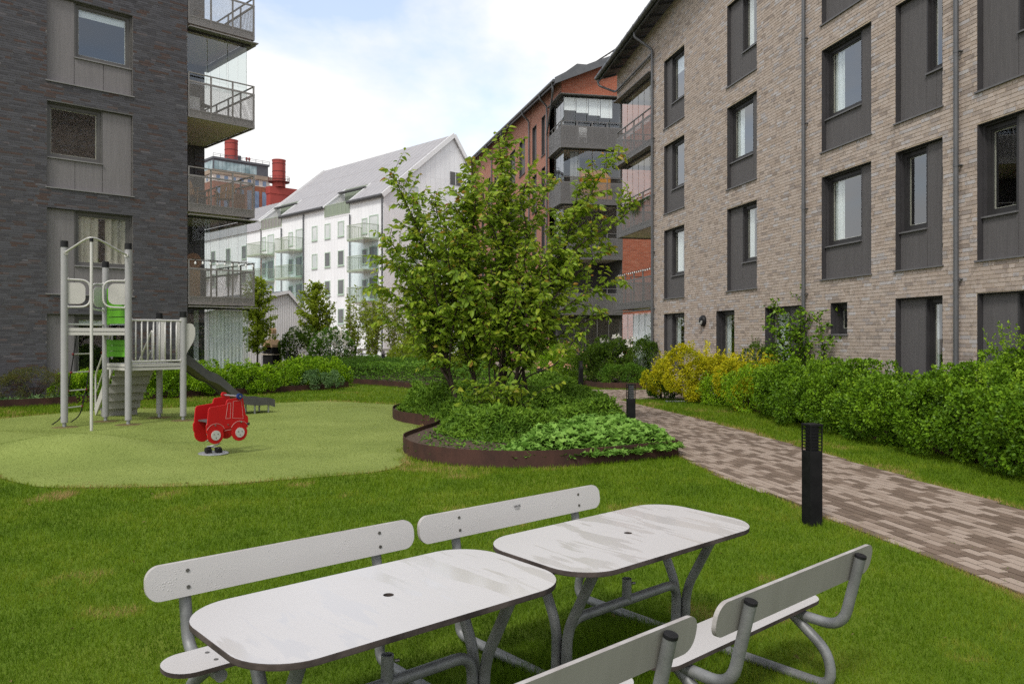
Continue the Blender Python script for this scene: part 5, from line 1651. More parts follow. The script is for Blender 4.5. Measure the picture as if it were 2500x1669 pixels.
# planting beds
ISLAND = [(p.x, p.y) for p in smooth_path([(-1.76, 15.95, 0), (-1.35, 14.9, 0), (-1.55, 13.7, 0), (-1.70, 12.7, 0), (-1.45, 11.75, 0), (-0.95, 11.15, 0), (-0.3, 10.85, 0), (0.45, 10.85, 0), (1.2, 11.15, 0), (2.3, 11.8, 0)], 6)]
ISLAND += [(2.45, 11.95), (2.22, 14), (1.88, 17), (1.58, 21), (1.25, 24.6), (0.4, 25.2), (-0.4, 23.5)]
ISLAND += [(p.x, p.y) for p in smooth_path([(-1.0, 21.6, 0), (-1.7, 20.2, 0), (-2.3, 19.2, 0), (-2.62, 18.2, 0), (-2.5, 17.1, 0), (-2.2, 16.4, 0)], 5)]
def bed(name, label, poly, soil_z, edge_h, edge_from=None, edge_to=None, th=0.012):
    """planter: steel edging panels around a soil sheet"""
    t = thing(name, label, 'planter', (0, 0, 0))
    poly_sheet('soil', poly, soil_z, M['soil'], t)
    pts = poly[edge_from:edge_to] if (edge_from is not None or edge_to is not None) else poly + [poly[0]]
    m = MB()
    V, F = [], []
    for i, p in enumerate(pts):
        a = pts[max(i - 1, 0)]; b = pts[min(i + 1, len(pts) - 1)]
        dx, dy = b[0] - a[0], b[1] - a[1]
        l = math.hypot(dx, dy) or 1
        nx_, ny_ = -dy / l * th / 2, dx / l * th / 2
        for s in (1, -1):
            for z in (-0.02, edge_h): V.append((p[0] + nx_ * s, p[1] + ny_ * s, z))
    for i in range(len(pts) - 1):
        k, q = i * 4, i * 4 + 4
        F += [(k, q, q + 1, k + 1), (k + 2, k + 3, q + 3, q + 2), (k + 1, q + 1, q + 3, k + 3)]
    m.add(V, F)
    m.build('edging', M['corten'], t)
    return t
bed('tree_planter', 'rusty steel edged island planter around the multi-stem tree', ISLAND, 0.17, 0.235)
def rbx_(Y, off=0.0): return 10.74 - 0.1994 * Y - off
BED_R = [(7.6, 2.5), (6.95, 6), (6.50, 10.1), (6.38, 12.2), (5.85, 17), (5.50, 20.8), (5.1, 21.8), (4.75, 22.3), (5.2, 22.75), (rbx_(22.7, .02), 22.7), (rbx_(2.5, .02), 2.5)]
bed('hedge_planter', 'rusty steel edged planting bed along the beige brick block', BED_R, 0.12, 0.20, 0, 9)
BED_L = [(-16.5, 15.9), (-12.65, 20.0), (-9.9, 22.95), (-7.45, 25.4), (-6.2, 27.0), (-5.7, 28.2), (-6.3, 29.2), (-7.4, 29.4), (-8.2, 26.5), (-9.95, 24.55), (-12.7, 21.9), (-17.8, 17.0)]
bed('wall_planter', 'rusty steel edged planting bed below the dark brick block', BED_L, 0.12, 0.20, 0, 8)
BED_C = [(-7.06, 32.1), (-6.3, 30.7), (-5.6, 29.9), (-4.2, 28.6), (-3.14, 27.2), (-2.3, 25.9), (-1.6, 25.2), (-0.7, 26.0), (-0.5, 30), (-0.9, 36), (-1.0, 44), (-8, 50), (-14, 48), (-12.5, 42), (-9, 36.5)]
bed('back_planter', 'rusty steel edged planting bed at the far end of the lawn', BED_C, 0.12, 0.20, 0, 8)
BED_D = [(2.55, 29.9), (2.75, 28.6), (3.1, 27.6), (4.9, 27.35), (rbx_(27.3, .05), 27.3), (4.2, 32.0), (2.3, 38), (1.5, 38), (2.0, 33)]
bed('shrub_planter', 'rusty steel edged planting bed at the corner of the beige brick block', BED_D, 0.12, 0.20, 0, 5)
BEDS = [ISLAND, BED_R, BED_L, BED_C, BED_D]

# ------------------------------------------------------------------ leaves
def leaf_cloud(name, P, D, size, tone, mat, parent=None, width=0.5, shape='leaf', up=0.6, fold=0.18, droop=0.15, kind=None):
    """many leaves in one mesh. P base points, D leaf directions, size length, tone 0..1"""
    n = len(P)
    P = np.asarray(P, float); D = np.asarray(D, float)
    D /= np.linalg.norm(D, axis=1, keepdims=True) + 1e-9
    U = rng.normal(size=(n, 3)) * (1 - up); U[:, 2] += up
    U -= D * np.sum(U * D, 1, keepdims=True)
    U /= np.linalg.norm(U, axis=1, keepdims=True) + 1e-9
    S = np.cross(D, U)
    size = np.broadcast_to(np.asarray(size, float), (n,))
    if shape == 'leaf':      # pointed oval, folded along the midrib, tip drooping
        T = np.array([(0, 0, 0), (.30, .42, fold), (.30, -.42, fold), (.68, .34, fold * .5 - droop * .4), (.68, -.34, fold * .5 - droop * .4), (1, 0, -droop), (.32, 0, 0), (.68, 0, -droop * .4)])
        FT = [(0, 6, 1), (0, 2, 6), (6, 7, 3), (6, 3, 1), (6, 2, 4), (6, 4, 7), (7, 5, 3), (7, 4, 5)]
    elif shape == 'diamond':
        T = np.array([(0, 0, 0), (.5, .5, fold), (1, 0, -droop), (.5, -.5, fold)])
        FT = [(0, 2, 1), (0, 3, 2)]
    elif shape == 'palm':    # lobed geranium leaf, five lobes
        T = [(0, 0, 0)]
        for k in range(10):
            a = math.radians(-150 + 300 * k / 9)
            r = .55 if k % 2 == 0 else .36
            T.append((.1 + r * math.cos(a), r * math.sin(a) * 2.0, fold * (r - .3)))
        T = np.array(T); FT = [(0, i, i + 1) for i in range(1, 10)]
    elif shape == 'blade':
        T = np.array([(0, .5, 0), (0, -.5, 0), (1, 0, -droop)]); FT = [(0, 1, 2)]
    k = len(T)
    T = np.asarray(T, float)
    wv = width
    V = P[:, None, :] + size[:, None, None] * (T[None, :, 0:1] * D[:, None, :] + T[None, :, 1:2] * wv * S[:, None, :] + T[None, :, 2:3] * U[:, None, :])
    FT = np.array(FT)
    L = (np.arange(n)[:, None, None] * k + FT[None]).reshape(-1)
    tn = np.repeat(np.broadcast_to(tone, (n,)), k)
    me = np_mesh(name, V.reshape(-1, 3), L, 3, mat, tone=tn)
    o = mesh_obj(name, me, parent)
    if kind: tag(o, kind=kind)
    return o

def unit_dirs(n, zmin=-1.0):
    d = rng.normal(size=(n * 3, 3)); d /= np.linalg.norm(d, axis=1, keepdims=True)
    d = d[d[:, 2] > zmin]
    return d[:n]

def shrub_points(c, r, n, clumps=40, clump_r=0.22, zmin=-0.35, spread=1.0, floor=0.03, inner=0.25, flat=False):
    """lumpy mound: leaves sit on small round clumps spread over an ellipsoid, a share fills the inside"""
    c, r = np.array(c, float), np.array(r, float)
    cd = unit_dirs(clumps, zmin)
    k = len(cd)
    rad = 0.84 + 0.22 * (rng.random(k) - 0.5) * spread
    cc = c + cd * r * rad[:, None]
    cr = clump_r * rng.uniform(0.7, 1.3, k)
    pick = rng.integers(0, k, n)
    d = unit_dirs(n + 50)[:n]
    outw = cd[pick]
    d = d + outw * 0.75; d /= np.linalg.norm(d, axis=1, keepdims=True)
    rr = cr[pick] * np.where(rng.random(n) < inner, rng.random(n) ** .5, rng.uniform(.85, 1.08, n))
    P = cc[pick] + d * rr[:, None]
    keep = P[:, 2] > floor
    tone = 0.28 + 0.30 * rng.random(k)[pick] + 0.36 * (rng.random(n) - .5)
    return P[keep], d[keep], np.clip(tone, 0, 1)[keep]

def shrub(name, label, cat, c, r, n, size, mat, shape='diamond', width=.55, group=None, clumps=40, clump_r=.22, stems=5, up=.45, zmin=-.35, extra=None, inner=.25, spread=1.0, bark='bark', sprigs=0, flowers=None, lobes=0):
    t = thing(name, label, cat, (c[0], c[1], 0), 0, group)
    if lobes:                                         # several uneven rounded masses grown into each other
        LP = []
        top = c[2] + r[2]
        for k in range(lobes):
            a = 2 * math.pi * (k + random.uniform(-.25, .25)) / lobes
            q = random.uniform(.38, .55)
            hh = top * random.uniform(.72, 1.04)
            rr_ = (r[0] * random.uniform(.52, .70), r[1] * random.uniform(.46, .64), hh * .5)
            LP.append(shrub_points((math.cos(a) * r[0] * q, math.sin(a) * r[1] * q, hh * .5), rr_, n // lobes, max(8, int(clumps * 1.3) // lobes), clump_r, zmin, spread, inner=inner))
        P, D, T = (np.concatenate([l[i] for l in LP]) for i in range(3))
    else:
        P, D, T = shrub_points((0, 0, c[2]), r, n, clumps, clump_r, zmin, spread, inner=inner)
    if sprigs:                                        # long shoots that break the outline
        for _ in range(sprigs):
            d = unit_dirs(40, 0.1)[0]
            b = np.array((0, 0, c[2])) + d * np.array(r) * .85
            dd = d * .6 + np.array((0, 0, .7)); dd /= np.linalg.norm(dd)
            L = rng.uniform(.18, .42) * min(1.0, r[2] * 1.1)
            q = 16
            s = np.linspace(0, 1, q)[:, None]
            P = np.concatenate([P, b + dd * L * s + rng.normal(size=(q, 3)) * .012])
            D = np.concatenate([D, dd + rng.normal(size=(q, 3)) * .8]); T = np.concatenate([T, np.full(q, .72) + rng.normal(size=q) * .08])
    Dl = D + rng.normal(size=D.shape) * .55
    leaf_cloud('foliage', P, Dl, size * rng.uniform(.7, 1.25, len(P)), T, M[mat], t, width, shape, up)
    m = MB()
    for k in range(stems):
        a = 2 * math.pi * (k + random.random()) / stems
        e = (math.cos(a) * r[0] * .62, math.sin(a) * r[1] * .62, c[2] + r[2] * random.uniform(.15, .55))
        b = (math.cos(a) * .07, math.sin(a) * .07, 0.0)
        mid = (e[0] * .4, e[1] * .4, e[2] * .6)
        m.tube(smooth_path([b, mid, e], 4), [.016 - .010 * i / 8 for i in range(9)], 6)
    m.build('stems', M[bark], t)
    if flowers:
        fm, fn, fs, zlo = flowers
        fd = unit_dirs(fn * 3, zlo)[:fn]
        B = np.array((0, 0, c[2])) + fd * np.array(r) * 1.03
        if fn <= 60:                                  # blooms large enough to pick out
            fme = []
            for _ in range(3):
                q = leaf_cloud('flower', rng.normal(size=(7, 3)) * fs * .22, rng.normal(size=(7, 3)) + np.array((0, -.4, .3)), fs * rng.uniform(.7, 1.2, 7), rng.random(7), M[fm], None, .8, 'diamond', .4)
                fme.append(q.data); bpy.data.objects.remove(q)
            for i, bp_ in enumerate(B):
                mesh_obj('flower', fme[i % 3], t, loc=tuple(bp_), rot=(random.uniform(-.5, .5), random.uniform(-.5, .5), random.uniform(0, 6.28)))
        else:
            nb = 6
            Pf = np.repeat(B, nb, 0) + rng.normal(size=(len(B) * nb, 3)) * fs * .25
            leaf_cloud('flowers', Pf, np.repeat(fd, nb, 0) + rng.normal(size=(len(B) * nb, 3)) * .9, fs * rng.uniform(.7, 1.2, len(Pf)), rng.random(len(Pf)), M[fm], t, .8, 'diamond', .4, kind='stuff')
    return t
# ------------------------------------------------------------------ shrubs along the beige block
def hedge_mound(label, x, y, rx, ry, h, n=9000, mat='leaf_hedge', size=.056, **kw):
    return shrub('hedge_shrub', label, 'shrub', (x, y, h * .50), (rx, ry, h * .50), n, size, mat, group='green shrubs along the beige brick block', clumps=kw.pop('clumps', 150), clump_r=kw.pop('clump_r', .17), zmin=-.92, inner=.10, spread=1.2, lobes=kw.pop('lobes', 5), width=.72, sprigs=kw.pop('sprigs', 26), **kw)
hedge_mound('nearest bright green shrub of the hedge, cut by the right edge of the picture', 6.92, 9.3, 1.1, 1.5, 1.34, 26000)
hedge_mound('tall bright green hedge shrub below the right downpipe of the beige block', 6.82, 11.4, 1.1, 1.5, 1.26, 26000)
hedge_mound('bright green hedge shrub in front of the panelled ground floor door', 6.62, 13.4, 1.1, 1.5, 1.16, 24000)
hedge_mound('rounded green hedge shrub directly behind the nearest bollard', 6.36, 15.4, 1.1, 1.5, 1.24, 24000)
hedge_mound('tall green hedge shrub right of the young leafy tree', 6.35, 17.3, 1.0, 1.15, 1.34, 22000)
hedge_mound('green hedge shrub at the foot of the young leafy tree', 6.0, 18.9, .90, .95, 1.05, 13000, 'leaf_spirea', .042)
hedge_mound('small green shrub with reddish tips between the two yellow shrubs', 5.55, 20.9, .75, .70, .85, 9000, 'leaf_spirea', .042)
hedge_mound('upright shrub with fresh leaves against the wall behind the hedge', 8.0, 13.0, .45, .55, 1.78, 6500, 'leaf_hedge', .05, clumps=34, sprigs=30)
shrub('yellow_shrub', 'large golden yellow shrub in front of the glazed door of the beige block', 'shrub', (5.15, 22.2, .68), (1.38, 1.1, .78), 18000, .075, 'leaf_yellow', width=.38, group='golden yellow shrubs', clumps=90, clump_r=.16, zmin=-.85, sprigs=70, inner=.06, lobes=5, spread=1.6)
shrub('yellow_shrub', 'smaller golden yellow shrub right of the large one', 'shrub', (6.05, 20.3, .66), (.85, .78, .66), 9500, .070, 'leaf_yellow', width=.38, group='golden yellow shrubs', clumps=60, clump_r=.14, zmin=-.8, sprigs=40, inner=.06, lobes=4, spread=1.6)
shrub('yellow_shrub', 'low tuft of golden yellow leaves hanging over the steel edging', 'shrub', (5.52, 19.0, .34), (.30, .32, .36), 2200, .06, 'leaf_yellow', width=.36, group='golden yellow shrubs', clumps=16, clump_r=.12, zmin=-.8, sprigs=8)
shrub('dark_shrub', 'dark green bush behind the yellow shrubs at the foot of the beige wall', 'shrub', (6.75, 21.4, .80), (.75, 1.2, .86), 11000, .045, 'leaf_dark', clumps=60, clump_r=.2, zmin=-.6, sprigs=26)
shrub('dark_shrub', 'small grey green bush at the corner of the path beside the large yellow shrub', 'shrub', (4.28, 23.0, .34), (.36, .36, .34), 3500, .055, 'leaf_cover', clumps=26, clump_r=.12, zmin=-.6)
# rhododendrons at the far corner
shrub('rhododendron', 'rhododendron with white blooms beside the terrace of the beige block', 'shrub', (4.05, 30.2, .84), (1.15, 1.0, .92), 9500, .075, 'leaf_dark', width=.42, clumps=70, clump_r=.18, zmin=-.75, lobes=4, inner=.08, flowers=('petal_white', 26, .10, .1), sprigs=10)
shrub('rhododendron', 'rhododendron with peach blooms at the bend of the path', 'shrub', (1.95, 30.8, .72), (.95, .95, .80), 8000, .07, 'leaf_spirea', width=.42, clumps=66, clump_r=.18, zmin=-.75, lobes=4, inner=.08, flowers=('petal_peach', 30, .11, -.2), sprigs=10)
shrub('rhododendron', 'broad dark rhododendron between the white and the peach blooming ones', 'shrub', (3.05, 29.7, .76), (1.05, .95, .80), 9000, .07, 'leaf_dark', width=.42, clumps=70, clump_r=.18, zmin=-.75, lobes=4, inner=.08, sprigs=10)
shrub('rhododendron', 'dark rhododendron at the wall corner of the beige block behind the yellow shrub', 'shrub', (4.95, 28.9, .78), (.80, .80, .85), 7000, .07, 'leaf_dark', width=.42, clumps=46, clump_r=.24, zmin=-.7, sprigs=10)
shrub('dark_shrub', 'low bright green shrub behind the steel edging at the bend of the path', 'shrub', (3.9, 28.2, .35), (.9, .55, .42), 5000, .05, 'leaf_cover', clumps=46, clump_r=.15, zmin=-.5)
shrub('dark_shrub', 'green bush beside the path in front of the red brick terrace', 'shrub', (1.55, 34.5, .7), (.8, 1.4, .8), 6000, .07, 'leaf_spirea', clumps=46, clump_r=.22, zmin=-.6)

# ------------------------------------------------------------------ beds on the left
for i, (lab, s, off, h, rx) in enumerate([
        ('dense bright green spirea bush right of the slide, below the curtained terrace', 5.3, -.72, 1.02, 1.05),
        ('dense bright green spirea bush behind the slide', 3.75, -.78, .98, 1.05),
        ('dense bright green spirea bush seen between the tower posts', 2.3, -.72, .95, 1.0),
        ('bright green spirea bush left of the play tower stairs', .95, -.70, .80, .8)]):
    x = LB_LOC[0] + .72 * s + .694 * -off; y = LB_LOC[1] + .694 * s + .72 * off
    shrub('spirea_bush', lab, 'shrub', (x, y, h * .48), (rx, .85, h * .52), 15000, .056, 'leaf_spirea', group='spirea bushes below the dark brick block', clumps=90, clump_r=.14, zmin=-.8, sprigs=30, lobes=5, inner=.06, width=.7)
for lab, x, y, h, rx, ry in [
        ('bright green spirea bush at the corner below the dark block terrace', -7.15, 27.2, 1.05, 1.0, .95),
        ('bright green spirea bush farthest right in the left bed', -6.55, 28.6, .95, .85, .8)]:
    shrub('spirea_bush', lab, 'shrub', (x, y, h * .48), (rx, ry, h * .52), 14000, .056, 'leaf_spirea', group='spirea bushes below the dark brick block', clumps=90, clump_r=.14, zmin=-.8, sprigs=30, lobes=5, inner=.06, width=.7)
shrub('variegated_bush', 'low bush with white edged leaves at the tip of the left bed', 'shrub', (-6.45, 26.75, .28), (.85, .5, .34), 4200, .055, 'leaf_pale', clumps=50, clump_r=.12, zmin=-.3)
for lab, s, off, rx in [('thin brownish green bush far left below the dark brick wall', -2.3, -.75, 1.2), ('thin olive bush below the dark wall left of the tower', -.5, -.72, 1.0)]:
    x = LB_LOC[0] + .72 * s + .694 * -off; y = LB_LOC[1] + .694 * s + .72 * off
    shrub('olive_bush', lab, 'shrub', (x, y, .42), (rx, .6, .48), 4200, .035, 'leaf_olive', group='thin bushes below the dark brick wall', clumps=60, clump_r=.16, zmin=-.5, stems=16, sprigs=46, inner=.5)

def ground_cover(name, label, poly, density, size, mat, zlo, zhi, shape='diamond', width=.6, cat='ground cover', up=.7, lump=3.0, cond=None, flat=.5, hfun=None):
    poly = np.array(poly)
    x0, y0 = poly.min(0); x1, y1 = poly.max(0)
    n = int((x1 - x0) * (y1 - y0) * density)
    X = rng.uniform(x0, x1, n); Y = rng.uniform(y0, y1, n)
    k = inside(poly, X, Y)
    if cond is not None: k &= cond(X, Y)
    X, Y = X[k], Y[k]
    h = hfun(X, Y) if hfun else np.ones(len(X))
    lumpn = vnoise(X + 31, Y + 17, lump)
    edge = np.clip(dist_to_line(np.vstack([poly, poly[:1]]), X, Y) / .35, 0.25, 1)
    top = (zlo + (zhi - zlo) * (0.35 + .65 * lumpn)) * h * edge + .10
    f = np.where(rng.random(len(X)) < .3, rng.random(len(X)), rng.uniform(.82, 1.02, len(X)))
    Z = .12 + (top - .12) * f
    P = np.stack([X, Y, Z], 1)
    D = rng.normal(size=P.shape); D[:, 2] = np.abs(D[:, 2]) * flat
    tone = np.clip(.22 + .34 * lumpn + .42 * (rng.random(len(X)) - .4), 0, .97)
    o = leaf_cloud(name, P, D, size * rng.uniform(.7, 1.25, len(P)), tone, M[mat], None, width, shape, up)
    return tag(o, label, cat, kind='stuff')
GER = [(0.35, 10.82), (1.2, 11.1), (2.3, 11.75), (2.5, 12.0), (2.2, 14.4), (1.6, 14.2), (0.9, 13.2), (0.3, 12.3), (.05, 11.5)]
ground_cover('geranium_cover', 'pale lobed geranium ground cover spilling over the steel edging', [(0.0, 10.80), (1.2, 11.02), (2.36, 11.65), (2.56, 11.95), (2.25, 14.4), (2.0, 16.4), (1.5, 15.8), (0.8, 13.9), (0.15, 12.6), (-.15, 11.5)], 1000, .10, 'leaf_geranium', .12, .33, 'palm', .5, up=.75, lump=5.0)
ISL_IN = [(-2.35, 17.3), (-1.9, 16.6), (-1.5, 15.7), (-1.05, 14.6), (-1.15, 13.5), (-.7, 12.7), (0.0, 12.2), (.5, 12.6), (1.0, 13.4), (1.7, 14.3), (2.2, 14.4), (1.9, 17), (1.6, 21), (1.25, 24.5), (.3, 24.8), (-.9, 21.8), (-1.7, 20.1), (-2.45, 18.6)]
ISL_IN = [(-2.45, 17.3), (-2.0, 16.5), (-1.62, 15.7), (-1.2, 14.6), (-1.3, 13.5), (-.95, 12.75), (-.2, 12.1), (.5, 12.5), (1.0, 13.4), (1.7, 14.3), (2.2, 14.4), (1.9, 17), (1.6, 21), (1.25, 24.5), (.3, 24.8), (-.9, 21.8), (-1.7, 20.1), (-2.5, 18.6)]
ground_cover('low_shrubs', 'loose low green shrubs filling the island under the multi-stem tree', ISL_IN, 1900, .085, 'leaf_island', .18, .98, 'leaf', .48, up=.45, lump=2.6, flat=.9, hfun=lambda X, Y: (.34 + .34 * np.clip((Y - 12) / 3.2, 0, 1)) * (.75 + .45 * vnoise(X + 8, Y + 2, 1.0)))
ground_cover('weeds', 'small green weeds on the bare soil of the island planter', ISLAND[:60], 150, .07, 'leaf_cover', .06, .10, 'leaf', .6, up=.8)
ground_cover('cover_plants', 'mass of low green plants filling the far bed behind the lawn', BED_C, 420, .085, 'leaf_cover', .35, .75, 'leaf', .6, up=.55, lump=1.2, cond=lambda X, Y: Y < 41)
ground_cover('hosta_row', 'pale low leaves along the edging of the left bed', [(-16.4, 16.1), (-12.6, 20.15), (-9.9, 23.0), (-7.6, 25.3), (-7.9, 25.6), (-10.1, 23.3), (-12.9, 20.4), (-16.7, 16.4)], 420, .09, 'leaf_pale', .12, .32, 'leaf', .6, up=.6, lump=2.5)
ground_cover('bed_filler', 'green weeds under the hedge shrubs', BED_R, 140, .05, 'leaf_hedge', .1, .25, 'leaf', .6, up=.6)
ground_cover('dry_grass', 'brownish ornamental grasses at the left end of the far bed', [(-9.6, 37.5), (-6.2, 34.5), (-5.2, 36.5), (-8, 41)], 500, .30, 'leaf_olive', .2, .5, 'blade', .05, up=.5, flat=2.0)

# ------------------------------------------------------------------ trees
def limb(m, pts, r0, r1, seg=7):
    n = len(pts)
    m.tube(pts, [r0 + (r1 - r0) * i / (n - 1) for i in range(n)], seg)

def multi_stem_tree():
    t = thing('multi_stem_tree', 'spreading multi-stem tree with green and bronze leaves in the island planter', 'tree', (-0.35, 15.0, 0))
    R = random.Random(11)
    def T(u, v, dy):
        Y = 15.0 + dy
        return Vector(((u - 1250) / 1975 * Y + 0.35, dy, EYE - (v - 823) / 1975 * Y))
    bases = [Vector((x, y, .15)) for x, y in ((-.55, .1), (-.25, .35), (-.05, -.1), (.15, .25), (.35, -.2), (.5, .2), (-.75, .5))]
    tips = [(955, 418, -.4, 6), (1010, 470, .5, 6), (930, 566, -.6, 6), (920, 622, .3, 0), (930, 760, .3, 0), (1085, 500, .2, 1), (1110, 585, -.6, 1), (1125, 470, -.2, 1), (1060, 660, -.4, 1), (1145, 640, .5, 1), (1090, 740, -.8, 1), (1170, 700, -1.0, 2), (903, 690, -.3, 0), (950, 640, -.6, 0), (985, 700, .5, 0), (1000, 770, -.5, 6), (1040, 640, -.8, 0), (1232, 336, .1, 2), (1130, 420, .6, 1), (1060, 470, -.5, 0), (1180, 470, -.7, 2),
            (1530, 362, .2, 5), (1560, 478, -.3, 5), (1525, 668, -.5, 4), (1455, 560, .5, 5), (1350, 430, .8, 3), (1300, 420, -.5, 3), (1400, 640, -.9, 4), (1480, 760, .3, 4), (1420, 810, -.7, 4), (1010, 820, -.4, 6), 
            (1090, 560, -1.0, 1), (1200, 560, 1.1, 2), (1290, 600, -1.1, 3), (1370, 520, .3, 5), (1130, 650, -1.2, 0), (1250, 700, -1.2, 2), (1340, 720, -1.1, 4), (1060, 700, 1.1, 6), (1400, 700, 1.1, 5), (1180, 780, -1.0, 2), (1300, 820, -.8, 3),
            (1000, 640, 1.0, 6), (1250, 480, 0, 2), (1450, 480, -.2, 5), (1150, 520, .2, 1), (1090, 620, .3, 1), (1380, 590, -.2, 4), (1240, 620, .2, 3), (1100, 740, .2, 1), (1330, 660, .4, 3), (1270, 540, .6, 2), (1020, 560, -.1, 0), (1150, 385, .2, 1), (1165, 455, -.3, 1), (1170, 600, -.4, 2), (1140, 690, -.7, 1), (1195, 660, .5, 2), (1210, 760, -.6, 2), (1130, 560, -.5, 1), (1160, 740, .6, 1), (1215, 430, -.4, 2), (1280, 760, .3, 3), (1190, 530, -.1, 2), (1050, 590, .5, 1), (1120, 780, -.6, 1), (1440, 420, .3, 5), (1500, 600, .2, 4), (985, 600, -.2, 6), (1350, 800, -.5, 4), (1230, 380, -.1, 2), (1000, 520, .1, 0)]
    wood, twig = MB(), MB()
    P, D, S, TN = [], [], [], []
    def leaves_on(pts, n, young, size=.134):
        for i in range(n):
            f = (i + .5) / n
            k = min(int(f * (len(pts) - 1)), len(pts) - 2)
            ff = f * (len(pts) - 1) - k
            p = pts[k].lerp(pts[k + 1], ff)
            d = (pts[k + 1] - pts[k]).normalized()
            s = d.cross(Vector((0, 0, 1)))
            if s.length < .05: s = Vector((1, 0, 0))
            s.normalize()
            side = 1 if i % 2 else -1
            dd = d * R.uniform(.35, .8) + s * side * R.uniform(.5, 1.0) + Vector((R.gauss(0, .25), R.gauss(0, .25), R.uniform(-.85, .0)))
            if p.z < 1.18 and size < .14: continue
            P.append(p + dd * .012); D.append(dd); S.append(size * R.uniform(.65, 1.2) * (1 - .25 * (f > .9)))
            TN.append(min(1, max(0, .40 + R.gauss(0, .14) + young * f ** 4 * R.uniform(.3, 1.0))))
    # shared stems first, limbs leave them at different heights
    stems_ = []
    for b in bases:
        out_ = Vector((b.x * .55, b.y * .5, 0)) + Vector((R.gauss(0, .12), R.gauss(0, .12), 0))
        top = b + out_ + Vector((0, 0, R.uniform(1.35, 1.9)))
        sp0 = smooth_path([b, b + out_ * .25 + Vector((R.gauss(0, .04), R.gauss(0, .04), .5)), b + out_ * .6 + Vector((R.gauss(0, .05), R.gauss(0, .05), 1.05)), top], 6)
        limb(wood, sp0, R.uniform(.036, .05), .024, 9)
        stems_.append(sp0)
    for u, v, dy, bi in tips:
        e = T(u, v, dy)
        st_ = stems_[bi]
        hi_ = max(.35, min(1.0, (e.z - 1.0) / 2.4)) * R.uniform(.75, 1.0)
        b = st_[int(hi_ * (len(st_) - 1))].copy()
        if e.z < b.z + .3: b = st_[int(.35 * (len(st_) - 1))].copy()
        h0 = Vector((e.x - b.x, e.y - b.y, 0)); dz = e.z - b.z
        wob = .05 + .03 * h0.length
        g = lambda: Vector((R.gauss(0, wob), R.gauss(0, wob), R.gauss(0, wob * .6)))
        pts = smooth_path([b, b + h0 * .20 + Vector((0, 0, dz * .34)) + g() * .5, b + h0 * .48 + Vector((0, 0, dz * .64)) + g(), b + h0 * .78 + Vector((0, 0, dz * .88)) + g() * .8, e], 6)
        L = (e - b).length
        limb(wood, pts, .008 + .0060 * L, .003)
        high = e.z > 3.4 or abs(u - 1240) > 250
        leaves_on(pts[int(len(pts) * .25):], int(L * 17), .62 if high else .25)
        ns = int(L * 8.2)
        for q in range(ns):
            f = .06 + .90 * (q + R.random()) / ns
            k = min(int(f * (len(pts) - 1)), len(pts) - 2)
            p = pts[k]
            d = (pts[k + 1] - pts[k]).normalized()
            sd = Vector((R.gauss(0, 1), R.gauss(0, 1), R.gauss(.15, .55))); sd -= d * sd.dot(d)
            sd.normalize()
            ln = R.uniform(.28, .80) * (1.15 - .6 * f) * (1.0 if L > 2.5 else .8)
            e2 = p + (d * .55 + sd * .8).normalized() * ln + Vector((0, 0, R.uniform(-.05, .10)))
            pm = p.lerp(e2, .5) + Vector((0, 0, R.uniform(.0, .05)))
            sp_ = smooth_path([p, pm, e2], 3)
            limb(twig, sp_, .007, .002, 4)
            leaves_on(sp_, max(6, int(ln * 29)), .45 if high else .15)
    # low shoots with big pale leaves at the foot
    for _ in range(20):
        a = R.uniform(0, 6.28)
        b = Vector((R.uniform(-.55, .65), R.uniform(-.7, -.2), .5)); e = b + Vector((R.gauss(0, .35), R.uniform(-.6, .1), R.uniform(.15, .6)))
        sp_ = smooth_path([b, b.lerp(e, .5) + Vector((0, 0, .08)), e], 3)
        limb(twig, sp_, .006, .002, 4); leaves_on(sp_, 14, .25, .145)
    wood.build('trunk', M['bark'], t, smooth=True)
    twig.build('branches', M['bark'], t)
    leaf_cloud('crown', P, D, np.array(S), np.array(TN), M['leaf_cherry'], t, .60, 'leaf', .55, fold=.10, droop=.22)
    return t
multi_stem_tree()

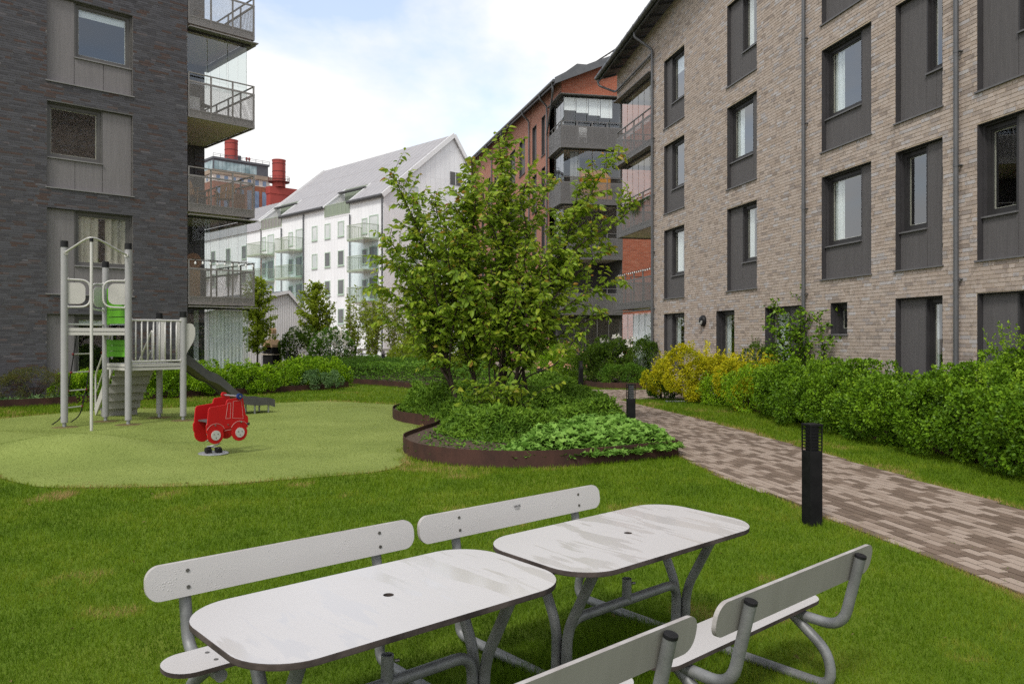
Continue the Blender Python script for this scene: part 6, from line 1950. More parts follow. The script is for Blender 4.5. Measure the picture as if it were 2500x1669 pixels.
def young_tree(name, label, x, y, h, w, mat, n, size=.07, seed=1, trunk_r=.03, bark='bark', base_frac=.15, cone=True, stems=1, group=None, dens=1.0, z0=.1):
    t = thing(name, label, 'tree', (x, y, 0), 0, group)
    R = random.Random(seed)
    wood, twig = MB(), MB()
    P, D, S, TN = [], [], [], []
    for s in range(stems):
        a = 2 * math.pi * s / max(stems, 1) + R.random()
        lean = (.0 if stems == 1 else w * .35)
        top = Vector((math.cos(a) * lean + R.gauss(0, .08), math.sin(a) * lean + R.gauss(0, .08), h * (1 if s == 0 else R.uniform(.7, .98))))
        b = Vector((math.cos(a) * .05, math.sin(a) * .05, z0))
        tr = smooth_path([b, b.lerp(top, .5) + Vector((R.gauss(0, .05), R.gauss(0, .05), 0)), top], 6)
        limb(wood, tr, trunk_r, .005)
        nb = int(n / stems)
        for q in range(nb):
            f = base_frac + (1 - base_frac) * (q + R.random()) / nb
            k = min(int(f * (len(tr) - 1)), len(tr) - 2)
            p = tr[k].lerp(tr[k + 1], f * (len(tr) - 1) - k)
            az = R.uniform(0, 6.283)
            prof = (math.sin(math.pi * min(1, (1 - f) * .85 + .15)) if cone else 1) * (1 - .55 * f)
            ln = w * prof * R.uniform(.45, 1.05) / (1 if stems == 1 else 1.5)
            up = R.uniform(.25, .8)
            e = p + Vector((math.cos(az), math.sin(az), up)).normalized() * max(ln, .12)
            sp_ = smooth_path([p, p.lerp(e, .5) + Vector((0, 0, .03)), e], 3)
            limb(twig, sp_, .006 + .004 * ln, .002, 4)
            cnt = max(6, int(ln * 26 * dens))
            for i in range(cnt):
                g = (i + .5) / cnt
                kk = min(int(g * (len(sp_) - 1)), len(sp_) - 2)
                pp = sp_[kk].lerp(sp_[kk + 1], g * (len(sp_) - 1) - kk)
                dd = (e - p).normalized() * .5 + Vector((R.gauss(0, .7), R.gauss(0, .7), R.gauss(-.1, .4)))
                P.append(pp + Vector((R.gauss(0, .03), R.gauss(0, .03), R.gauss(0, .03)))); D.append(dd); S.append(size * R.uniform(.6, 1.25)); TN.append(min(1, max(0, .45 + R.gauss(0, .18) + .2 * (f - .5))))
    wood.build('trunk', M[bark], t, smooth=True)
    twig.build('branches', M[bark], t)
    leaf_cloud('crown', P, D, np.array(S), np.array(TN), M[mat], t, .7, 'diamond', .5)
    return t
young_tree('young_tree', 'young leafy tree in the hedge bed in front of the second downpipe', 6.72, 19.2, 3.25, 1.35, 'leaf_hedge', 120, .10, 3, .022, stems=3, base_frac=.3, cone=True, dens=1.3)
young_tree('young_tree', 'young leafy sapling leaning right towards the small square window', 7.1, 18.2, 2.55, .95, 'leaf_hedge', 46, .10, 8, .016, stems=2, base_frac=.4, dens=1.2)
young_tree('young_tree', 'slim bright green tree left of the masonry grill in front of the shed', -13.9, 44.0, 4.9, 2.0, 'leaf_birch', 170, .17, 5, .05, dens=1.0)
young_tree('young_tree', 'slim bright green tree behind the flowering bushes, in front of the shed gable', -11.6, 47.5, 4.8, 2.3, 'leaf_birch', 190, .17, 6, .05, dens=1.0)
young_tree('young_tree', 'bare twigged sapling just left of the slim tree by the shed gable', -11.9, 53.0, 4.9, .7, 'leaf_olive', 24, .10, 16, .05, dens=.25)
BG = 'birch saplings in the far bed'
for i, (lab, x, y, h, w, nb) in enumerate([
        ('birch sapling with thin pale leaves right of the white flowering bush', -9.2, 47.0, 4.0, 1.5, 50),
        ('taller birch sapling below the corner balconies of the white house', -7.9, 46.0, 4.5, 1.5, 70),
        ('dense pale green birch sapling in front of the white gable corner', -9.2, 62.0, 6.2, 1.8, 80),
        ('pale green birch sapling left of the multi-stem tree, behind the far bench', -5.6, 45.0, 3.2, 1.7, 60),
        ('full pale green birch sapling behind the left end of the far bench', -10.4, 61.0, 5.6, 2.0, 60),
        ('full pale green birch sapling behind the right end of the far bench', -7.3, 60.0, 5.4, 2.1, 60),
        ('broad pale birch sapling beside the trunk of the multi-stem tree, far behind', -5.0, 52.0, 4.2, 2.0, 60),
        ('thin upright birch sapling in front of the third window column of the white house', -9.8, 50.0, 5.0, .9, 26)]):
    young_tree('birch_sapling', lab, x, y, h, w, 'leaf_birch', int(nb * 2.6), .14, 40 + i, .03, 'bark_birch', stems=3, group=BG, dens=.9)
shrub('flowering_bush', 'dark bush with small white flowers right of the grill', 'shrub', (-11.9, 45.5, 1.05), (1.0, .9, 1.15), 7000, .10, 'leaf_dark', clumps=60, clump_r=.3, zmin=-.7, flowers=('petal_white', 90, .10, -.2), sprigs=24)
shrub('flowering_bush', 'bush covered in small white flowers left of the birch saplings', 'shrub', (-9.9, 44.5, 1.0), (1.1, .9, 1.10), 8000, .10, 'leaf_cover', clumps=60, clump_r=.3, zmin=-.7, flowers=('petal_white', 260, .11, -.4), sprigs=24)
for i, (lab, x, y, rx, h) in enumerate([
        ('yellow green shrub left of the tree, right of the far bench', -4.7, 39.0, .95, 1.55),
        ('yellow green shrub hidden half behind the multi-stem tree', -3.1, 37.0, 1.1, 1.7),
        ('loose yellow green shrub in front of the birch saplings', -5.7, 43.0, .9, 1.2),
        ('yellow green shrub seen through the lower branches of the tree', -1.6, 33.5, .9, 1.4)]):
    shrub('pale_shrub', lab, 'shrub', (x, y, h * .5), (rx, .9, h * .55), 4200, .085, 'leaf_birch', clumps=46, clump_r=.24, zmin=-.6, group='yellow green shrubs in the far bed', sprigs=34, bark='bark_birch')
# ------------------------------------------------------------------ bollards
def bollard(label, x, y, rz, h=.945):
    t = thing('bollard_light', label, 'bollard', (x, y, 0), rz, 'black bollard lights along the path')
    w = .066
    m = MB().box(-w, w, -w, w, -.05, h * .735); m.build('post', M['bollard_paint'], t, bevel=.004)
    head = MB().box(-w * .62, w * .62, -w * .62, w * .62, h * .735, h - .02).build('head', M['louvre_light'] if y > 10 else M['black_plastic'], t)
    for k in range(7):
        z = h * .755 + k * (h * .22 / 7)
        MB().box(-w * .9, w * .9, -w * .9, w * .9, z, z + .008).build('louvre', M['bollard_paint'], t)
    for sx in (-1, 1):
        for sy in (-1, 1):
            MB().box(sx * w * .93 - .005, sx * w * .93 + .005, sy * w * .93 - .005, sy * w * .93 + .005, h * .735, h - .015).build('corner_rod', M['bollard_paint'], t)
    MB().box(-w * 1.05, w * 1.05, -w * 1.05, w * 1.05, h - .02, h).build('cap', M['bollard_paint'], t, bevel=.003)
    return t
for lab, x, y, a in [('nearest black bollard light at the left edge of the brick path', 2.80, 7.55, 17),
                     ('black bollard light at the right rim of the island planter', 2.05, 13.95, 6),
                     ('slim black bollard light in front of the rhododendrons', 2.35, 27.6, 10),
                     ('black bollard light half hidden behind the low shrubs of the island', .71, 20.9, 10),
                     ('distant black bollard light beside the masonry grill', -11.6, 41.8, 0),
                     ('distant black bollard light in front of the far bench', -6.05, 38.0, 0)]:
    bollard(lab, x, y, math.radians(a))

# ------------------------------------------------------------------ picnic tables with benches
E1A = math.radians(42.8)
def picnic_table(label, cx, cy, detail=True, sticker=False, rz=E1A, tilt=math.radians(1.7), loc_z=0.0):
    t = thing('picnic_table', label, 'picnic table', (cx, cy, loc_z), rz, 'picnic tables with back-rest benches')
    t.rotation_euler = (tilt, 0, rz)
    zt, hx, hy = .70, (.742 if sticker else .722), (.37 if sticker else .362)
    # top: bowed rounded slab, dark laminate edge
    out = []
    for x, y in rrect(hx, hy, .20, 10):
        out.append((x * (1 + .025 * (1 - (y / hy) ** 2)), y * (1 + .02 * (1 - (x / hx) ** 2))))
    n = len(out)
    hole = [(.022 * math.cos(2 * math.pi * i / n), .022 * math.sin(2 * math.pi * i / n)) for i in range(n)]
    V = [(x, y, zt) for x, y in out] + [(x, y, zt) for x, y in hole]
    F = [(i, (i + 1) % n, n + (i + 1) % n, n + i) for i in range(n)]
    me = raw_mesh('tabletop', V, F, M['table_top_wet' if sticker else 'table_top'])
    top = mesh_obj('tabletop', me, t)
    m = MB()
    V, F = [], []
    prof = [(1.0, zt - .0005), (1.0018, zt - .004), (1.0018, zt - .020), (1.0, zt - .024)]
    for s, z in prof: V += [(x * s, y * s, z) for x, y in out]
    for r_ in range(3):
        F += [(r_ * n + i, (r_ + 1) * n + i, (r_ + 1) * n + (i + 1) % n, r_ * n + (i + 1) % n) for i in range(n)]
    V += [(x, y, zt - .024) for x, y in hole]
    F += [(3 * n + (i + 1) % n, 3 * n + i, 4 * n + i, 4 * n + (i + 1) % n) for i in range(n)]
    V += [(x, y, zt - .0005) for x, y in hole]
    F += [(4 * n + i, 5 * n + i, 5 * n + (i + 1) % n, 4 * n + (i + 1) % n) for i in range(n)]
    m.add(V, F); m.build('edge_band', M['hpl_edge'], top)
    r = .0262
    for s, yseat, yback in ((1, .555, .83), (-1, .66, .985)):
        zs = .405
        st = rrect(.70, .112, .105, 9)
        m = MB(); m.prism([(x, y + s * yseat) for x, y in st], zs - .019, zs - .0006)
        seat = m.build('seat', M['hpl_edge'], t)
        MB().add([(x, y + s * yseat, zs) for x, y in st], [tuple(range(len(st)))]).build('seat_face', M['table_seat'], seat)
        # back plank, almost upright, rounded ends
        pl_ = [(x - (.055 if sticker and s > 0 else .0), z) for x, z in rrect(.745 if sticker and s > 0 else .70, .074, .062, 8)]
        zb, lean = .665, .16
        def bk(x, z, d):
            return (x + .02, s * (yback + (z * lean) + d), zb + z)
        n2 = len(pl_)
        inner, outer = -.012, .008
        P = [bk(x, z, inner) for x, z in pl_] + [bk(x, z, outer) for x, z in pl_]
        F = [(i, (i + 1) % n2, n2 + (i + 1) % n2, n2 + i) for i in range(n2)]
        back = MB().add(P, F).build('backrest', M['plank_edge'] if 'plank_edge' in M else pmat('plank_edge', (0.30, .275, .26), (.42, .40, .385), scale=9, rough=.6), t)
        MB().add([bk(x, z, inner) for x, z in pl_], [tuple(range(n2)) if s > 0 else tuple(range(n2 - 1, -1, -1))]).build('back_face', M['table_back'], back)
        MB().add([bk(x, z, outer) for x, z in pl_], [tuple(range(n2 - 1, -1, -1)) if s > 0 else tuple(range(n2))]).build('back_rear_face', M['rear_face'] if 'rear_face' in M else pmat('rear_face', (.27, .262, .235), (.225, .218, .192), scale=5, stretch=(1, 1, .15), detail=8, rough=.6), back)
        for x in (-.5, .5):
            # J tube: under the seat, bending up behind the back plank
            pts = rounded([(x, s * (yseat - .10), zs - .05), (x, s * (yback - .03), zs - .06), (x, s * (yback + .036 + .075 * lean), zb + .048)], .10, 6)
            MB().tube(pts, r, 14).build('back_support', M['tube_grey'], t, smooth=True)
            e = Vector(pts[-1]); d = (Vector(pts[-1]) - Vector(pts[-2])).normalized()
            MB().tube([e, e + d * .012], [r + .002, r + .001], 14).build('tube_cap', M['black_plastic'], t, smooth=True)
            # leg: seat, out and down, back along the ground, up to the table
            yo = .83 if s > 0 else .93
            leg = rounded([(x, s * (yseat - .02), zs - .03), (x, s * (yo - .04), .20), (x, s * (yo - .02), .035), (x, s * .034, .030), (x, s * .034, .30), (x, s * .215, zt - .045)], .09, 6)
            MB().tube(leg, r, 14).build('leg', M['tube_grey'], t, smooth=True)
            MB().box(x - .035, x + .035, s * .235 - .05, s * .235 + .05, zt - .05, zt - .0245).build('bracket', M['black_plastic'], t)
            if detail:
                for dz in (.035, -.035):
                    c = Vector(bk(x - .02, dz, inner))
                    MB().tube([c, c + Vector((0, -s * .004, 0))], .0085, 12).build('screw', M['screw'] if 'screw' in M else pmat('screw', (.16, .15, .14), (.24, .23, .22), rough=.35, metal=.7), t)
                for dy in (-.045, .045):
                    c = Vector((x, s * yseat + dy, zs)); MB().tube([c, c + Vector((0, 0, .002))], .0095, 12).build('screw', M['screw'], t)
    MB().tube(rounded([(-.46, 0, .05), (-.46, 0, .335), (.46, 0, .335), (.46, 0, .05)], .11, 7), r, 14).build('stretcher', M['tube_grey'], t, smooth=True)
    sock = MB(); k = 14
    sock.tube([(0, 0, .33), (0, 0, .455)], .026, k, caps=False); sock.tube([(0, 0, .455), (0, 0, .34)], .021, k, caps=False)
    sock.add([(.026 * math.cos(2 * math.pi * i / k), .026 * math.sin(2 * math.pi * i / k), .455) for i in range(k)] + [(.021 * math.cos(2 * math.pi * i / k), .021 * math.sin(2 * math.pi * i / k), .455) for i in range(k)], [(i, (i + 1) % k, k + (i + 1) % k, k + i) for i in range(k)])
    sock.build('parasol_socket', M['tube_grey'], t, smooth=True)
    MB().tube([(.028, -.01, .425), (.046, -.018, .425)], .008, 8).build('socket_screw', M['screw'], t)
    if sticker:
        y_ = .83 + .03 * .16 - .0132
        sk = MB().add([(-.075, y_ - .001, .677), (-.015, y_ - .001, .677), (-.015, y_ + .0046, .712), (-.075, y_ + .0046, .712)], [(0, 1, 2, 3)]).build('sticker', M['sticker'], t)
        text_mesh('lettering', 'HAGS', .021, M['ink'], sk, (-.045, y_ - .003 + .017 * .16, .694), (math.radians(81), 0, 0))
        m = MB()
        for k in range(3): m.box(-.068 + .004 * k, -.022 - .004 * k, y_ - .0022 + k * -.0008, y_ - .0018 + k * -.0008, .6885 - k * .004, .6895 - k * .004)
        m.build('fine_print', M['ink'], sk)
    return t
c1 = Vector((-.533, 3.304)); e1 = Vector((math.cos(E1A), math.sin(E1A)))
picnic_table('nearest grey picnic table with benches on the lawn, lower left one', *(c1 + e1 * .02), sticker=False)
picnic_table('second grey picnic table with benches, farther right, wet streaks on top', *(c1 + e1 * (1.537 + .02)), sticker=True)
for lab, x in (('distant grey picnic bench beyond the far bed, left one', -10.1), ('distant grey picnic bench beyond the far bed, right one', -8.55)):
    picnic_table(lab, x, 57.0, detail=False, rz=math.radians(4), tilt=0, loc_z=.22)

# ------------------------------------------------------------------ play tower
pt = thing('play_tower', 'grey play tower with slide, stairs, fireman pole and green panels', 'play equipment', (-7.9, 16.5, 0))
o_ = Vector((-7.9, 16.5, 0))
def L3(x, y, z=0): return Vector((x, y, z)) - o_
P1, P2, P3, P4, P5 = (L3(-8.56, 15.47), L3(-7.57, 15.96), L3(-8.34, 16.60), L3(-7.57, 17.37), L3(-6.82, 16.78))
for p, h in ((P1, 3.59), (P2, 3.60), (P3, 3.30), (P4, 2.27), (P5, 2.28)):
    po = MB().tube([p + Vector((0, 0, .12)), p + Vector((0, 0, h - .12))], .0635, 20).build('post', M['post_grey'], pt, smooth=True)
    MB().tube([p + Vector((0, 0, h - .12)), p + Vector((0, 0, h)), p + Vector((0, 0, h + .002))], [.069, .067, .05], 20).build('post_cap', M['black_plastic'], po, smooth=True)
    MB().tube([p + Vector((0, 0, -.05)), p + Vector((0, 0, .13))], .036, 12).build('post_foot', M['galvanised'], po, smooth=True)
    MB().lathe([(0, .014), (.10, .013), (.22, .006), (.25, .0)], (p.x, p.y, .028), 18).build('worn_ring', M['rubber_brown'], po, smooth=True)
def plat(pts, z0, z1):
    m = MB(); m.prism([(p.x, p.y) for p in pts], z0, z1)
    d = m.build('deck', M['play_panel'], pt)
    c = sum(pts, Vector()) / len(pts)
    m = MB(); m.prism([((c + (p - c) * 1.012).x, (c + (p - c) * 1.012).y) for p in pts], (z0 + z1) / 2 - .006, (z0 + z1) / 2 + .006)
    m.build('deck_groove', M['slide_grey'], d)
plat([P1, P2, P3], 1.79, 1.93)
plat([P3, P2, P5, P4], 1.09, 1.22)
def between(a, b, f): return a + (b - a) * f
def bar_tube(pts, r=.017, mat='post_pale', name='rail', seg=10, par=None):
    return MB().tube(pts, r, seg).build(name, M[mat], par or pt, smooth=True)
Z = lambda p, z: Vector((p.x, p.y, z))
bar_tube([Z(between(P1, P3, .06), 2.0), Z(between(P1, P3, .94), 2.0)], .02)
# fireman pole with arched top bar
FP = L3(-7.72, 14.85)
bar_tube([Z(FP, 0.0), Z(FP, 3.52)], .027, name='fireman_pole')
MB().tube([Z(FP, 3.50), Z(FP, 3.57)], .034, 14).build('pole_joint', M['black_plastic'], pt, smooth=True)
bar_tube(smooth_path([Z(P1, 3.36), Z(P1.lerp(FP, .35), 3.45), Z(P1.lerp(FP, .75), 3.55), Z(FP, 3.57), Z(P2.lerp(FP, .75), 3.55), Z(P2.lerp(FP, .35), 3.44), Z(P2, 3.36)], 5), .021, name='top_arch')
for p in (P1, P2):
    d = (FP - p); d.z = 0; d.normalize()
    MB().tube([Z(p, 3.36) + d * .062, Z(p, 3.36) + d * .075], .045, 12).build('flange', M['post_pale'], pt, smooth=True)
# D-shaped handles with infill panels
def d_handle(p, q, z0=2.33, z1=2.86, reach=.38):
    d = (q - p); d.z = 0; d.normalize()
    a = p + d * .06
    path = rounded([Z(a, z1), Z(a + d * reach, z1 - .01), Z(a + d * reach, z0 + .01), Z(a, z0)], .17, 7)
    h = bar_tube(path, .019, name='handle')
    for z in (z0, z1): MB().tube([Z(a, z) - d * .004, Z(a, z) + d * .010], .040, 12).build('flange', M['post_pale'], h, smooth=True)
    nrm = Vector((-d.y, d.x, 0))
    out = [(0.0, z0 + .06)] + [(reach * .78 - .12 + .12 * math.cos(math.radians(t)), z0 + .18 + .12 * math.sin(math.radians(t))) for t in range(-90, 1, 18)] + [(reach * .78 - .12 + .12 * math.cos(math.radians(t)), z1 - .18 + .12 * math.sin(math.radians(t))) for t in range(0, 91, 18)] + [(0.0, z1 - .06)]
    m = MB(); m.prism(out, -.008, .008, lambda x, y, z: tuple(Z(a + d * x + nrm * z, y)))
    m.build('handle_panel', M['play_panel'], h)
d_handle(P1, P2); d_handle(P2, P1); d_handle(P3, P1, 2.30, 2.83)
# green slatted panels between P3 and P2
def slats(a, b, z0, n, hgt, gap):
    d = (b - a); d.normalize()
    s, e = a + d * .07, b - d * .07
    for k in range(n):
        z = z0 + k * (hgt + gap)
        MB().bar(Z(s, z + hgt / 2), Z(e, z + hgt / 2), .018, hgt).build('green_slat', M['play_green'], pt)
    for f in (.05, .95):
        c = s.lerp(e, f)
        MB().bar(Z(c, z0 - .02) + Vector((.0, .02, 0)), Z(c, z0 + n * (hgt + gap)) + Vector((0, .02, 0)), .03, .05).build('slat_batten', M['play_green'], pt)
slats(P3, P2, 2.02, 5, .128, .016)
slats(P3, P2, 1.36, 3, .105, .010)
# balustrades of the low deck
def balustrade(a, b, z0, z1, n):
    d = (b - a).normalized()
    s, e = a + d * .06, b - d * .06
    bar_tube([Z(s, z0), Z(e, z0)], .020); bar_tube([Z(s, z1), Z(e, z1)], .022)
    me = MB().tube([Vector((0, 0, z0)), Vector((0, 0, z1))], .016, 10).mesh('baluster', M['post_pale'], True)
    for k in range(n):
        c = s.lerp(e, (k + .7) / (n + .4)); mesh_obj('baluster', me, pt, loc=(c.x, c.y, 0))
    for p, dd in ((s, d), (e, -d)):
        for z in (z0, z1): MB().tube([Z(p, z) - dd * .006, Z(p, z) + dd * .01], .038, 12).build('flange', M['post_pale'], pt, smooth=True)
balustrade(P2, P5, 1.27, 2.09, 8)
# far side panel with a round opening, by the slide
d45 = (P5 - P4).normalized(); n45 = Vector((-d45.y, d45.x, 0))
outl = [(.08, 1.26), (.98 - .12, 1.26), (.98 - .12, 2.06), (.08, 2.06)]
for f0, f1 in ((.07, .26), (.74, .93)):
    m = MB(); m.prism([(f0, 1.25), (f1, 1.25), (f1, 1.62), (f1 - .04, 1.80), (f1 - .02, 2.08), (f0, 2.08)], -.008, .008, lambda x, y, z: tuple(Z(P4 + (P5 - P4) * x + n45 * z, y)))
    m.build('slide_gate', M['play_panel'], pt)
# leaf-shaped guard right of the slide post
m = MB()
dr = Vector((.82, .57, 0)); nr = Vector((-.57, .82, 0))
leafp = [(.06, 1.40), (.10, 1.48), (.20, 1.66), (.24, 1.80), (.235, 1.94), (.19, 2.02), (.13, 2.04), (.06, 2.03)]
m.prism(leafp, -.008, .008, lambda x, y, z: tuple(Z(P5 + dr * x + nr * z, y)))
m.build('slide_guard', M['play_panel'], pt)
# stairs behind the deck
SD = Vector((-.63, .77, 0)); SN = Vector((.77, .63, 0))
S0 = between(P3, P4, .5) + SD * .05
for k in range(6):
    z = 1.10 - k * .185
    c = S0 + SD * (.02 + k * .235)
    m = MB()
    m.bar(Z(c, z) - SN * .37, Z(c, z) + SN * .37, .26, .035)
    m.bar(Z(c - SD * .12, z - .08) - SN * .37, Z(c - SD * .12, z - .08) + SN * .37, .02, .16)
    m.build('step', M['step_grey'] if 'step_grey' in M else pmat('step_grey', (.30, .29, .275), (.34, .33, .31), rough=.55), pt)
for s in (-1, 1):
    a = S0 + SN * (s * .40); b = S0 + SD * 1.45 + SN * (s * .40)
    MB().bar(Z(a, 1.12), Z(b, .10), .03, .20).build('stringer', M['play_panel'], pt)
    bar_tube(rounded([Z(a, 1.3), Z(a, 1.92), Z(b, .92), Z(b, .12)], .10, 5), .019, name='handrail')
    bar_tube([Z(a.lerp(b, .1), 1.45), Z(a.lerp(b, .95), .55)], .015, name='handrail')
# slide
SLD = (L3(-5.65, 18.75) - between(P4, P5, .5)); SLD.z = 0
SL_L = SLD.length; SLD.normalize(); SLN = Vector((-SLD.y, SLD.x, 0))
SB = between(P4, P5, .5)
bed_p = [(0.02, 1.24), (.22, 1.22), (.42, 1.10), (.70, .90), (.95, .80), (1.15, .66), (1.42, .44), (1.66, .31), (1.95, .27), (2.25, .26), (2.42, .21)]
bp_ = smooth_path([(a * SL_L / 2.42, 0, b) for a, b in bed_p], 4)
w = .26
m = MB()
V, F = [], []
for p in bp_:
    for s, dz in ((-1, 0), (1, 0), (1, -.03), (-1, -.03)):
        q = SB + SLD * p.x + SLN * (s * w); V.append((q.x, q.y, p.z + dz))
for i in range(len(bp_) - 1):
    k = i * 4
    for j in range(4): F.append((k + j, k + (j + 1) % 4, k + 4 + (j + 1) % 4, k + 4 + j))
m.add(V, F); sl = m.build('slide', M['slide_bed'] if 'slide_bed' in M else pmat('slide_bed', (.10, .092, .06), (.085, .078, .05), rough=.5), pt)
for s in (-1, 1):
    V, F = [], []
    for i, p in enumerate(bp_):
        f = i / (len(bp_) - 1)
        hi = .17 * (1 - .35 * f); lo = -.055
        if f < .08: hi *= .9
        for off in (w, w + .035):
            q = SB + SLD * p.x + SLN * (s * off)
            V += [(q.x, q.y, p.z + hi), (q.x, q.y, p.z + lo)]
    for i in range(len(bp_) - 1):
        k, q = i * 4, i * 4 + 4
        F += [(k, q, q + 1, k + 1), (k + 2, k + 3, q + 3, q + 2), (k, k + 2, q + 2, q), (k + 1, q + 1, q + 3, k + 3)]
    F += [(0, 1, 3, 2), (len(V) - 4, len(V) - 2, len(V) - 1, len(V) - 3)]
    MB().add(V, F).build('slide_side', M['slide_grey'], sl)
for f in (.80, .95):
    q = SB + SLD * (SL_L * f)
    for s in (-1, 1):
        MB().tube([Z(q + SLN * (s * .2), 0), Z(q + SLN * (s * .2), .24)], .022, 8).build('slide_foot', M['galvanised'], sl, smooth=True)
MB().bar(Z(SB + SLD * .03 - SLN * .297, 1.31), Z(SB + SLD * .10 - SLN * .297, 1.31), .003, .03).build('slide_plate', M['sticker'], sl)
# rope ladder
ra, rb_ = between(P1, P3, .28), between(P1, P3, .72)
outn = Vector((-(P3 - P1).y, (P3 - P1).x, 0)).normalized()
if outn.x > 0: outn = -outn
for r0 in (ra, rb_):
    bar_tube(smooth_path([Z(r0, 1.80), Z(r0 + outn * .10, 1.2), Z(r0 + outn * .22, .6), Z(r0 + outn * .34, .20), Z(r0 + outn * .55, .03)], 4), .011, 'rope_black', 'rope', 6)
for z in (1.42, 1.06, .70, .36):
    f = (1.8 - z) / 1.8
    a, b = Z(ra + outn * (.36 * f * f + .06), z), Z(rb_ + outn * (.36 * f * f + .06), z)
    rg = bar_tube([a, b], .013, 'post_pale', 'rung', 8)
    for c in (a, b): MB().lathe([(0, -.028), (.02, -.02), (.028, 0), (.02, .02), (0, .028)], tuple(c), 10).build('rung_knob', M['rope_knob'], rg, smooth=True)

# ------------------------------------------------------------------ spring rocker
sr_ = thing('spring_rocker', 'red truck shaped spring rocker on the green turf', 'spring rocker', (-4.30, 11.95, .045), math.atan2(.62, .78))
sr_.rotation_euler = (0, 0, math.atan2(.75, .66))
side = [(-.33, .34), (-.335, .44), (-.315, .47), (-.315, .50), (-.30, .665), (-.275, .70), (-.03, .725), (-.02, .77), (.0, .80), (.225, .815), (.245, .795), (.285, .56), (.325, .525), (.33, .47), (.325, .37), (.30, .36)]
def wheel_arc(cx, cz, r, a0, a1, n=9): return [(cx + r * math.cos(math.radians(a0 + (a1 - a0) * i / n)), cz + r * math.sin(math.radians(a0 + (a1 - a0) * i / n))) for i in range(n + 1)]
side += wheel_arc(.19, .30, .125, 15, -195, 11)
side += [(.05, .38), (-.07, .37)]
side += wheel_arc(-.19, .29, .125, 20, -190, 11)
for s, lab in ((-1, None), (1, None)):
    y0 = s * .19
    m = MB(); m.prism(side, y0 - .011, y0 + .011, lambda x, y, z: (x, z, y))
    sp_o = m.build('side_panel', M['rocker_red'], sr_, bevel=.004)
    fy = y0 + s * .0112
    for cx, cz in ((.19, .30), (-.19, .29)):
        MB().tube([(cx, y0 + s * .010, cz), (cx, y0 + s * .020, cz)], .072, 24).build('wheel_disc', M['rocker_grey'], sp_o, smooth=True)
        for a in (30, 150, 270):
            q = (cx + .035 * math.cos(math.radians(a)), cz + .035 * math.sin(math.radians(a)))
            MB().tube([(q[0], y0 + s * .02, q[1]), (q[0], y0 + s * .024, q[1])], .008, 8).build('bolt', M['screw'], sp_o)
        MB().tube([(cx + .15 * math.cos(math.radians(a)), fy + s * .001, cz + .02 + .15 * math.sin(math.radians(a))) for a in range(25, 156, 10)], .0032, 6).build('wheel_arch_line', M['rocker_line'], sp_o)
    MB().tube(rounded([(-.05, fy, .345), (.05, fy, .355)], .01), .003, 6).build('sill_line', M['rocker_line'], sp_o)
    for pl in ([(.075, .52), (.245, .50), (.215, .775), (.085, .765), (.075, .52)], [(-.035, .52), (.035, .52), (.045, .745), (.0, .745), (-.035, .52)]):
        MB().tube([(x, fy, z) for x, z in pl], .003, 6).build('window_line', M['rocker_line'], sp_o)
    for q in ((-.20, .435), (-.0, .43)):
        MB().tube([(q[0], fy, q[1]), (q[0], fy + s * .008, q[1])], .011, 10).build('bolt', M['screw'], sp_o)
MB().box(-.26, .02, -.18, .18, .475, .497).build('seat', M['slide_grey'], sr_)
MB().box(-.20, -.06, -.06, .06, .42, .475).build('seat_bracket', M['galvanised'], sr_)
MB().tube([(.17, -.25, .835), (.17, .25, .835)], .016, 12).build('handlebar', M['steel'], sr_, smooth=True)
for s, mt in ((-1, 'rocker_blue'), (1, 'rocker_red')):
    MB().tube([(.17, s * .205, .835), (.17, s * .240, .835)], .043, 18).build('handle_disc', M[mt], sr_, smooth=True)
MB().tube([(.20, -.23, .46), (.20, .23, .46)], .014, 10).build('foot_rest', M['steel'], sr_, smooth=True)
MB().tube([(.31, -.215, .42), (.325, -.235, .42)], .02, 10).build('bumper', M['black_plastic'], sr_, smooth=True)
hp = [(.085 * math.cos(a), .085 * math.sin(a), .07 + .37 * a / (2 * math.pi * 4.2)) for a in np.linspace(0, 2 * math.pi * 4.2, 100)]
MB().tube([(x - .12, y, z) for x, y, z in hp], .010, 8).build('spring', M['galvanised'], sr_, smooth=True)
MB().lathe([(0, .02), (.20, .02), (.215, .008), (.215, 0)], (-.12, 0, 0), 28).build('base_plate', M['galvanised'], sr_, smooth=True)
for a in (200, 20, 110, 290):
    c = (-.12 + .10 * math.cos(math.radians(a)), .10 * math.sin(math.radians(a)))
    MB().box(c[0] - .045, c[0] + .045, c[1] - .03, c[1] + .03, .02, .085).build('spring_clamp', M['black_plastic'], sr_, bevel=.012)

# ------------------------------------------------------------------ things on the balconies
def in_lb(x, y, z): return LB_XF @ Vector((x, y, z))
def in_rd(x, y, z): return RD_XF @ Vector((x, y, z))
def slat_chair(label, p, rz):
    t = thing('wooden_chair', label, 'chair', p, rz, 'wooden slat chairs on the balcony')
    for k in range(5):
        MB().box(-.24 + k * .10, -.16 + k * .10, -.25, .22, .40, .42).build('seat_slat', M['wood_warm'], t)
        m = MB(); m.bar((-.20 + k * .10, .22, .40), (-.20 + k * .10, .44, 1.02 - abs(k - 2) * .03), .075, .016); m.build('back_slat', M['wood_warm'], t)
    for s in (-1, 1):
        MB().bar((s * .27, -.22, 0), (s * .27, -.22, .60), .035).build('leg', M['wood_warm'], t)
        MB().bar((s * .27, .24, 0), (s * .27, .24, .60), .035).build('leg', M['wood_warm'], t)
        MB().box(s * .28 - .05, s * .28 + .05, -.28, .30, .60, .62).build('armrest', M['wood_warm'], t)
    return t
zc = 5.60 + .24
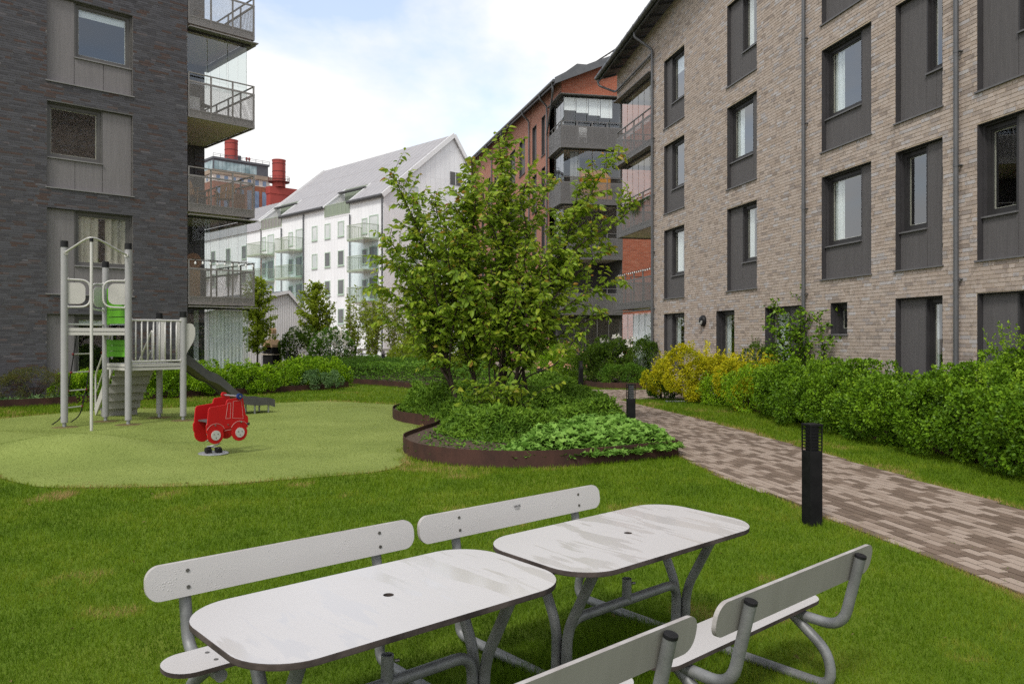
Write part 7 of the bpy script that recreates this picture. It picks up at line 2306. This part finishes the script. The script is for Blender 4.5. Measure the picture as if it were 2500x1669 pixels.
slat_chair('wooden slat armchair on the open dark block balcony, left one', in_lb(4.55, 1.0, zc), LB_RZ + .5)
slat_chair('wooden slat armchair on the open dark block balcony, right one by the corner', in_lb(5.45, .9, zc), LB_RZ - .6)
tb = thing('planter_box', 'dark box planter on the open balcony beside the wooden chairs', 'planter box', in_lb(5.62, .35, zc), LB_RZ)
MB().box(-.16, .16, -.16, .16, 0, .5).build('box', M['wood_brown'], tb, bevel=.01); MB().box(-.14, .14, -.14, .14, .5, .515).build('soil', M['soil'], tb)
ch = thing('plastic_chair', 'dark shell chair behind the mesh of the upper glazed balcony', 'chair', in_lb(4.6, .9, 8.48 + .24), LB_RZ + .4)
m = MB()
sh_ = [[(x * .25, -.22 + .44 * f, .44 - .03 * math.sin(f * 3)) for x in (-1, -.5, 0, .5, 1)] for f in np.linspace(0, 1, 4)] + [[(x * .25 * (1 - .1 * f), .22 + .10 * f - .05 * abs(x) * f, .44 + .45 * f) for x in (-1, -.5, 0, .5, 1)] for f in np.linspace(.2, 1, 4)]
m.add([p for r_ in sh_ for p in r_], [(i * 5 + j, i * 5 + j + 1, i * 5 + j + 6, i * 5 + j + 5) for i in range(len(sh_) - 1) for j in range(4)])
so = m.build('shell', M['black_plastic'], ch, smooth=True); sm_ = so.modifiers.new('thickness', 'SOLIDIFY'); sm_.thickness = .02
for a in (-1, 1):
    for b in (-1, 1): MB().tube([(a * .16, b * .14, .43), (a * .22, b * .2, 0)], .014, 8).build('leg', M['steel'], ch)
bx = thing('storage_box', 'white storage box in the corner of the upper glazed balcony', 'box', in_lb(4.12, .45, 8.48 + .24), LB_RZ)
MB().box(-.2, .2, -.2, .2, 0, .42).build('body', M['white_board'], bx, bevel=.01); MB().box(-.21, .21, -.21, .21, .42, .46).build('lid', M['white_board'], bx, bevel=.008)
dm = thing('wooden_drum', 'round wooden drum on the lower glazed balcony behind string lights', 'drum', in_lb(4.35, .9, 2.76 + .24), LB_RZ)
MB().tube([(0, -.10, 1.15), (0, .10, 1.15)], .26, 28).build('drum', M['wood_brown'], dm, smooth=True)
MB().box(-.2, .2, -.14, .14, 0, .88).build('stand', M['wood_warm'], dm, bevel=.01)
def string_lights(label, pts, n, r=.028, drop=.10, lit=None):
    t = thing('string_lights', label, 'string lights', pts[0])
    o = Vector(pts[0])
    P = [Vector(p) - o for p in pts]
    MB().tube(P, .006, 5).build('cable', M['rope_black'], t)
    for k in range(n):
        f = (k + .5) / n * (len(P) - 1); i = min(int(f), len(P) - 2); c = P[i].lerp(P[i + 1], f - i)
        b = MB().lathe([(0, -drop - r * 2.2), (r * .7, -drop - r * 1.9), (r, -drop - r), (r * .6, -drop), (r * .4, -drop + .02), (0, -drop + .02)], tuple(c), 10).build('bulb', M['bulb'], t, smooth=True)
        MB().tube([c, c + Vector((0, 0, -drop + .02))], .010, 6).build('socket', M['black_plastic'], b)
    return t
string_lights('clear bulb string lights along the handrail of the lower dark block balcony', [in_lb(x, -.02, 2.76 + 1.39 + .012 * math.sin(x * 9)) for x in np.linspace(3.95, 6.05, 12)], 9, .036, .09)
string_lights('tiny fairy lights along the handrail of the lowest beige block balcony', [RB_XF @ Vector((x, -.03, 2.84 + 1.40 + .01 * math.sin(x * 7))) for x in np.linspace(.2, 3.8, 14)], 16, .022, .03)
sf = thing('balcony_sofa', 'orange sofa on the red brick block balcony', 'sofa', in_rd(1.95, 1.1, 8.68 + .24), RD_RZ)
m = MB().box(-.9, .9, -.35, .35, .12, .48); m.build('seat', M['sofa_orange'], sf, bevel=.05)
out = [(-.95, .4), (-.95, 1.35), (-.82, 1.62), (-.4, 1.72), (.3, 1.70), (.8, 1.52), (.95, 1.30), (.95, .4)]
m = MB(); m.prism(out, -.42, -.22, lambda x, y, z: (x, z, y)); m.build('backrest', M['sofa_orange'], sf, bevel=.05)
for s in (-1, 1): MB().box(s * .95 - .09, s * .95 + .09, -.36, .36, .12, .75).build('armrest', M['sofa_orange'], sf, bevel=.04)
for a in (-.8, .8):
    for b in (-.28, .28): MB().box(a - .03, a + .03, b - .03, b + .03, 0, .12).build('leg', M['wood_brown'], sf)
cs = thing('balcony_chair', 'white chair behind the mesh of the top red block balcony', 'chair', in_rd(1.25, .6, 11.58 + .24), RD_RZ)
MB().box(-.24, .24, -.22, .22, .42, .47).build('seat', M['white_board'], cs, bevel=.01); MB().box(-.22, .22, -.24, -.2, .5, .92).build('backrest', M['white_board'], cs, bevel=.01)
for a in (-.2, .2):
    for b in (-.18, .18): MB().box(a - .015, a + .015, b - .015, b + .015, 0, .42).build('leg', M['white_board'], cs)
mt = thing('pad', 'dark pad with white lettering leaning inside the curtained ground floor terrace', 'pad', in_lb(4.28, .45, .12), LB_RZ)
m = MB(); m.bar((-.25, .0, .85), (.45, .05, .18), .5, .34, up=(0, 0, 1)); m.build('body', M['black_plastic'], mt, bevel=.06)
text_mesh('lettering', 'ATUM', .15, M['print_white'], mt, (-.20, -.265, .93), (math.radians(90), math.radians(43), 0), 'LEFT', .001)
tr = thing('toy_stool', 'small red and white stool seen through the ground floor window behind the tower', 'stool', in_lb(1.75, .75, .35), LB_RZ)
MB().lathe([(0, 1.02), (.13, 1.0), (.15, .95), (.13, .90), (0, .88)], seg=18).build('seat', M['kid_red'], tr, smooth=True); MB().lathe([(.13, .90), (.14, .86), (.12, .82), (0, .80)], seg=18).build('rim', M['white_board'], tr, smooth=True); MB().tube([(0, 0, 0), (0, 0, .82)], .05, 12).build('stem', M['kid_red'], tr, smooth=True)
dp = thing('cover_plate', 'grey plate lying in the lawn corner by the yellow shrub', 'cover plate', (4.42, 21.9, 0))
MB().box(-.25, .25, -.12, .12, 0, .035).build('plate', M['galvanised'], dp, bevel=.01); MB().box(-.2, .2, -.07, .07, .035, .040).build('lid', M['steel'], dp)
# hanging dried plants on the beige block balcony, side table at the red terrace
hv = thing('trailing_plant', 'dark trailing plant hanging over the middle beige block balcony mesh', 'plant', RB_XF @ Vector((2.2, -.06, 6.8)), RB_RZ)
P, D = [], []
for k in range(420):
    x = random.uniform(-1.7, 1.6); l = random.uniform(.1, .62) * (.6 + .4 * math.sin(x * 3 + 1)); z = 0
    for q in range(int(l / .035)):
        P.append((x + random.gauss(0, .012), random.uniform(-.03, .0), z - q * .035)); D.append((random.gauss(0, .5), -.2, -1))
leaf_cloud('foliage', P, D, .05, np.full(len(P), .1), M['leaf_dark'], hv, .18, 'diamond')
m = MB()
for k in range(20):
    x = -1.6 + k * .165; m.tube([(x, 0, .05), (x + .02, -.01, -.35)], .003, 4)
m.build('stems', M['bark'], hv)

# ------------------------------------------------------------------ grass
def grass(name, label, n, region, hgt, wid, mat='grass_blade', z=None, tonef=None, lean=.45, near=None):
    X, Y = region(n)
    n = len(X)
    ang = rng.uniform(0, 2 * math.pi, n)
    h = hgt * rng.uniform(.5, 1.3, n)
    D = np.stack([np.cos(ang) * lean, np.sin(ang) * lean, np.ones(n)], 1) + rng.normal(size=(n, 3)) * .22
    Zb = z(X, Y) if z is not None else np.zeros(n)
    P = np.stack([X, Y, Zb], 1)
    D /= np.linalg.norm(D, axis=1, keepdims=True)
    a2 = rng.uniform(0, math.pi, n)
    S = np.stack([np.cos(a2), np.sin(a2), np.zeros(n)], 1)
    w = wid * (1.0 if near is None else near(Y))
    V = np.empty((n, 3, 3)); hw = (w * rng.uniform(.6, 1.2, n))[:, None] * S * .5
    V[:, 0] = P + hw; V[:, 1] = P - hw; V[:, 2] = P + D * (h * (1.0 if near is None else near(Y) ** .5))[:, None]
    tone = tonef(X, Y) + (.34 if mat == 'grass_blade' else .30) * (rng.random(n) - .5)
    me = np_mesh(name, V.reshape(-1, 3), np.arange(n * 3), 3, M[mat], tone=np.repeat(np.clip(tone, 0, 1), 3))
    o = mesh_obj(name, me)
    return tag(o, label, 'grass', kind='stuff')
def frustum_pts(n, y0, y1, power):
    """points in the camera's wedge of lawn (with a margin), denser near"""
    y = y0 * (y1 / y0) ** (rng.random(n) ** power)
    x = (rng.random(n) * 2 - 1) * (0.72 * y + .6)
    return x, y
def lawn_region(y0, y1, power):
    def f(n):
        X, Y = frustum_pts(n, y0, y1, power)
        k = ~inside(PATH, X, Y) & inside(LAWN, X, Y)
        k &= ~(inside(TURF, X, Y) & (dist_to_line(TURF + [TURF[0]], X, Y) > .22 * vnoise(X + 3, Y, 4.0) ** 2))
        for b in BEDS: k &= ~inside(b, X, Y)
        k &= (X < rbx_(Y, .1))
        return X[k], Y[k]
    return f
def lawn_tone(X, Y):
    t = .06 + .30 * vnoise(X, Y, .9) + .26 * vnoise(X + 9, Y + 4, 2.7) + .26 * vnoise(X + 3, Y + 40, 7.0)
    dry = np.clip((vnoise(X + 70, Y + 13, 1.6) - .70) * 3.0 + np.where((X > .5) & (Y < 5.2), .25 * (vnoise(X + 2, Y + 8, 4.0) - .45), 0), 0, .42) * np.clip((vnoise(X + 5, Y + 5, 6.0)) * 1.5, 0, 1)
    for ln, wd in ((PATH_L, .13), (PATH_R[:11], .13), (TURF + [TURF[0]], .13)):
        d = dist_to_line(ln, X, Y)
        dry = np.maximum(dry, .55 * np.clip(1 - d / (wd * (.5 + 1.2 * vnoise(X + 11, Y, 2.3))), 0, 1))
    return t + dry
nearw = lambda Y: np.clip(Y / 4.5, .9, 4.0)
grass('lawn_grass', 'mown green lawn grass with dry patches', 900000, lawn_region(2.0, 34, 0.92), .036, .0042, tonef=lawn_tone, near=nearw)
def table_region(n):
    out = []
    for q in (0, 1):
        c = c1 + e1 * (1.537 * q)
        a = rng.uniform(-.72, .72, n // 2); b = rng.normal(0, .17, n // 2)
        out.append((c.x + a * e1.x - b * e1.y, c.y + a * e1.y + b * e1.x))
    return np.concatenate([o[0] for o in out]), np.concatenate([o[1] for o in out])
grass('long_grass', 'longer uncut grass under the picnic tables', 26000, table_region, .12, .0045, tonef=lambda X, Y: .18 + .25 * vnoise(X, Y, 3.0), lean=.6)
def turf_region(n):
    X = rng.uniform(-11.3, -1.4, n); Y = rng.uniform(9.3, 22.3, n)
    k = inside(TURF, X, Y); return X[k], Y[k]
def turf_tone(X, Y):
    d = dist_to_line(TURF + [TURF[0]], X, Y)
    return .28 + .25 * vnoise(X, Y, .8) + .2 * vnoise(X + 7, Y, 3.0) + np.clip((vnoise(X + 50, Y + 3, 2.0) - .62) * 3, 0, .6) * np.clip(1 - (d - .1) / 1.1, 0, 1) * (X < -4.6)
grass('turf_fibres', 'short pale green artificial turf fibres of the playground', 260000, turf_region, .011, .007, 'turf_blade', z=turf_h, tonef=turf_tone, lean=.9)
# moss and weeds in the joints of the path
def joint_region(n):
    X, Y = frustum_pts(n, 4.5, 22, 1.0)
    k = inside(PATH, X, Y) & (np.minimum(dist_to_line(PATH_L, X, Y), 9) < .7) & (vnoise(X, Y, 3.0) > .66)
    return X[k], Y[k]
grass('path_weeds', 'small weeds in the joints along the left edge of the path', 9000, joint_region, .022, .005, tonef=lambda X, Y: .35 + .3 * vnoise(X, Y, 2), z=lambda X, Y: np.full(len(X), .01), lean=.8)

# fallen bits on the lawn and the turf
def litter_region(n):
    X, Y = frustum_pts(n, 3.0, 20, 1.0)
    k = ~inside(PATH, X, Y)
    for b in BEDS: k &= ~inside(b, X, Y)
    return X[k], Y[k]
X, Y = litter_region(150)
tag(leaf_cloud('leaf_litter', np.stack([X, Y, np.full(len(X), .03)], 1), np.stack([rng.normal(size=len(X)), rng.normal(size=len(X)), rng.normal(size=len(X)) * .2], 1), rng.uniform(.02, .05, len(X)), rng.uniform(.6, 1, len(X)), M['leaf_olive'], None, .6, 'leaf', .8), 'small fallen leaves scattered over the lawn', 'leaves', kind='stuff')
